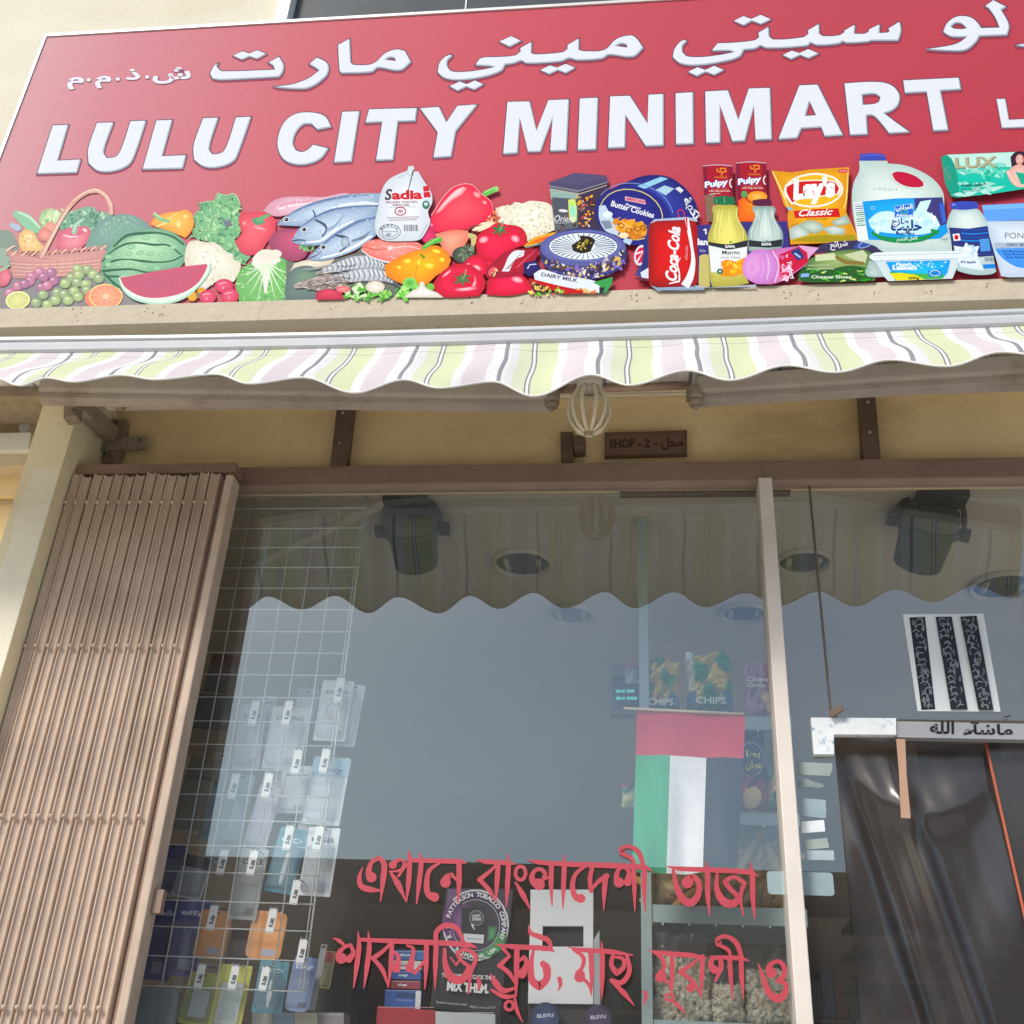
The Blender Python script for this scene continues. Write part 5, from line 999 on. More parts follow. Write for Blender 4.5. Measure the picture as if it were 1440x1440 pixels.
downlight(1130, 788, 78, 'round downlight half hidden behind the cream mullion')
downlight(803, 862, 66, 'small round downlight deeper in the shop below the central one')
downlight(1045, 860, 66, 'small round downlight left of the cream mullion beside the shelf upright')
downlight(1410, 822, 92, 'round downlight at the right edge beyond the tilted spotlight')
# hanging spotlights
def spot(px, py, wpx, tilt, roll, lab):
    Y = .15; p = on(px, py, Y); d = (p-CAM).dot(M @ Vector((0,0,-1))); r = wpx/2*d/FPX
    t = thing('ceiling_spotlight', tuple(p), lab, 'spotlight', 'black spotlights hanging inside the glass')
    mt = Matrix.Translation(p) @ Matrix.Rotation(R(roll),4,'Y') @ Matrix.Rotation(R(tilt),4,'X'); BL = mat('spotlight_black', '100e0c', .6, var=.2, scale=20); BL2 = mat('spotlight_back', '3a342d', .5, var=.2)
    mb = MB(); mb.lathe([(r*.74,-r*1.35),(r*.82,-r*1.28),(r*.93,.0),(r*1.02,.05*r),(r*1.1,.08*r),(r*1.1,.3*r),(r*.99,.33*r)], mt); mb.build('housing', BL, t)
    mb = MB(); mb.lathe([(r*.99,.33*r),(r*1.0,.7*r),(r*.88,.95*r),(r*.5,1.15*r),(0,1.2*r)], mt); mb.build('back_cap', BL2, t)
    mb = MB(); mb.lathe([(r*.76,-r*1.3),(r*.4,-r*1.24),(0,-r*1.22)], mt); mb.build('lens', mat('spot_lens','4a4640',.08), t)
    mb = MB(); ys = [mt @ Vector((r*1.16*math.cos(a), 0, .2*r+r*1.55*math.sin(a))) for a in [math.pi*i/14 for i in range(15)]]; mb.tube(ys, .006, n=8); mb.build('yoke', BL, t)
    for s in (-1, 1):
        mb = MB(); mb.lathe([(0,0),(.016,0),(.016,.02),(0,.02)], mt @ Matrix.Translation((s*r*1.08,0,.2*r)) @ Matrix.Rotation(R(90*s),4,'Y'), n=12); mb.build('yoke_knob', BL, t)
    top = Vector(ys[7]); mb = MB(); mb.tube([top, (top.x+.004, top.y, ZC)], .011, n=10); mb.box((top.x-.05,top.y-.03,ZC-.03),(top.x+.05,top.y+.03,ZC-.0005)); mb.build('mount', BL, t)
    mb = MB(); mb.tube([mt @ Vector((-.1*r,-.2*r,1.17*r)), mt @ Vector((-.25*r,-.4*r,1.5*r)), mt @ Vector((.1*r,-.3*r,1.65*r)), (top.x+.02, top.y, ZC-.02)], .0035, n=8); mb.build('cable', mat('spot_cable','a89c8c',.5), t)
spot(581, 752, 74, 52, -2, 'black bucket shaped spotlight hanging upright behind the glass on the left')
spot(1303, 748, 80, 50, 16, 'black bucket shaped spotlight tilted sideways behind the glass above the door')
t = MB(); A = onz(360, 790, ZC); B = onz(560, 694, ZC); t.beam(Vector((A.x,A.y,ZC-.006)), Vector((B.x,B.y,ZC-.006)), .022, .011); t.build('cable_duct', mat('duct','cfc6b4',.6), label='pale cable duct running diagonally across the shop ceiling', cat='cable duct')
t = MB(); t.quadbox([(872,686),(1112,684),(1112,692),(872,694)], .02, .04); t.build('curtain_rail', DARKM, label='short dark rail behind the top of the glass', cat='rail')

# ================================================================== STREET BEHIND THE PHOTOGRAPHER (seen only mirrored in the glass)
def block(x0, x1, y, h, c, lab, seed):
    t = thing('low_building', ((x0+x1)/2, y, 0), lab, 'building', 'row of buildings across the street')
    mb = MB(); mb.box((x0,y-8,0),(x1,y,h)); mb.build('wall', mat('far_wall_'+lab.split()[0], c, .9, var=.15, scale=.6), t)
    mb = MB(); mb.box((x0,y+.001,h),(x1,y-.3,h+.0)) if False else mb.box((x0-.05,y-.3,h+.001),(x1+.05,y+.1,h+.12)); mb.build('parapet', mat('far_parapet', '5a5048', .9), t)
    x = x0+1.2
    while x < x1-2:
        mb = MB(); mb.box((x,y+.001,2.9),(x+1.4,y+.03,4.3)); mb.build('window', mat('far_window','2a2c30',.1), t)
        mb = MB(); mb.box((x-.2,y+.001,.0),(x+1.6,y+.04,2.3)); mb.build('shutter', mat('far_shutter','4c4640',.5), t); x += 3.4
hb = 1.5 + (2*abs(CAM.y)*0 + 22+2.1)*math.tan(R(11.9))
block(-34, -8.05, -22, hb, '5e5048', 'brown two storey block mirrored at the left of the window', 1)
block(-8, 9, -22, hb+.02, '4a4038', 'dark two storey block mirrored in the middle of the window', 2)
block(9.05, 40, -22, hb-.02, '54483e', 'umber two storey block mirrored at the right of the window', 3)
# ================================================================== WIRE DISPLAY PANEL BEHIND THE GLASS
YM = .065
WIRE = mat('wire_white_enamel', 'f0f4f2', .3, var=0, metal=.1)
mesh_t = thing('wire_display_panel', tuple(on(400, 1394, YM)), 'white wire grid panel hung with accessories behind the left glass', 'display panel')
vx = [on(x, 1394, YM).x for x in (187,228,266,304,348,387,421)]; sp = (vx[-1]-vx[0])/6; x = vx[0]
xs_ = [vx[-1]-sp*i for i in range(12)]; zr = [on(400, y, YM).z for y in (688,716,744,771,799,828,858,889,919,950,982,1016,1049,1084,1120,1156,1192,1230,1271,1309,1351,1394)]
z0, z1 = zr[-1], zr[0]+.05
for x in xs_:
    if x < XL+.3: continue
    mb = MB(); mb.tube([(x, YM, z0), (x, YM, z1)], .0013, n=6); mb.build('upright_wire', WIRE, mesh_t)
mb = MB(); mb.tube([(vx[-1]+.007, YM, z0), (vx[-1]+.007, YM, z1)], .002, n=6); mb.build('edge_wire', WIRE, mesh_t)
for z in zr: mb = MB(); mb.tube([(xs_[-1], YM-.003, z), (vx[-1]+.008, YM-.003, z)], .0013, n=6); mb.build('cross_wire', WIRE, mesh_t)

def pscale(px, py, Y):
    a = on(px, py, Y); return (on(px+1, py, Y)-a).length, (on(px, py-1, Y)-a).length
F(0, 860, 2.482)
def local(cx, cy, Y, tilt):
    px, py = fp(cx, cy); p = on(px, py, Y); sx, sy = pscale(px, py, Y); sx /= FR[2]; sy /= FR[2]; ca, sa = math.cos(R(tilt)), math.sin(R(tilt))
    return p, (lambda x, y, yy: Vector((p.x+(x*ca+y*sa)*sx, yy, p.z+(x*sa-y*ca)*sy)))
def slab(mp, x0, y0, x1, y1, Y0, Y1, c, mb, r=0, bulge=0):
    if r: pts = []; 
    pts = [(x0,y0),(x1,y0),(x1,y1),(x0,y1)]
    if r:
        pts = []
        for cx, cy, a0 in ((x1-r,y0+r,-90),(x1-r,y1-r,0),(x0+r,y1-r,90),(x0+r,y0+r,180)):
            for k in range(4): a = R(a0+30*k); pts.append((cx+r*math.cos(a), cy+r*math.sin(a)))
    n = len(pts); f = [mp(x, y, Y0) for x, y in pts]; b = [mp(x, y, Y1) for x, y in pts]; cx, cy = (x0+x1)/2, (y0+y1)/2
    ins = [mp(cx+(x-cx)*.86, cy+(y-cy)*.9, Y0-bulge) for x, y in pts] if bulge else f
    vs = ins+b+(f if bulge else []); fs = [tuple(range(n)), tuple(range(n, 2*n))[::-1]]
    for i in range(n):
        j = (i+1) % n
        if bulge: fs += [(2*n+i, 2*n+j, j, i), (n+i, n+j, 2*n+j, 2*n+i)]
        else: fs.append((n+i, n+j, j, i))
    mb.add(vs, fs, c)
CLEAR = bpy.data.materials.new('clear_plastic'); CLEAR.use_nodes = True; nt = CLEAR.node_tree; N = nt.nodes; L = nt.links; N.clear()
o_ = N.new('ShaderNodeOutputMaterial'); t_ = N.new('ShaderNodeBsdfTransparent'); t_.inputs[0].default_value = (.93,.94,.95,1); g_ = N.new('ShaderNodeBsdfGlossy'); g_.inputs['Roughness'].default_value = .12; d_ = N.new('ShaderNodeBsdfDiffuse'); d_.inputs[0].default_value = (.85,.86,.9,1)
lw = N.new('ShaderNodeLayerWeight'); lw.inputs[0].default_value = .5; pw_ = N.new('ShaderNodeMath'); pw_.operation = 'POWER'; pw_.inputs[1].default_value = 3; L.new(lw.outputs['Facing'], pw_.inputs[0]); f_ = N.new('ShaderNodeMath'); f_.operation = 'MULTIPLY_ADD'; f_.use_clamp = True; f_.inputs[1].default_value = .6; f_.inputs[2].default_value = .06; L.new(pw_.outputs[0], f_.inputs[0]); a_ = N.new('ShaderNodeMixShader'); b_ = N.new('ShaderNodeMixShader'); L.new(f_.outputs[0], a_.inputs[0]); L.new(t_.outputs[0], a_.inputs[1]); L.new(g_.outputs[0], a_.inputs[2]); b_.inputs[0].default_value = .07; L.new(a_.outputs[0], b_.inputs[1]); L.new(d_.outputs[0], b_.inputs[2]); L.new(b_.outputs[0], o_.inputs[0])
def pack(label, cx, cy, w, h, Y, c, top=None, tilt=0, prod=None, pc='ffffff', clear=True, txt=None, tc='505860', rnd_=6, bars=True, name='hanging_pack', cat='packet'):
    p, mp = local(cx, cy, Y, tilt); t = thing(name, tuple(p), label, cat, 'packs hanging on the wire panel')
    mb = MB(); slab(mp, -w/2, -h/2, w/2, h/2, Y, Y+.0012, tuple(min(.95, x*1.25) for x in lin(c)), mb, r=min(rnd_, w/3)); mb.build('card', PAPER, t)
    a = Pic(Y, mapf=mp); c = tuple(min(.95, x*1.25) for x in lin(c))
    if top: a.P([(-w/2+2,-h/2+2),(w/2-2,-h/2+2),(w/2-2,-h/2+h*.3),(-w/2+2,-h/2+h*.3)], top, sm=False)
    a.E(0, -h/2+9, 7, 4, '3a3836')
    if txt: a.T(txt, -w*.36, -h/2+h*.22, h*.07, tc, w=w*.72, bold=.03)
    if bars:
        for i in range(5): a.K([(-w*.3, h*.02+i*7, 2.2), (w*(.15+.04*((i*7) % 4)), h*.02+i*7, 2.2)], mixhex(c), sm=False, cap=False)
        for i in range(7): a.K([(w*.05+i*w*.045, h*.33, 2.2), (w*.05+i*w*.045, h*.42, 2.2)], '5c5c60', sm=False, cap=False)
    if prod == 'stick': a.K([(0,-h*.1,w*.12),(0,h*.2,w*.16),(0,h*.36,w*.08)], pc); a.K([(-w*.03,-h*.08,w*.03),(-w*.03,h*.3,w*.03)], 'f2f6f8')
    if prod == 'ear': a.RING(0, 0, w*.22, h*.14, 5, pc); a.K([(0,h*.1,5),(w*.1,h*.25,5),(-w*.1,h*.36,5)], pc)
    if prod == 'phone': a.P([(-w*.34,-h*.22),(w*.34,-h*.22),(w*.34,h*.42),(-w*.34,h*.42)], pc, sm=False); a.P([(-w*.27,-h*.16),(w*.27,-h*.16),(w*.27,h*.36),(-w*.27,h*.36)], 'c6d6d8', sm=False)
    if prod == 'label': a.P([(-w*.05,h*.28),(w*.32,h*.28),(w*.32,h*.42),(-w*.05,h*.42)], 'b8bcd0', sm=False)
    a.done('print', t, PAPER)
    if clear: mb = MB(); slab(mp, -w*.44, -h*.24, w*.44, h*.46, Y-.003, Y-.0001, 'ffffff', mb, r=w*.12, bulge=.012); mb.build('blister', CLEAR, t)
    return t
def mixhex(c): a = lin(c) if isinstance(c, str) else c; return mixc(a, (.12,.12,.14), .45)
pack('clear sachet of a pinkish insole, first in the top row of packs', 872, 435, 92, 225, .082, 'cfc2c4', 'bdb6ba', 2, 'ear', 'a89a9c', txt='SOLE')
pack('whitish bag of hinges with a folded foot, right of the pink sachet', 1000, 440, 135, 215, .086, 'd3d5d8', 'e4e6e8', -2, None, txt='STRONG', rnd_=3, clear=True)
pack('white card with a small round logo at the top right of the panel', 1165, 345, 112, 210, .080, 'd6d9da', 'e8eaea', -2, 'ear', 'b8a898', txt='ooo')
pack('frosted sleeve hanging just behind the top right white card', 1222, 362, 70, 215, .10, 'c6cdd2', None, -4, None, bars=False)
pack('dusty grey bag behind the pair of tags in the middle row', 1030, 620, 105, 165, .088, 'c2c6c6', 'd0d4d4', 0, None, txt='earphone', rnd_=3)
pack('card with a sky blue head and white foot at the panel edge', 1140, 625, 130, 235, .084, 'd9dde0', '9cc4d8', -3, 'label', txt='Jetty', tc='3a5c84')
pack('slim teal card with a pale pen at the left of the lit packs', 822, 680, 84, 225, .083, '8ab0bc', '9cc0ca', -6, 'stick', 'd8e4e8', bars=False)
pack('lilac blister with a long oval window in the middle', 918, 715, 82, 215, .085, 'c4b6c6', 'd6c8d4', -8, 'stick', 'b4a4b8', bars=False)
pack('bright teal pen card hanging aslant', 1000, 868, 104, 225, .082, '4f94ac', '5ca2b8', -8, 'stick', 'e2ecf0', txt='GO', tc='e8f0f4', bars=False)
pack('tall white boxed cable card right of the teal pen card', 1115, 872, 112, 238, .080, 'd8dcdf', 'e8ebec', -2, 'label', txt='USB')
pack('greyish card with dense small print below two tags', 868, 950, 98, 245, .082, 'b8bcba', 'ccd0ce', -2, None, txt='CABLE')
pack('tan card with a dark fan emblem in the shaded column', 680, 640, 108, 260, .10, 'b0a48c', '8c8272', -6, None, pc='3a3a3c')
pack('narrow teal card low in the shaded column', 735, 690, 52, 200, .115, '6c98a4', '88b0b8', -2, None, bars=False)
pack('violet backed card next to the gate edge', 588, 895, 88, 165, .10, '8a84a8', '6c66a0', -2, None)
pack('pale card with a black corner beside the violet one', 672, 925, 108, 150, .09, 'c2c4c8', '4c4a50', -10, None)
pack('deep violet pack with a round white emblem near the gate', 560, 1140, 122, 280, .10, '6a66a4', '5c589c', -3, 'label', txt='bello', tc='e8e8f4')
pack('deep violet pack with white script, right of its twin', 652, 1135, 120, 265, .092, '6e6aaa', '625ea2', -5, 'label', txt='effe', tc='f0f0f8')
pack('orange phone pouch nearer the gate', 742, 1125, 110, 165, .086, 'e09a5c', None, -4, 'label', clear=False, rnd_=14, bars=False)
pack('orange phone pouch with a rounded bulge, nearer the panel edge', 930, 1130, 124, 168, .086, 'e09c60', None, -3, 'label', clear=False, rnd_=26, bars=False)
pack('lime green clear case at the bottom left of the panel', 698, 1350, 112, 180, .082, 'a8b850', 'b8c45c', -4, 'phone', '8a9448', bars=False)
pack('yellow waterproof phone pouch at the bottom of the panel', 805, 1345, 112, 225, .080, 'd8d460', 'e4e26c', -3, 'phone', 'e8ecec', bars=False)
pack('teal card with a white pen at the bottom of the panel', 945, 1310, 105, 180, .082, '4c8ca0', '5c9cb0', -2, 'stick', 'dde8ec', txt='GO', tc='d8e8ec', bars=False)
pack('round shouldered blue gadget pack at the bottom right', 1052, 1300, 86, 190, .086, '8aa0cc', '788cc0', -4, None, txt='DAF', tc='e8ecf8', rnd_=24)
pack('thin grey box standing edge on beyond the blue gadget', 1110, 1275, 22, 230, .12, '9a9c9e', None, -4, None, clear=False, bars=False, rnd_=2)
pack('yellow and red striped sweet packet beyond the grey box', 1142, 1250, 40, 130, .14, 'b8a85c', 'c8504c', -3, None, bars=False)
pack('dim packet with a red ring high in the shaded column', 775, 215, 100, 130, .13, '6a5c58', '8c5048', -4, 'ear', 'a05848', bars=False)
pack('dim green packet in the shaded column below the red ring one', 745, 350, 130, 120, .13, '5c6660', '74807a', -4, None, bars=True)
pack('pale sleeve peeping out between the lilac blister and the grey bag', 965, 560, 84, 150, .105, 'd4d6d8', 'c8ccd0', -3, None, txt='audio')
pack('white bag behind the sky blue headed card, low at the panel edge', 1088, 745, 96, 130, .108, 'dadcde', None, 2, None)
pack('pearl grey case at the right edge beyond the panel wires', 1185, 600, 52, 170, .11, 'c8d0d4', '9cb4c4', -4, None, bars=False)
pack('brown smoky packet between the two orange pouches', 838, 1180, 84, 150, .12, '6c5048', '5a4440', -3, None, bars=False)
pack('pale blue blister hanging behind the first small print tag', 768, 800, 84, 150, .11, 'b8c8d4', 'a8bcc8', -5, 'ear', '8098ac', bars=False)
pack('white cable card half behind the pinkish sachet', 925, 360, 70, 130, .11, 'd8d8da', 'c0c4c8', 3, None, txt='AUX')
pack('slate packet high behind the hinge bag', 1068, 330, 74, 120, .12, 'a8b0b6', '98a2aa', -2, None)
pack('ivory card between the slim teal card and the gate shade', 765, 560, 66, 130, .12, 'cfcbbf', 'bcb8ac', -4, None)
# price tags on hooks
TAGS = [(885,355,'top row, over the pinkish sachet'),(1002,355,'top row, over the hinge bag'),(1183,275,'highest of all, at the panel edge'),(1035,525,'over the dusty grey bag'),(1132,522,'over the sky blue headed card'),(815,610,'over the slim teal card'),(932,607,'over the lilac blister'),(1005,790,'over the slanting teal pen card'),(1110,792,'over the tall cable card'),(775,875,'at the left of the small print card'),(880,877,'over the small print card'),(1030,980,'alone below the teal pen card'),(740,1070,'over the orange pouch by the gate'),(947,1080,'over the bulging orange pouch'),(1053,1187,'over the blue gadget pack'),(697,1275,'over the lime green case'),(815,1278,'over the yellow phone pouch'),(922,1282,'over the bottom teal pen card')]
for cx, cy, lab in TAGS:
    Y = .045; p, mp = local(cx, cy, Y, -3); t = thing('display_hook', tuple(p), 'white price tag hook on the wire panel, '+lab, 'price tag', 'price tag hooks on the wire panel')
    mb = MB(); slab(mp, -14, -44, 14, 42, Y, Y+.001, 'f6f8f8', mb, r=2); tg = mb.build('price_tag', PAPER, t)
    a = Pic(Y, mapf=mp); a.T('5.00', -5+12, 26-4, 13, '30343c', rot=84, bold=.05); a.K([(-14,38,3),(14,38,3)], 'b8c0c4', sm=False, cap=False); a.done('price', tg, PAPER)
    for s in (-9, 8):
        mb = MB(); q = mp(s, -46, Y-.001); mb.tube([q, (q.x, YM+.06, q.z+.002)], .0011, n=6); mb.blob(q, .0022, '3c4048', seed=1, lob=0); mb.build('peg', mat('hook_wire','a0a8ac',.3,metal=.6), t)
F(0, 0, 1)

# ================================================================== RIGHT HAND SHELVES BEHIND THE GLASS
YSH = .17
sh = thing('metal_shelf_unit', tuple(on(1000, 1437, YSH)), 'pale metal shelf unit stocked with crisps and popcorn behind the window', 'shelves')
u0 = on(896.7, 692, YSH); u1 = on(909, 692, YSH)
mb = MB(); mb.box((u0.x, YSH, 0), (u1.x, YSH+.03, ZC-.004)); mb.build('upright', ALUG, sh)
xR = on(1135, 1280, YSH).x; xr2 = u1.x
def rail(ya, yb, name='shelf', x0=None):
    zt_ = on(1010, ya, YSH).z; zb_ = on(1010, yb, YSH).z; x0 = xr2+.001 if x0 is None else x0
    mb = MB(); mb.box((x0, YSH+.004, zb_), (xR, YSH+.012, zt_)); mb.box((x0, YSH+.0121, zt_-.012), (xR, YSH+.35, zt_-.002)); o = mb.build(name, ALUG, sh)
    for i in range(6):
        x = x0+.02+i*(xR-x0-.04)/5; mb = MB(); mb.box((x-.0015, YSH+.005, zb_-.004), (x+.0015, YSH+.01, zb_-.0002)); mb.build('clip', mat('clip_white','e8eef0',.4,var=0), o)
    return zt_
z1_ = rail(1006, 1024); z2_ = rail(1142, 1158); z3_ = rail(1274, 1299); z4_ = rail(1437, 1462)

def pillow(t, px0, py0, px1, py1, Y, colf, m, name='bag', depth=.035, seed=0, n=22, lean=0, crink=.004):
    rn = random.Random(seed); P_ = [(rn.uniform(2,9), rn.uniform(2,9), rn.uniform(0,6), rn.uniform(.3,1)) for _ in range(7)]
    A = on(px0, py1, Y); B = on(px1, py1, Y); zt_ = on((px0+px1)/2, py0, Y).z; zb_ = A.z; vs = []; cs = []; fs = []
    for i in range(n+1):
        for j in range(n+1):
            u = i/n; v = j/n; e = (max(0, math.sin(math.pi*u))**.5)*(max(0, math.sin(math.pi*(.04+.92*v)))**.45)
            cr = sum(a[3]*math.sin(a[0]*u*3+a[1]*v*4+a[2]) for a in P_)*crink
            pinch = 1-.06*math.sin(math.pi*v); x = (A.x+B.x)/2+(u-.5)*(B.x-A.x)*pinch+lean*(1-v)
            vs.append((x, Y-depth*e*.6-cr*e*1.6-.002*abs(math.sin(u*40))*(1 if v < .06 else 0), zb_+(zt_-zb_)*(1-v)+.004*math.sin(u*9+seed)*(1-v))); cs.append(lin(colf(u, v)) if isinstance(colf(u, v), str) else colf(u, v))
    for i in range(n):
        for j in range(n): a = i*(n+1)+j; fs.append((a, a+1, a+n+2, a+n+1))
    mb = MB(); k = mb.add(vs, fs, (0,0,0), True); mb.c = cs
    back = [(x, Y+depth*.4, z) for (x, y, z) in vs]; return mb.build(name, m, t), A, B, zt_
def crisp(label, x0, y0, x1, y1, seed, txt):
    t = thing('crisps_bag', tuple(on((x0+x1)/2, y1, .20)), label, 'crisps bag', 'crisps bags on the metal shelves'); rn = random.Random(seed)
    ph = [rn.uniform(0,6) for _ in range(4)]
    def cf(u, v):
        s = math.sin(7*u+ph[0]+4*v)*math.sin(9*v+ph[1]-3*u)
        if v > .82: return '5c7a58' if s > 0 else '3f6a44'
        if .68 < v < .84 and (u < .2 or u > .75): return '4c8cc0'
        if u < .18 and v < .6: return 'e8ece8'
        return 'ffe258' if s > .12 else ('28a862' if s < -.1 else 'e8c040')
    pillow(t, x0, y0, x1, y1, .215, cf, FOIL, 'bag', .05, seed, crink=.006)
    F(0,0,1); a = Pic(.178, 1e-4); a.T(txt, x0+(x1-x0)*.2, y0+(y1-y0)*.80, 9.5, 'f0f4f4', rot=-1, w=(x1-x0)*.62, bold=.02); a.SC([(x0+14,y0+38),(x1-8,y0+38),(x1-8,y0+48),(x0+14,y0+48)], 6, 2, 5, ['2c9c60','e8e070'], seed); a.done('lettering', t, PAPER)
    return t
crisp('green and gold foil crisps bag half hidden by the shelf upright', 900, 930, 957, 1006, 3, 'CHIPS')
crisp('green and gold foil crisps bag standing clear right of the upright', 965, 921, 1033, 1006, 8, 'CHIPS')
t = thing('crisps_bag', tuple(on(1068, 1006, .2)), 'pink and red crisps bag at the right end of the top shelf', 'crisps bag', 'crisps bags on the metal shelves')
pillow(t, 1046, 935, 1095, 1008, .215, lambda u, v: ('c8a0b0' if u < .62 else 'b03c54') if v < .9 else 'b8909c', GLOSSY, 'bag', .04, 4)
a = Pic(.185, 1e-4); a.T('Chips', 1050, 958, 6, 'f4f0f2', w=30, bold=.02); a.T('Oman', 1052, 966, 6, 'f4f0f2', w=24, bold=.02); a.E(1078,980,8,9,'e8c890','d0a468'); a.E(1084,994,7,8,'e8c890','d0a468'); a.done('print', t, PAPER)
t = thing('crisps_bag', tuple(on(1068, 1142, .2)), 'navy crisps bag with yellow Arabic lettering on the second shelf', 'crisps bag', 'crisps bags on the metal shelves')
pillow(t, 1030, 1030, 1082, 1142, .215, lambda u, v: '34304c' if v < .62 else 'a02c40', GLOSSY, 'bag', .045, 6)
a = Pic(.18, 1e-4); a.RING(1056,1068,18,24,1.6,'8c98c8'); a.T('ﺎﻄﺑ', 1049, 1064, 9, 'e8d850', w=20, bold=.03); a.T('ﻥﺎﻤﻋ', 1049, 1080, 10, 'e8d850', w=22, bold=.03); a.E(1058,1122,13,16,'f0d098','d8ac6c',rot=20); a.done('print', t, PAPER)
t = thing('crisps_bag', tuple(on(1098, 1142, .2)), 'bright green crisps bag squeezed against the mullion', 'crisps bag', 'crisps bags on the metal shelves')
pillow(t, 1080, 1085, 1118, 1142, .22, lambda u, v: '4c9c5c' if math.sin(9*u+7*v) > -.2 else 'e4c488', FOIL, 'bag', .04, 7)
t = thing('crisps_bag', tuple(on(885, 1132, .19)), 'corner of a red and green packet peeping out left of the flag', 'crisps bag', 'crisps bags on the metal shelves')
pillow(t, 874, 1102, 905, 1136, .20, lambda u, v: 'c06070' if v < .2 else ('50b878' if v < .4 else 'dce0b0'), GLOSSY, 'bag', .02, 9, lean=0)
t = thing('crisps_bag', tuple(on(886, 948, .19)), 'pink tipped packet peeping out left of the shelf upright', 'crisps bag', 'crisps bags on the metal shelves')
pillow(t, 879, 932, 902, 962, .20, lambda u, v: 'c87888' if v < .35 else 'b8c0c8', GLOSSY, 'bag', .02, 11)
# bags of puffed sticks
def sticks(label, x0, x1, ya, yb, n, seed, cols_):
    t = thing('snack_bag', tuple(on((x0+x1)/2, yb, .22)), label, 'snack bag', 'clear bags of snacks on the metal shelves'); rn = random.Random(seed); mb = MB()
    for i in range(n):
        x = rn.uniform(x0, x1); y = rn.uniform(ya, yb); p = on(x, y, rn.uniform(.22,.27)); a = R(rn.uniform(20,80)); L_ = rn.uniform(.03,.05)
        d = Vector((math.cos(a)*rn.choice((-1,1,1)), rn.uniform(-.2,.2), math.sin(a)))*L_
        mb.tube([p-d, p-d*.4+Vector((0,-.003,.002)), p+d*.4+Vector((0,-.003,.002)), p+d], [.006,.0095,.0095,.006], n=8, c=rn.choice(cols_))
    o = mb.build('puffed_sticks', mat('puffed_snack', vc=True, rough=.8, var=.15, scale=120), t)
    pillow(t, x0-4, ya-34, x1+4, yb+4, .205, lambda u, v: 'ffffff', CLEAR, 'clear_bag', .04, seed, crink=.006); return t
sticks('clear bag of thick yellow puffed sticks beside the upright', 922, 1010, 1222, 1268, 46, 1, ['e0bc60','d4a848','ecd088','c89840'])
sticks('clear bag of paler puffed sticks by the mullion', 1022, 1112, 1200, 1268, 46, 2, ['dcb070','ccA060','e8cc98'])
def popcorn(label, x0, x1, ya, yb, n, seed):
    t = thing('popcorn_bag', tuple(on((x0+x1)/2, yb, .22)), label, 'popcorn bag', 'clear bags of popcorn on the bottom shelf'); rn = random.Random(seed); mb = MB()
    for i in range(int(n*1.5)):
        x = rn.uniform(x0+3, x1-3); y = ya+(yb-ya)*rn.random(); p = on(x, y, rn.uniform(.208,.228)); 
        c = mixc(lin('f6f0dc'), lin('e0c898'), rn.random()**2)
        for k in range(3): mb.blob((p.x+rn.uniform(-.0035,.0035), p.y+rn.uniform(-.003,.003), p.z+rn.uniform(-.0035,.0035)), rn.uniform(.0038,.0062), c, seed=rn.random(), nu=6, nv=4, lob=.3)
    mb.build('popcorn', mat('popcorn_kernels', vc=True, rough=.75, var=.08, scale=200), t, kind='stuff')
    mb = MB(); A = on(x0, yb, .24); B = on(x1, ya, .24); mb.box((A.x+.004,.229,A.z),(B.x-.004,.235,B.z)); mb.build('popcorn_core', mat('popcorn_cream','efe4c4',.9), t)  # pale cream slab filling the bag behind the kernels
    pillow(t, x0-2, ya-36, x1+2, yb+4, .20, lambda u, v: 'ffffff', CLEAR, 'clear_bag', .05, seed, crink=.008)
    return t
popcorn('clear bag of popcorn beside the upright, left one of the bottom shelf', 921, 998, 1350, 1436, 420, 1)
popcorn('smaller popcorn bag wedged in the middle of the bottom shelf', 1002, 1046, 1388, 1436, 130, 2)
popcorn('clear bag of popcorn against the mullion, right one of the bottom shelf', 1050, 1120, 1368, 1436, 330, 3)

# ================================================================== FLAG
YF = .035
fl = thing('flag', tuple(on(960, 1000, YF)), 'red, green, white and black flag hanging upright on a thin stick inside the glass', 'flag')
mb = MB(); mb.tube([on(877,996,YF-.004), on(1046,1004,YF-.004)], .0028, n=8); mb.build('stick', mat('flag_stick','d8c8a0',.6), fl)
def flagpiece(name, c, u0, u1, v0, v1):
    TL, TR, BL, BR = (896,997),(1048,1005),(889,1228),(1040,1228); nx, ny = 14, 26; vs = []; fs = []
    for i in range(nx+1):
        for j in range(ny+1):
            u = u0+(u1-u0)*i/nx; v = v0+(v1-v0)*j/ny; x = (TL[0]*(1-u)+TR[0]*u)*(1-v)+(BL[0]*(1-u)+BR[0]*u)*v; y = (TL[1]*(1-u)+TR[1]*u)*(1-v)+(BL[1]*(1-u)+BR[1]*u)*v
            x -= max(0, u-.72)*v*v*14; p = on(x, y, YF); p.y += .007*math.sin(11*u+2.5*v+.6)*(.25+v)+.004*math.sin(23*u-4*v)*v; vs.append(p)
    for i in range(nx):
        for j in range(ny): a = i*(ny+1)+j; fs.append((a, a+1, a+ny+2, a+ny+1))
    mb = MB(); mb.add(vs, fs, c, True); mb.build(name, mat('flag_cloth', vc=True, rough=.85, var=.08, scale=60, bump=.1, bscale=300), fl)
flagpiece('red_band', 'cf2c42', 0, 1, 0, .277); flagpiece('green_stripe', '3fae7c', 0, .318, .277, 1); flagpiece('white_stripe', 'f4f4f8', .318, .655, .277, 1); flagpiece('black_stripe', '2c2c34', .655, 1, .277, 1)

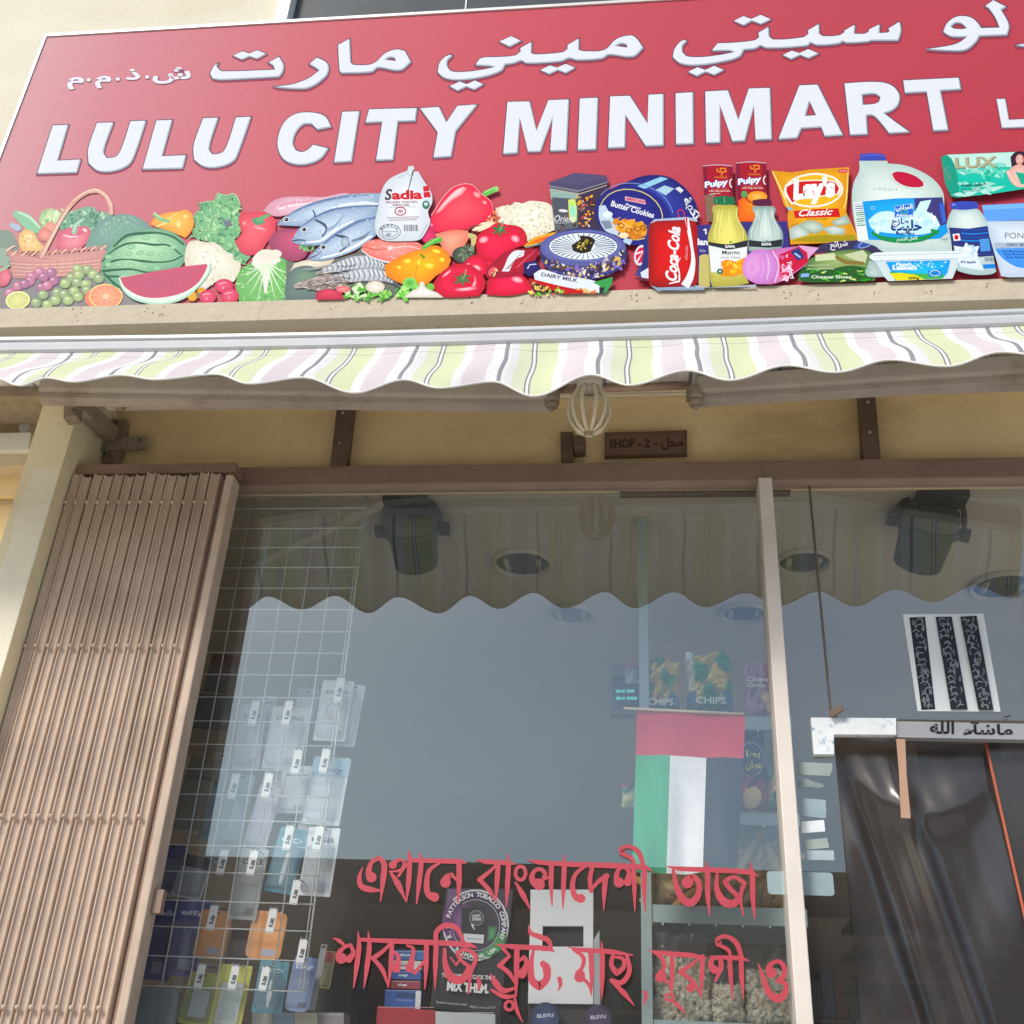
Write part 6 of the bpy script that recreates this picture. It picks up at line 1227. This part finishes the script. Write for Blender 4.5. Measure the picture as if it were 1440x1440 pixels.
# ================================================================== SCALE DISPLAY
YD = .30
t = thing('scale_display', tuple(on(878, 1002, YD)), 'dark weighing scale display with two rows of teal digits', 'scale display')
mb = MB(); mb.quadbox([(857,935),(905,933),(905,1003),(858,1003)], YD, YD+.04, '707880'); mb.build('case', mat('scale_case','7c868a',.5), t, bevel=.003)
mb = MB(); mb.quadbox([(861,950),(904,949),(904,998),(862,998)], YD-.002, YD-.0003, '20242a'); mb.build('screen', mat('scale_screen','2a3036',.2), t)
dm = mat('teal_digits', '58f0e8', .4, var=0); dm.node_tree.nodes['Principled BSDF'].inputs['Emission Color'].default_value = (.1,.8,.75,1); dm.node_tree.nodes['Principled BSDF'].inputs['Emission Strength'].default_value = .55
a = Pic(YD-.0025); a.T('00.0 000', 866, 974, 4.5, '58f0e8', w=26, bold=.03); a.T('00.0 0000', 866, 984, 4.5, '58f0e8', w=30, bold=.03); a.done('digits', t, dm)

# ================================================================== COUNTER TOP DISPLAY AT THE BOTTOM OF THE WINDOW
cb = thing('display_cabinet', tuple(on(650, 1452, .3)), 'dark display cabinet along the foot of the window', 'cabinet')
zc_ = on(650, 1462, .30).z
mb = MB(); mb.box((-1.5,.16,.1),(u0.x-.01,.62,zc_)); mb.build('body', mat('cabinet_dark','4c4440',.6,var=.2), cb)
YP_ = .24
t = thing('poster_box', tuple(on(655, 1422, YP_)), 'black display box with a purple and green ring reading MIX THEM', 'display box')
q = [(628,1248),(722,1250),(703,1427),(604,1417)]
mb = MB(); mb.quadbox(q, YP_, YP_+.05, '2c2a30'); mb.quadbox([(604,1417),(703,1427),(703,1462),(604,1462)], YP_+.004, YP_+.046); mb.build('box', mat('black_card','302e33',.5,var=.08), t)
F(460, 1170, 4.235); a = Pic(YP_, 1.2e-4)
a.P([(720,340),(1105,345),(1085,560),(1000,700),(800,690),(690,600)], '4c4452', sm=False); a.P([(720,340),(860,345),(800,470),(700,560)], '7a5a84', sm=False)
a.E(885,555,198,214,'e8eaf0'); a.E(885,555,188,204,'4b3a5c','57466a'); a.P([(700,600),(690,500),(740,400),(800,440),(760,560),(790,680)], '6a3c78'); a.P([(1070,600),(1010,600),(960,690),(900,720),(900,755),(1000,730),(1060,660)], '4c9a62'); a.P([(930,560),(1020,540),(1010,640),(940,680)], '5ca870'); a.E(885,555,142,152,'35333c','4a4050'); a.RING(885,555,142,152,4,'b8b8c4')
a.G([(740,480),(800,430),(850,430),(800,560),(800,650),(750,600)], '8c5c98','5a3c68'); a.G([(960,560),(1015,560),(1000,640),(950,660)], '68b078','3c6048'); a.P([(800,450),(940,450),(935,660),(800,660)], '343238', sm=False)
a.RING(890,512,40,44,5,'9c9ca8'); a.E(890,512,34,38,'55545c'); a.T('LUCKY', 866, 506, 15, 'e8e8ec', w=48, bold=.04); a.T('STRIKE', 864, 526, 15, 'e8e8ec', w=52, bold=.04); a.P([(855,550),(870,548),(880,590)], 'e8e8ec', sm=False); a.P([(812,604),(935,612),(930,665),(815,655)], 'dfe2e8', sm=False); a.K([(830,634,5),(918,640,5)], '8890a0', sm=False)
a.ARC('R.J. PATTERSON TOBACCO COMPANY', 885, 555, 156, 170, 205, -28, 27, 'ecebf0', bold=.035); a.ARC('RICHMOND VA. USA', 885, 555, 184, 198, 228, 312, 24, 'e6f0e8', bold=.035, inward=True)
a.T('TWO CAPSULES. CLICK THEM.', 682, 864, 24, 'e8e8ea', rot=-3, w=322, bold=.03); a.T('MIX THEM.', 712, 942, 52, 'f4f4f6', rot=-4, w=250, bold=.05); a.T('Smoking causes early death', 650, 1018, 13, 'c8c8cc', rot=-5, w=182, bold=.02); a.T('ﺓﺎﻓﻮﻟﺍ ﺐﺒﺴﻳ ﻦﻴﺧﺪﺘﻟﺍ', 850, 1046, 16, 'c8c8cc', rot=-2, w=150, bold=.02)
a.done('print', t, PAPER)
t = thing('white_display_frame', tuple(on(795, 1411, .26)), 'white cardboard display with a dark square cut-out', 'display stand')
def face(name, quads, Y0, Y1, m): mb = MB(); [mb.quadbox(k, Y0, Y1, 'ffffff') for k in quads]; mb.build(name, m, t)
WC = mat('white_card', 'f2f4f8', .6, var=.05)
face('front', [[(746,1251),(834,1251),(834,1302),(745.5,1302)], [(745,1302.2),(763,1302.2),(762.5,1331),(744.6,1331)], [(820.5,1302.2),(834,1302.2),(834,1331),(820.5,1331)], [(744.4,1331.2),(834,1331.2),(834,1412),(742.5,1411)]], .26, .30, WC)
face('side_flap', [[(834.5,1322),(843,1308),(844,1413),(834.5,1412)]], .262, .33, mat('card_side','b4b8c0',.7)); face('window', [[(763.2,1302.4),(820.3,1302.4),(820.3,1330.8),(762.8,1330.8)]], .272, .298, mat('frame_dark','2e2a2c',.4)); face('foot', [[(742.5,1411.5),(844,1413.5),(844,1462),(742.5,1462)]], .27, .32, mat('dark_foot','3c3638',.7))
F(460, 1170, 4.235)
def cart(pts, c, Y, lab, txt=None, tc='e8ecf4', name='cigarette_pack', cat='box', grp='small boxes stacked in the window'):
    t = thing(name, tuple(on(*fp(*pts[3]), Y)), lab, cat, grp); mb = MB(); mb.quadbox([fp(*p_) for p_ in pts], Y, Y+.05, c); mb.build('box', PAPER, t)
    a = Pic(Y); (x0, y0), (x1, y1) = pts[0], pts[2]
    a.K([(x0+6,y0+8,4),(pts[1][0]-6,y0+9,4)], mixc(lin(c),(1,1,1),.35), sm=False)
    if txt: a.T(txt, x0+(x1-x0)*.25, (y0+y1)/2+6, 13, tc, w=(x1-x0)*.3, bold=.04)
    a.done('print', t, PAPER); return t
cart([(388,702),(582,706),(580,762),(387,758)], '3f6cb0', .25, 'blue pack on top of the stack left of the black box', 'Blue')
cart([(390,765),(562,768),(560,822),(386,818)], 'd5d9de', .252, 'pale pack second from the top of the stack left of the black box', 'mild', '707888')
cart([(384,824),(560,830),(558,880),(382,874)], '3b62ac', .25, 'blue pack in the middle of the stack left of the black box', 'kings')
cart([(380,882),(557,888),(554,936),(377,930)], 'a03c4c', .252, 'dark red pack second from the bottom of the stack', 'kings')
t = cart([(346,936),(562,946),(556,1056),(340,1046)], '3a66b4', .248, 'large blue box with a white end at the bottom of the stack', None)
a = Pic(.248); a.P([(528,948),(560,948),(554,1054),(524,1052)], 'e4e8ec', sm=False); a.P([(415,955),(525,960),(523,990),(412,985)], '2c4880', sm=False); a.K([(415,1000,10),(500,1005,10)], '6c90d0', sm=False); a.done('end_panel', t, PAPER)
cart([(300,1036),(642,1062),(642,1230),(285,1230)], 'c03444', .22, 'bright red box at the foot of the window', None, name='red_box')
cart([(645,1068),(1000,1085),(1000,1230),(645,1230)], 'e4e8ec', .22, 'plain white box right of the bright red box', None, name='white_box')
def tin(cx, cy, rx, ry, c, c1, lab, txt):
    t = thing('round_tin', tuple(on(*fp(cx, cy), .24)), lab, 'tin', 'round tins at the foot of the white display'); p = on(*fp(cx, cy), .24); s = pscale(*fp(cx, cy), .24)[0]/FR[2]
    mb = MB(); mb.lathe([(0,0),(rx*s*.98,0),(rx*s,.004),(rx*s,.03),(0,.03)], Matrix.Translation(p) @ Matrix.Rotation(R(-90),4,'X') , n=36, c=c); mb.build('body', PAPER, t)
    a = Pic(.2385); a.E(cx, cy, rx*.9, rx*.8, c1, c); a.T(txt, cx-rx*.55, cy-4, 20, 'e8ecf8', w=rx*1.1, bold=.04, rot=4); a.done('print', t, PAPER)
tin(1300, 1110, 90, 80, '2a3a64', '3c5690', 'navy round tin with white lettering under the white display', 'ELSYU')
F(790, 1170, 4.235); tin(218, 1118, 84, 76, '3c2c54', '5c4480', 'purple round tin with white lettering right of the navy one', 'ELSYU')
F(0, 860, 2.482)
for (x0, x1, c, lab) in ((880,952,'dcdfe0','small white box, first of the row under the panel'),(954,1026,'9cc0dc','small light blue box, second of the row under the panel'),(1028,1108,'d8d2b8','small cream box, third of the row under the panel'),(1110,1200,'8c8488','small grey box with a cross, last of the row under the panel')):
    cart([(x0,1398),(x1,1400),(x1,1500),(x0,1500)], c, .12, lab, None, name='small_box', grp='row of small boxes under the wire panel')
t = thing('smooth_panel', tuple(on(*fp(520,1440), .10)), 'grey rounded plastic panel beside the gate under the wire grid', 'panel')
mb = MB(); p, mp = local(530, 1410, .10, 0); slab(mp, -95, -95, 80, 120, .10, .115, 'a8b0b6', mb, r=20); mb.build('sheet', GLOSSY, t)

# ================================================================== LETTERING ON THE GLASS
YL = -.0015
wl = thing('window_lettering', tuple(on(790, 1440, YL)), 'red cut vinyl Bengali writing in two lines on the window', 'lettering')
def word(name, frames):
    a = Pic(YL, 2.5e-5)
    for fr_, ks in frames:
        F(*fr_)
        for k in ks:
            if k[0] == 'R': a.RING(*k[1:], 'd84a5c')
            elif k[0] == 'E': a.E(*k[1:], 'd84a5c')
            else: a.K([(q_[0], q_[1], q_[2]*1.08) for q_ in k], 'd84a5c')
    a.done(name, wl, VINYLRED)
A_ = (460, 1170, 4.235); B_ = (790, 1170, 4.235)
word('bengali_word', [(A_, [
 [(212,210,6),(192,270,24),(203,322,32),(255,342,34),(322,350,10)], [(264,270,58),(248,238,34),(268,178,24),(312,154,24),(340,192,32),(334,280,32),(318,415,6)],
 [(392,196,46),(405,178,26),(440,166,16),(462,182,18),(440,225,18),(372,236,10)], [(380,244,14),(420,306,36),(470,412,6)], [(425,262,16),(478,190,12)], [(485,112,4),(492,160,28),(485,300,28),(472,418,6)],
 [(550,120,4),(560,180,28),(548,300,28),(533,428,8)], [(490,168,24),(600,170,26),(740,174,28),(795,176,26),(832,186,4)],
 [(668,186,14),(610,228,24),(594,300,30),(602,368,34),(640,388,52)], [(705,300,60),(712,272,36),(740,252,22),(776,292,12)], [(786,188,30),(786,300,30),(780,424,6)]])])
word('bengali_word', [(A_, [[(886,166,4),(940,176,26),(1070,184,26),(1128,192,4)], [(1020,186,14),(960,242,20),(908,284,28)], [(908,284,24),(960,340,26),(1008,414,6)], [(1018,190,28),(1012,300,28),(1006,414,6)], [(1075,126,4),(1080,200,28),(1074,320,28),(1068,446,6)],
 ('R',1152,245,30,40,22), [(1122,300,10),(1165,372,32),(1212,464,6)], [(1192,166,4),(1260,180,26),(1450,192,26)], [(1262,312,66),(1222,285,34),(1232,236,22),(1272,222,22),(1298,250,24),(1282,284,18),(1330,266,12)], [(1336,190,28),(1334,300,28),(1340,444,6)], [(1408,132,4),(1412,200,28),(1408,320,28),(1404,455,6)]]),
 (B_, [[(40,192,28),(200,196,30),(400,205,32),(500,212,28),(540,234,4)], [(150,200,12),(88,244,22),(64,312,28),(80,384,34),(114,396,50)], [(182,205,24),(168,280,26),(174,352,24)], [(174,350,14),(215,298,24),(268,262,30)], [(262,262,30),(254,350,28),(250,464,6)],
 [(340,300,58),(326,270,30),(340,222,20),(375,206,20),(400,240,22),(392,300,44)], [(428,212,26),(432,330,26),(436,470,6)], [(492,212,28),(490,330,28),(498,474,6)], [(378,120,10),(352,118,28),(356,98,22),(400,86,22),(458,120,28),(488,210,24)], [(352,128,20),(418,160,24),(436,210,16)]])])
word('bengali_word', [(B_, [[(624,204,4),(700,218,26),(900,226,28),(1120,240,28),(1172,260,4)], [(664,225,16),(684,325,32),(722,402,42),(772,420,44),(814,366,34),(812,292,30),(772,262,28),(748,300,66)], [(858,172,4),(868,240,28),(870,380,28),(882,500,6)],
 [(926,240,14),(924,340,30),(966,415,46),(1026,425,44),(1052,385,24),(1000,335,26),(972,296,30),(1020,268,20),(1088,302,24),(1064,385,22),(1082,496,8)], [(1120,180,4),(1136,260,30),(1138,400,28),(1150,514,8)]])])
word('bengali_word', [(A_, [[(34,630,4),(72,648,24),(104,676,14)], [(84,752,62),(70,728,32),(100,688,20),(140,672,20),(156,720,24),(130,758,40)], [(184,590,4),(190,680,28),(176,800,28),(158,928,6)], [(244,590,4),(252,680,28),(238,800,28),(220,928,6)], [(190,640,20),(400,650,28),(620,658,30),(840,672,30),(894,690,4)],
 [(378,664,16),(330,712,22),(274,752,28)], [(274,752,22),(330,822,26),(366,924,6)], [(386,664,26),(380,780,26),(364,928,6)], [(396,712,16),(424,742,22),(412,812,50)], [(476,676,12),(512,694,20),(506,752,26),(492,812,48)], [(466,796,10),(520,842,24),(582,764,16)], [(592,668,28),(590,790,28),(582,936,6)],
 [(650,664,28),(645,790,28),(642,934,6)], [(650,664,24),(652,595,28),(706,556,30),(770,572,28),(812,652,18)], [(700,696,16),(704,784,30),(740,866,48),(806,876,46),(846,802,22),(796,762,18),(772,722,20),(826,700,20),(884,744,24),(856,832,24),(842,964,8)], [(736,748,10),(768,792,18),(806,736,10)], [(898,872,18),(908,908,24),(894,948,4)]])])
word('bengali_word', [(A_, [[(996,668,4),(1100,682,28),(1300,694,30),(1358,712,4)], [(1046,690,22),(1086,738,22),(1026,796,26)], [(1026,794,22),(1085,842,26),(1122,906,10)], [(1130,694,30),(1128,820,30),(1124,980,10)], [(1142,768,16),(1176,742,22),(1188,790,28),(1160,846,50)], [(974,846,6),(1000,894,36),(1050,944,30),(1126,926,12)], [(978,940,14),(1056,980,28),(1124,976,14)], ('R',1084,1034,24,26,18), [(1118,996,16),(1130,1060,22),(1166,1136,4)],
 [(1228,704,16),(1216,780,28),(1220,880,40),(1262,920,48),(1306,876,38),(1306,810,46),(1286,784,34)], [(1200,552,4),(1212,600,24),(1266,624,30),(1316,646,30),(1338,700,14)], [(1384,874,26),(1390,906,22),(1376,948,4)]])])
word('bengali_word', [(B_, [[(36,686,4),(120,702,26),(300,714,28),(424,734,6)], [(72,700,20),(128,748,24),(122,806,22),(92,840,22)], [(106,864,60)  ,(112,850,50)], [(172,706,28),(178,830,28),(176,974,6)], [(124,874,22),(158,904,18),(174,962,6)], [(236,650,4),(242,740,28),(240,870,28),(238,990,6)],
 [(306,730,22),(296,790,26),(328,842,32),(370,800,24),(360,752,20),(322,746,16)], [(388,740,22),(402,828,28),(356,896,28),(296,884,24)], [(298,886,20),(370,960,30),(432,1034,4)], [(482,952,10),(500,958,20),(500,988,20),(486,1032,6)]])])
word('bengali_word', [(B_, [[(512,704,4),(620,722,26),(780,736,28),(862,750,6)], [(552,714,20),(600,758,24),(608,810,22),(582,840,22)], [(588,864,60),(594,852,50)], [(656,732,26),(658,850,26),(654,964,8)], [(606,874,20),(640,904,18),(656,956,8)], ('R',642,984,22,20,16), [(652,1004,14),(700,1040,22),(738,1084,4)],
 [(828,742,12),(770,790,20),(708,832,28)], [(708,832,22),(780,892,26),(832,974,6)], [(838,742,26),(834,860,26),(832,980,6)], ('E',768,928,24,27), [(908,820,46),(886,790,30),(904,752,24),(944,750,26),(948,806,30),(914,888,12)], [(1000,748,26),(1006,860,26),(1018,994,6)], [(880,742,8),(985,748,26),(1062,752,26),(1118,768,4)], [(1068,752,28),(1072,870,28),(1082,988,6)], [(950,658,10),(926,656,28),(932,634,22),(980,622,22),(1038,660,30),(1072,748,24)], [(924,668,18),(990,702,22),(1008,748,14)]])])
word('bengali_word', [(B_, [[(1168,782,4),(1198,860,24),(1232,955,36),(1290,992,46),(1328,960,34),(1332,905,24),(1290,884,26)], [(1250,838,60),(1234,810,34),(1262,776,22),(1300,774,24),(1326,812,28),(1318,862,28),(1286,886,26)]])])

# ================================================================== DOOR, CURTAIN, STICKERS
F(1060, 840, 2.4)
YK = -.013
door = thing('shop_door', tuple(on(1300, 1038, -.01)), 'door head rail with a scuffed white and blue corner fitting', 'door')
mb = MB(); mb.quadbox([fp(482,418),fp(1000,428),fp(1000,482),fp(482,472)], -.008, .012); mb.build('head_rail', mat('head_rail','b0b0b2',.3,var=.1,metal=.2), door)
SC_ = mat('scuffed_fitting', 'eef2f4', .4, var=.08, scale=30, stain=('3a88b0', (45,45,45), .56, .9))
mb = MB(); mb.quadbox([fp(193,405),fp(481,407),fp(482,464),fp(271,463),fp(272,530),fp(203,530)], YK, .004); mb.build('corner_fitting', SC_, door, bevel=.001)
mb = MB(); mb.beam(on(*fp(258,396),-.02), on(*fp(298,372),-.03), .006, .012); mb.build('pivot_pin', DARKM, door)
mb = MB(); mb.quadbox([fp(481,478),fp(511,478),fp(516,600),fp(529,738),fp(529,746),fp(497,744),fp(491,600)], -.010, -.0085); mb.build('tan_tape', mat('tan_tape','c09a80',.6), door)
a = Pic(-.0085, 1e-4); a.T('ﻪﻠﻟﺍ', 594, 458, 42, '302a30', w=82, rot=-1, bold=.025); a.T('ﺀﺂﺷﺎﻣ', 706, 460, 34, '302a30', w=168, rot=-1, bold=.025); a.K([(846,404,4),(866,400,4)], '302a30', sm=False); a.K([(724,452,4),(742,450,4)], '302a30', sm=False); a.done('arabic_sticker', door)
# calligraphy sheet
t = thing('calligraphy_sticker', tuple(on(*fp(690,386), -.002)), 'white sticker with three black columns of script above the door', 'sticker')
mb = MB(); mb.quadbox([fp(503,57),fp(775,55),fp(833,386),fp(553,384)], -.002, -.0008); mb.build('sheet', mat('sticker_white','e8ecee',.4,var=.06), t)
for q_ in ([(525,68),(578,66),(613,378),(566,380)], [(614,66),(668,65),(722,378),(665,379)], [(697,65),(752,62),(809,380),(758,380)]):
    a = Pic(-.0021, 2e-5); a.P(q_, '33363f', sm=False); rn = random.Random(q_[0][0])
    a.SC([(q_[0][0]+8,q_[0][1]+8),(q_[1][0]-8,q_[1][1]+8),(q_[2][0]-8,q_[2][1]-8),(q_[3][0]+8,q_[3][1]-8)], 60, 4, 11, ['7c828c','6c727c','8c929a'], q_[0][0], q=.35, rot=85)
    for i in range(16):
        v = (i+.5)/16; x = q_[0][0]*(1-v)+q_[3][0]*v+rn.uniform(12,36); y = 68+v*310; a.K([(x-10,y,3),(x+rn.uniform(-4,6),y-7,4),(x+12,y+rn.uniform(-6,6),3)], '9298a0')
    a.done('script_column', t)
def tape(pts, c, lab, Y=-.0012):
    mb = MB(); mb.quadbox([fp(*p_) for p_ in pts], Y, -.0003); mb.build('tape_strip', mat('tape_'+c, c, .45, var=.12, scale=30), label=lab, cat='tape', group='strips of tape on the side light')
tape([(144,556),(266,560),(264,584),(256,603),(145,598)], 'a0aaa6', 'topmost grey green tape strip on the side light')
tape([(148,618),(180,612),(200,622),(228,628),(240,638),(222,645),(190,640),(148,642)], '8c9898', 'torn ragged tape strip second from the top')
tape([(156,677),(243,684),(242,705),(245,712),(243,746),(158,738)], '9cb0b8', 'squarish blue grey tape strip with a notched edge')
tape([(160,757),(237,751),(241,790),(162,796)], 'f0f4f6', 'bright white tape strip in the middle of the column')
tape([(165,820),(247,812),(255,845),(176,852)], 'a8b2ac', 'grey tape strip just under the bright white one')
tape([(176,854),(270,854),(272,888),(180,886)], 'aec0c4', 'lowest pale tape strip, touching the grey one above')
mb = MB(); p, mp = local(158, 964, -.0, 0); YY = .003
slab(mp, -112, -39, 112, 39, .0035, .0045, 'b8d0d8', mb, r=12); mb.build('door_plate', PAPER, label='pale blue rounded plate stuck across the glass behind the mullion', cat='plate')
# plastic strip curtain
PVC = bpy.data.materials.new('dark_clear_vinyl'); PVC.use_nodes = True; nt = PVC.node_tree; N = nt.nodes; L = nt.links; N.clear()
o_ = N.new('ShaderNodeOutputMaterial'); t_ = N.new('ShaderNodeBsdfTransparent'); t_.inputs[0].default_value = (.64,.56,.53,1); g_ = N.new('ShaderNodeBsdfGlossy'); g_.inputs['Roughness'].default_value = .16; d_ = N.new('ShaderNodeBsdfDiffuse'); d_.inputs[0].default_value = (.075,.07,.072,1)
lw = N.new('ShaderNodeLayerWeight'); lw.inputs[0].default_value = .5; f_ = N.new('ShaderNodeMath'); f_.operation = 'POWER'; f_.inputs[1].default_value = 5.0; L.new(lw.outputs['Facing'], f_.inputs[0]); mA = N.new('ShaderNodeMath'); mA.operation = 'MULTIPLY_ADD'; mA.use_clamp = True; mA.inputs[1].default_value = 1.2; mA.inputs[2].default_value = .07; a_ = N.new('ShaderNodeMixShader'); b_ = N.new('ShaderNodeMixShader')
L.new(f_.outputs[0], mA.inputs[0]); b_.inputs[0].default_value = .55; L.new(t_.outputs[0], b_.inputs[1]); L.new(d_.outputs[0], b_.inputs[2]); L.new(mA.outputs[0], a_.inputs[0]); L.new(b_.outputs[0], a_.inputs[1]); L.new(g_.outputs[0], a_.inputs[2]); L.new(a_.outputs[0], o_.inputs[0])
cu = thing('strip_curtain', tuple(on(1300, 1040, .05)), 'dark clear plastic strip curtain sagging in folds in the doorway', 'curtain')
def strip(name, px0, px1, Y, fn, m=PVC, nx=70, nz=110, zt0=None):
    x0 = on(px0, 1063, Y).x; x1 = on(px1, 1063, Y).x; z1 = zD-.012 if zt0 is None else zt0; z0 = .15; vs = []; fs = []
    for i in range(nx+1):
        for j in range(nz+1):
            u = i/nx; v = (j/nz)**1.6; x = x0+(x1-x0)*u; z = z1+(z0-z1)*v; d = fn(u, (z1-z), x); vs.append((x+d[0], Y+d[1], z))
    for i in range(nx):
        for j in range(nz): a = i*(nz+1)+j; fs.append((a, a+1, a+nz+2, a+nz+1))
    mb = MB(); mb.add(vs, fs, (0,0,0), True); return mb.build(name, m, cu)
def f1(u, s, x):
    g = math.exp(-((s-(.05+.10*(1-(2*u-1)**2)))/.035)**2); w_ = math.exp(-((u-.12-.75*s)/.30)**2)*min(1, s*5)
    return (0, -.012*g*math.sin(math.pi*min(1,u*1.05)) + .016*math.sin(16*(u-.70*s)+.5)*w_ + .006*math.sin(37*(u-.68*s))*w_+.007*math.sin(2.5*u+3*s+1)+.0015*math.sin(13*u+17*s))
strip('vinyl_strip', 1176, 1408, .045, f1)
def f2(u, s, x): return (.10*s*(1-u)*.6+.0, -.012*math.sin(5*u+2.2*s)+.014*math.sin(3*s+u*3))
strip('vinyl_strip', 1388, 1640, .030, f2)
x0 = on(1388, 1063, .028).x; mb = MB(); mb.tube([(x0+.06*((zD-z)), .028-.012*math.sin(2.2*(zD-z))+.014*math.sin(3*(zD-z)), z) for z in [zD-.012-i*.05 for i in range(30)]], .0028, n=8); mb.build('orange_edge', mat('orange_edge','c8694c',.4), cu)
def f3(u, s, x): return (0, .01*math.sin(6*u+2*s))
strip('vinyl_strip', 1290, 1560, .09, f3)
# things dimly seen through the curtain
def dim(lab, px, py, Y, r, h, c, name, cat):
    p = on(px, py, Y); t = thing(name, tuple(p), lab, cat, 'goods standing dimly behind the curtain'); mb = MB()
    mb.lathe([(0,-h/2),(r,-h/2),(r,h*.2),(r*.8,h*.3),(r*.35,h*.38),(r*.35,h*.48),(0,h*.5)], Matrix.Translation(p), n=18, c=c); mb.build('body', GLOSSY, t)
    mb = MB(); mb.lathe([(r*1.005,-h*.2),(r*1.01,-h*.19),(r*1.01,h*.05),(r*1.005,h*.06)], Matrix.Translation(p), n=18, c='e8e4e0'); mb.build('label_band', PAPER, t)
dim('tall pale bottle behind the curtain on the right', 1390, 1265, .55, .035, .24, 'b8c4cc', 'bottle', 'bottle')
dim('red bottle behind the curtain right of the folds', 1345, 1330, .6, .04, .22, 'a04048', 'bottle', 'bottle')
dim('small orange bottle behind the curtain in the middle', 1285, 1315, .6, .028, .12, 'b07048', 'bottle', 'bottle')
dim('yellow bottle at the right edge behind the curtain', 1424, 1235, .6, .035, .10, 'b89840', 'bottle', 'bottle')
ds = thing('small_rack', tuple(on(1345, 1440, .62)), 'narrow dark rack carrying bottles behind the curtain', 'rack'); 
for py in (1292, 1335, 1385, 1440): z = on(1345, py, .6).z; mb = MB(); mb.box((on(1200,py,.6).x,.52,z-.012),(on(1520,py,.6).x,.78,z-.002)); mb.build('shelf', DARKM, ds)
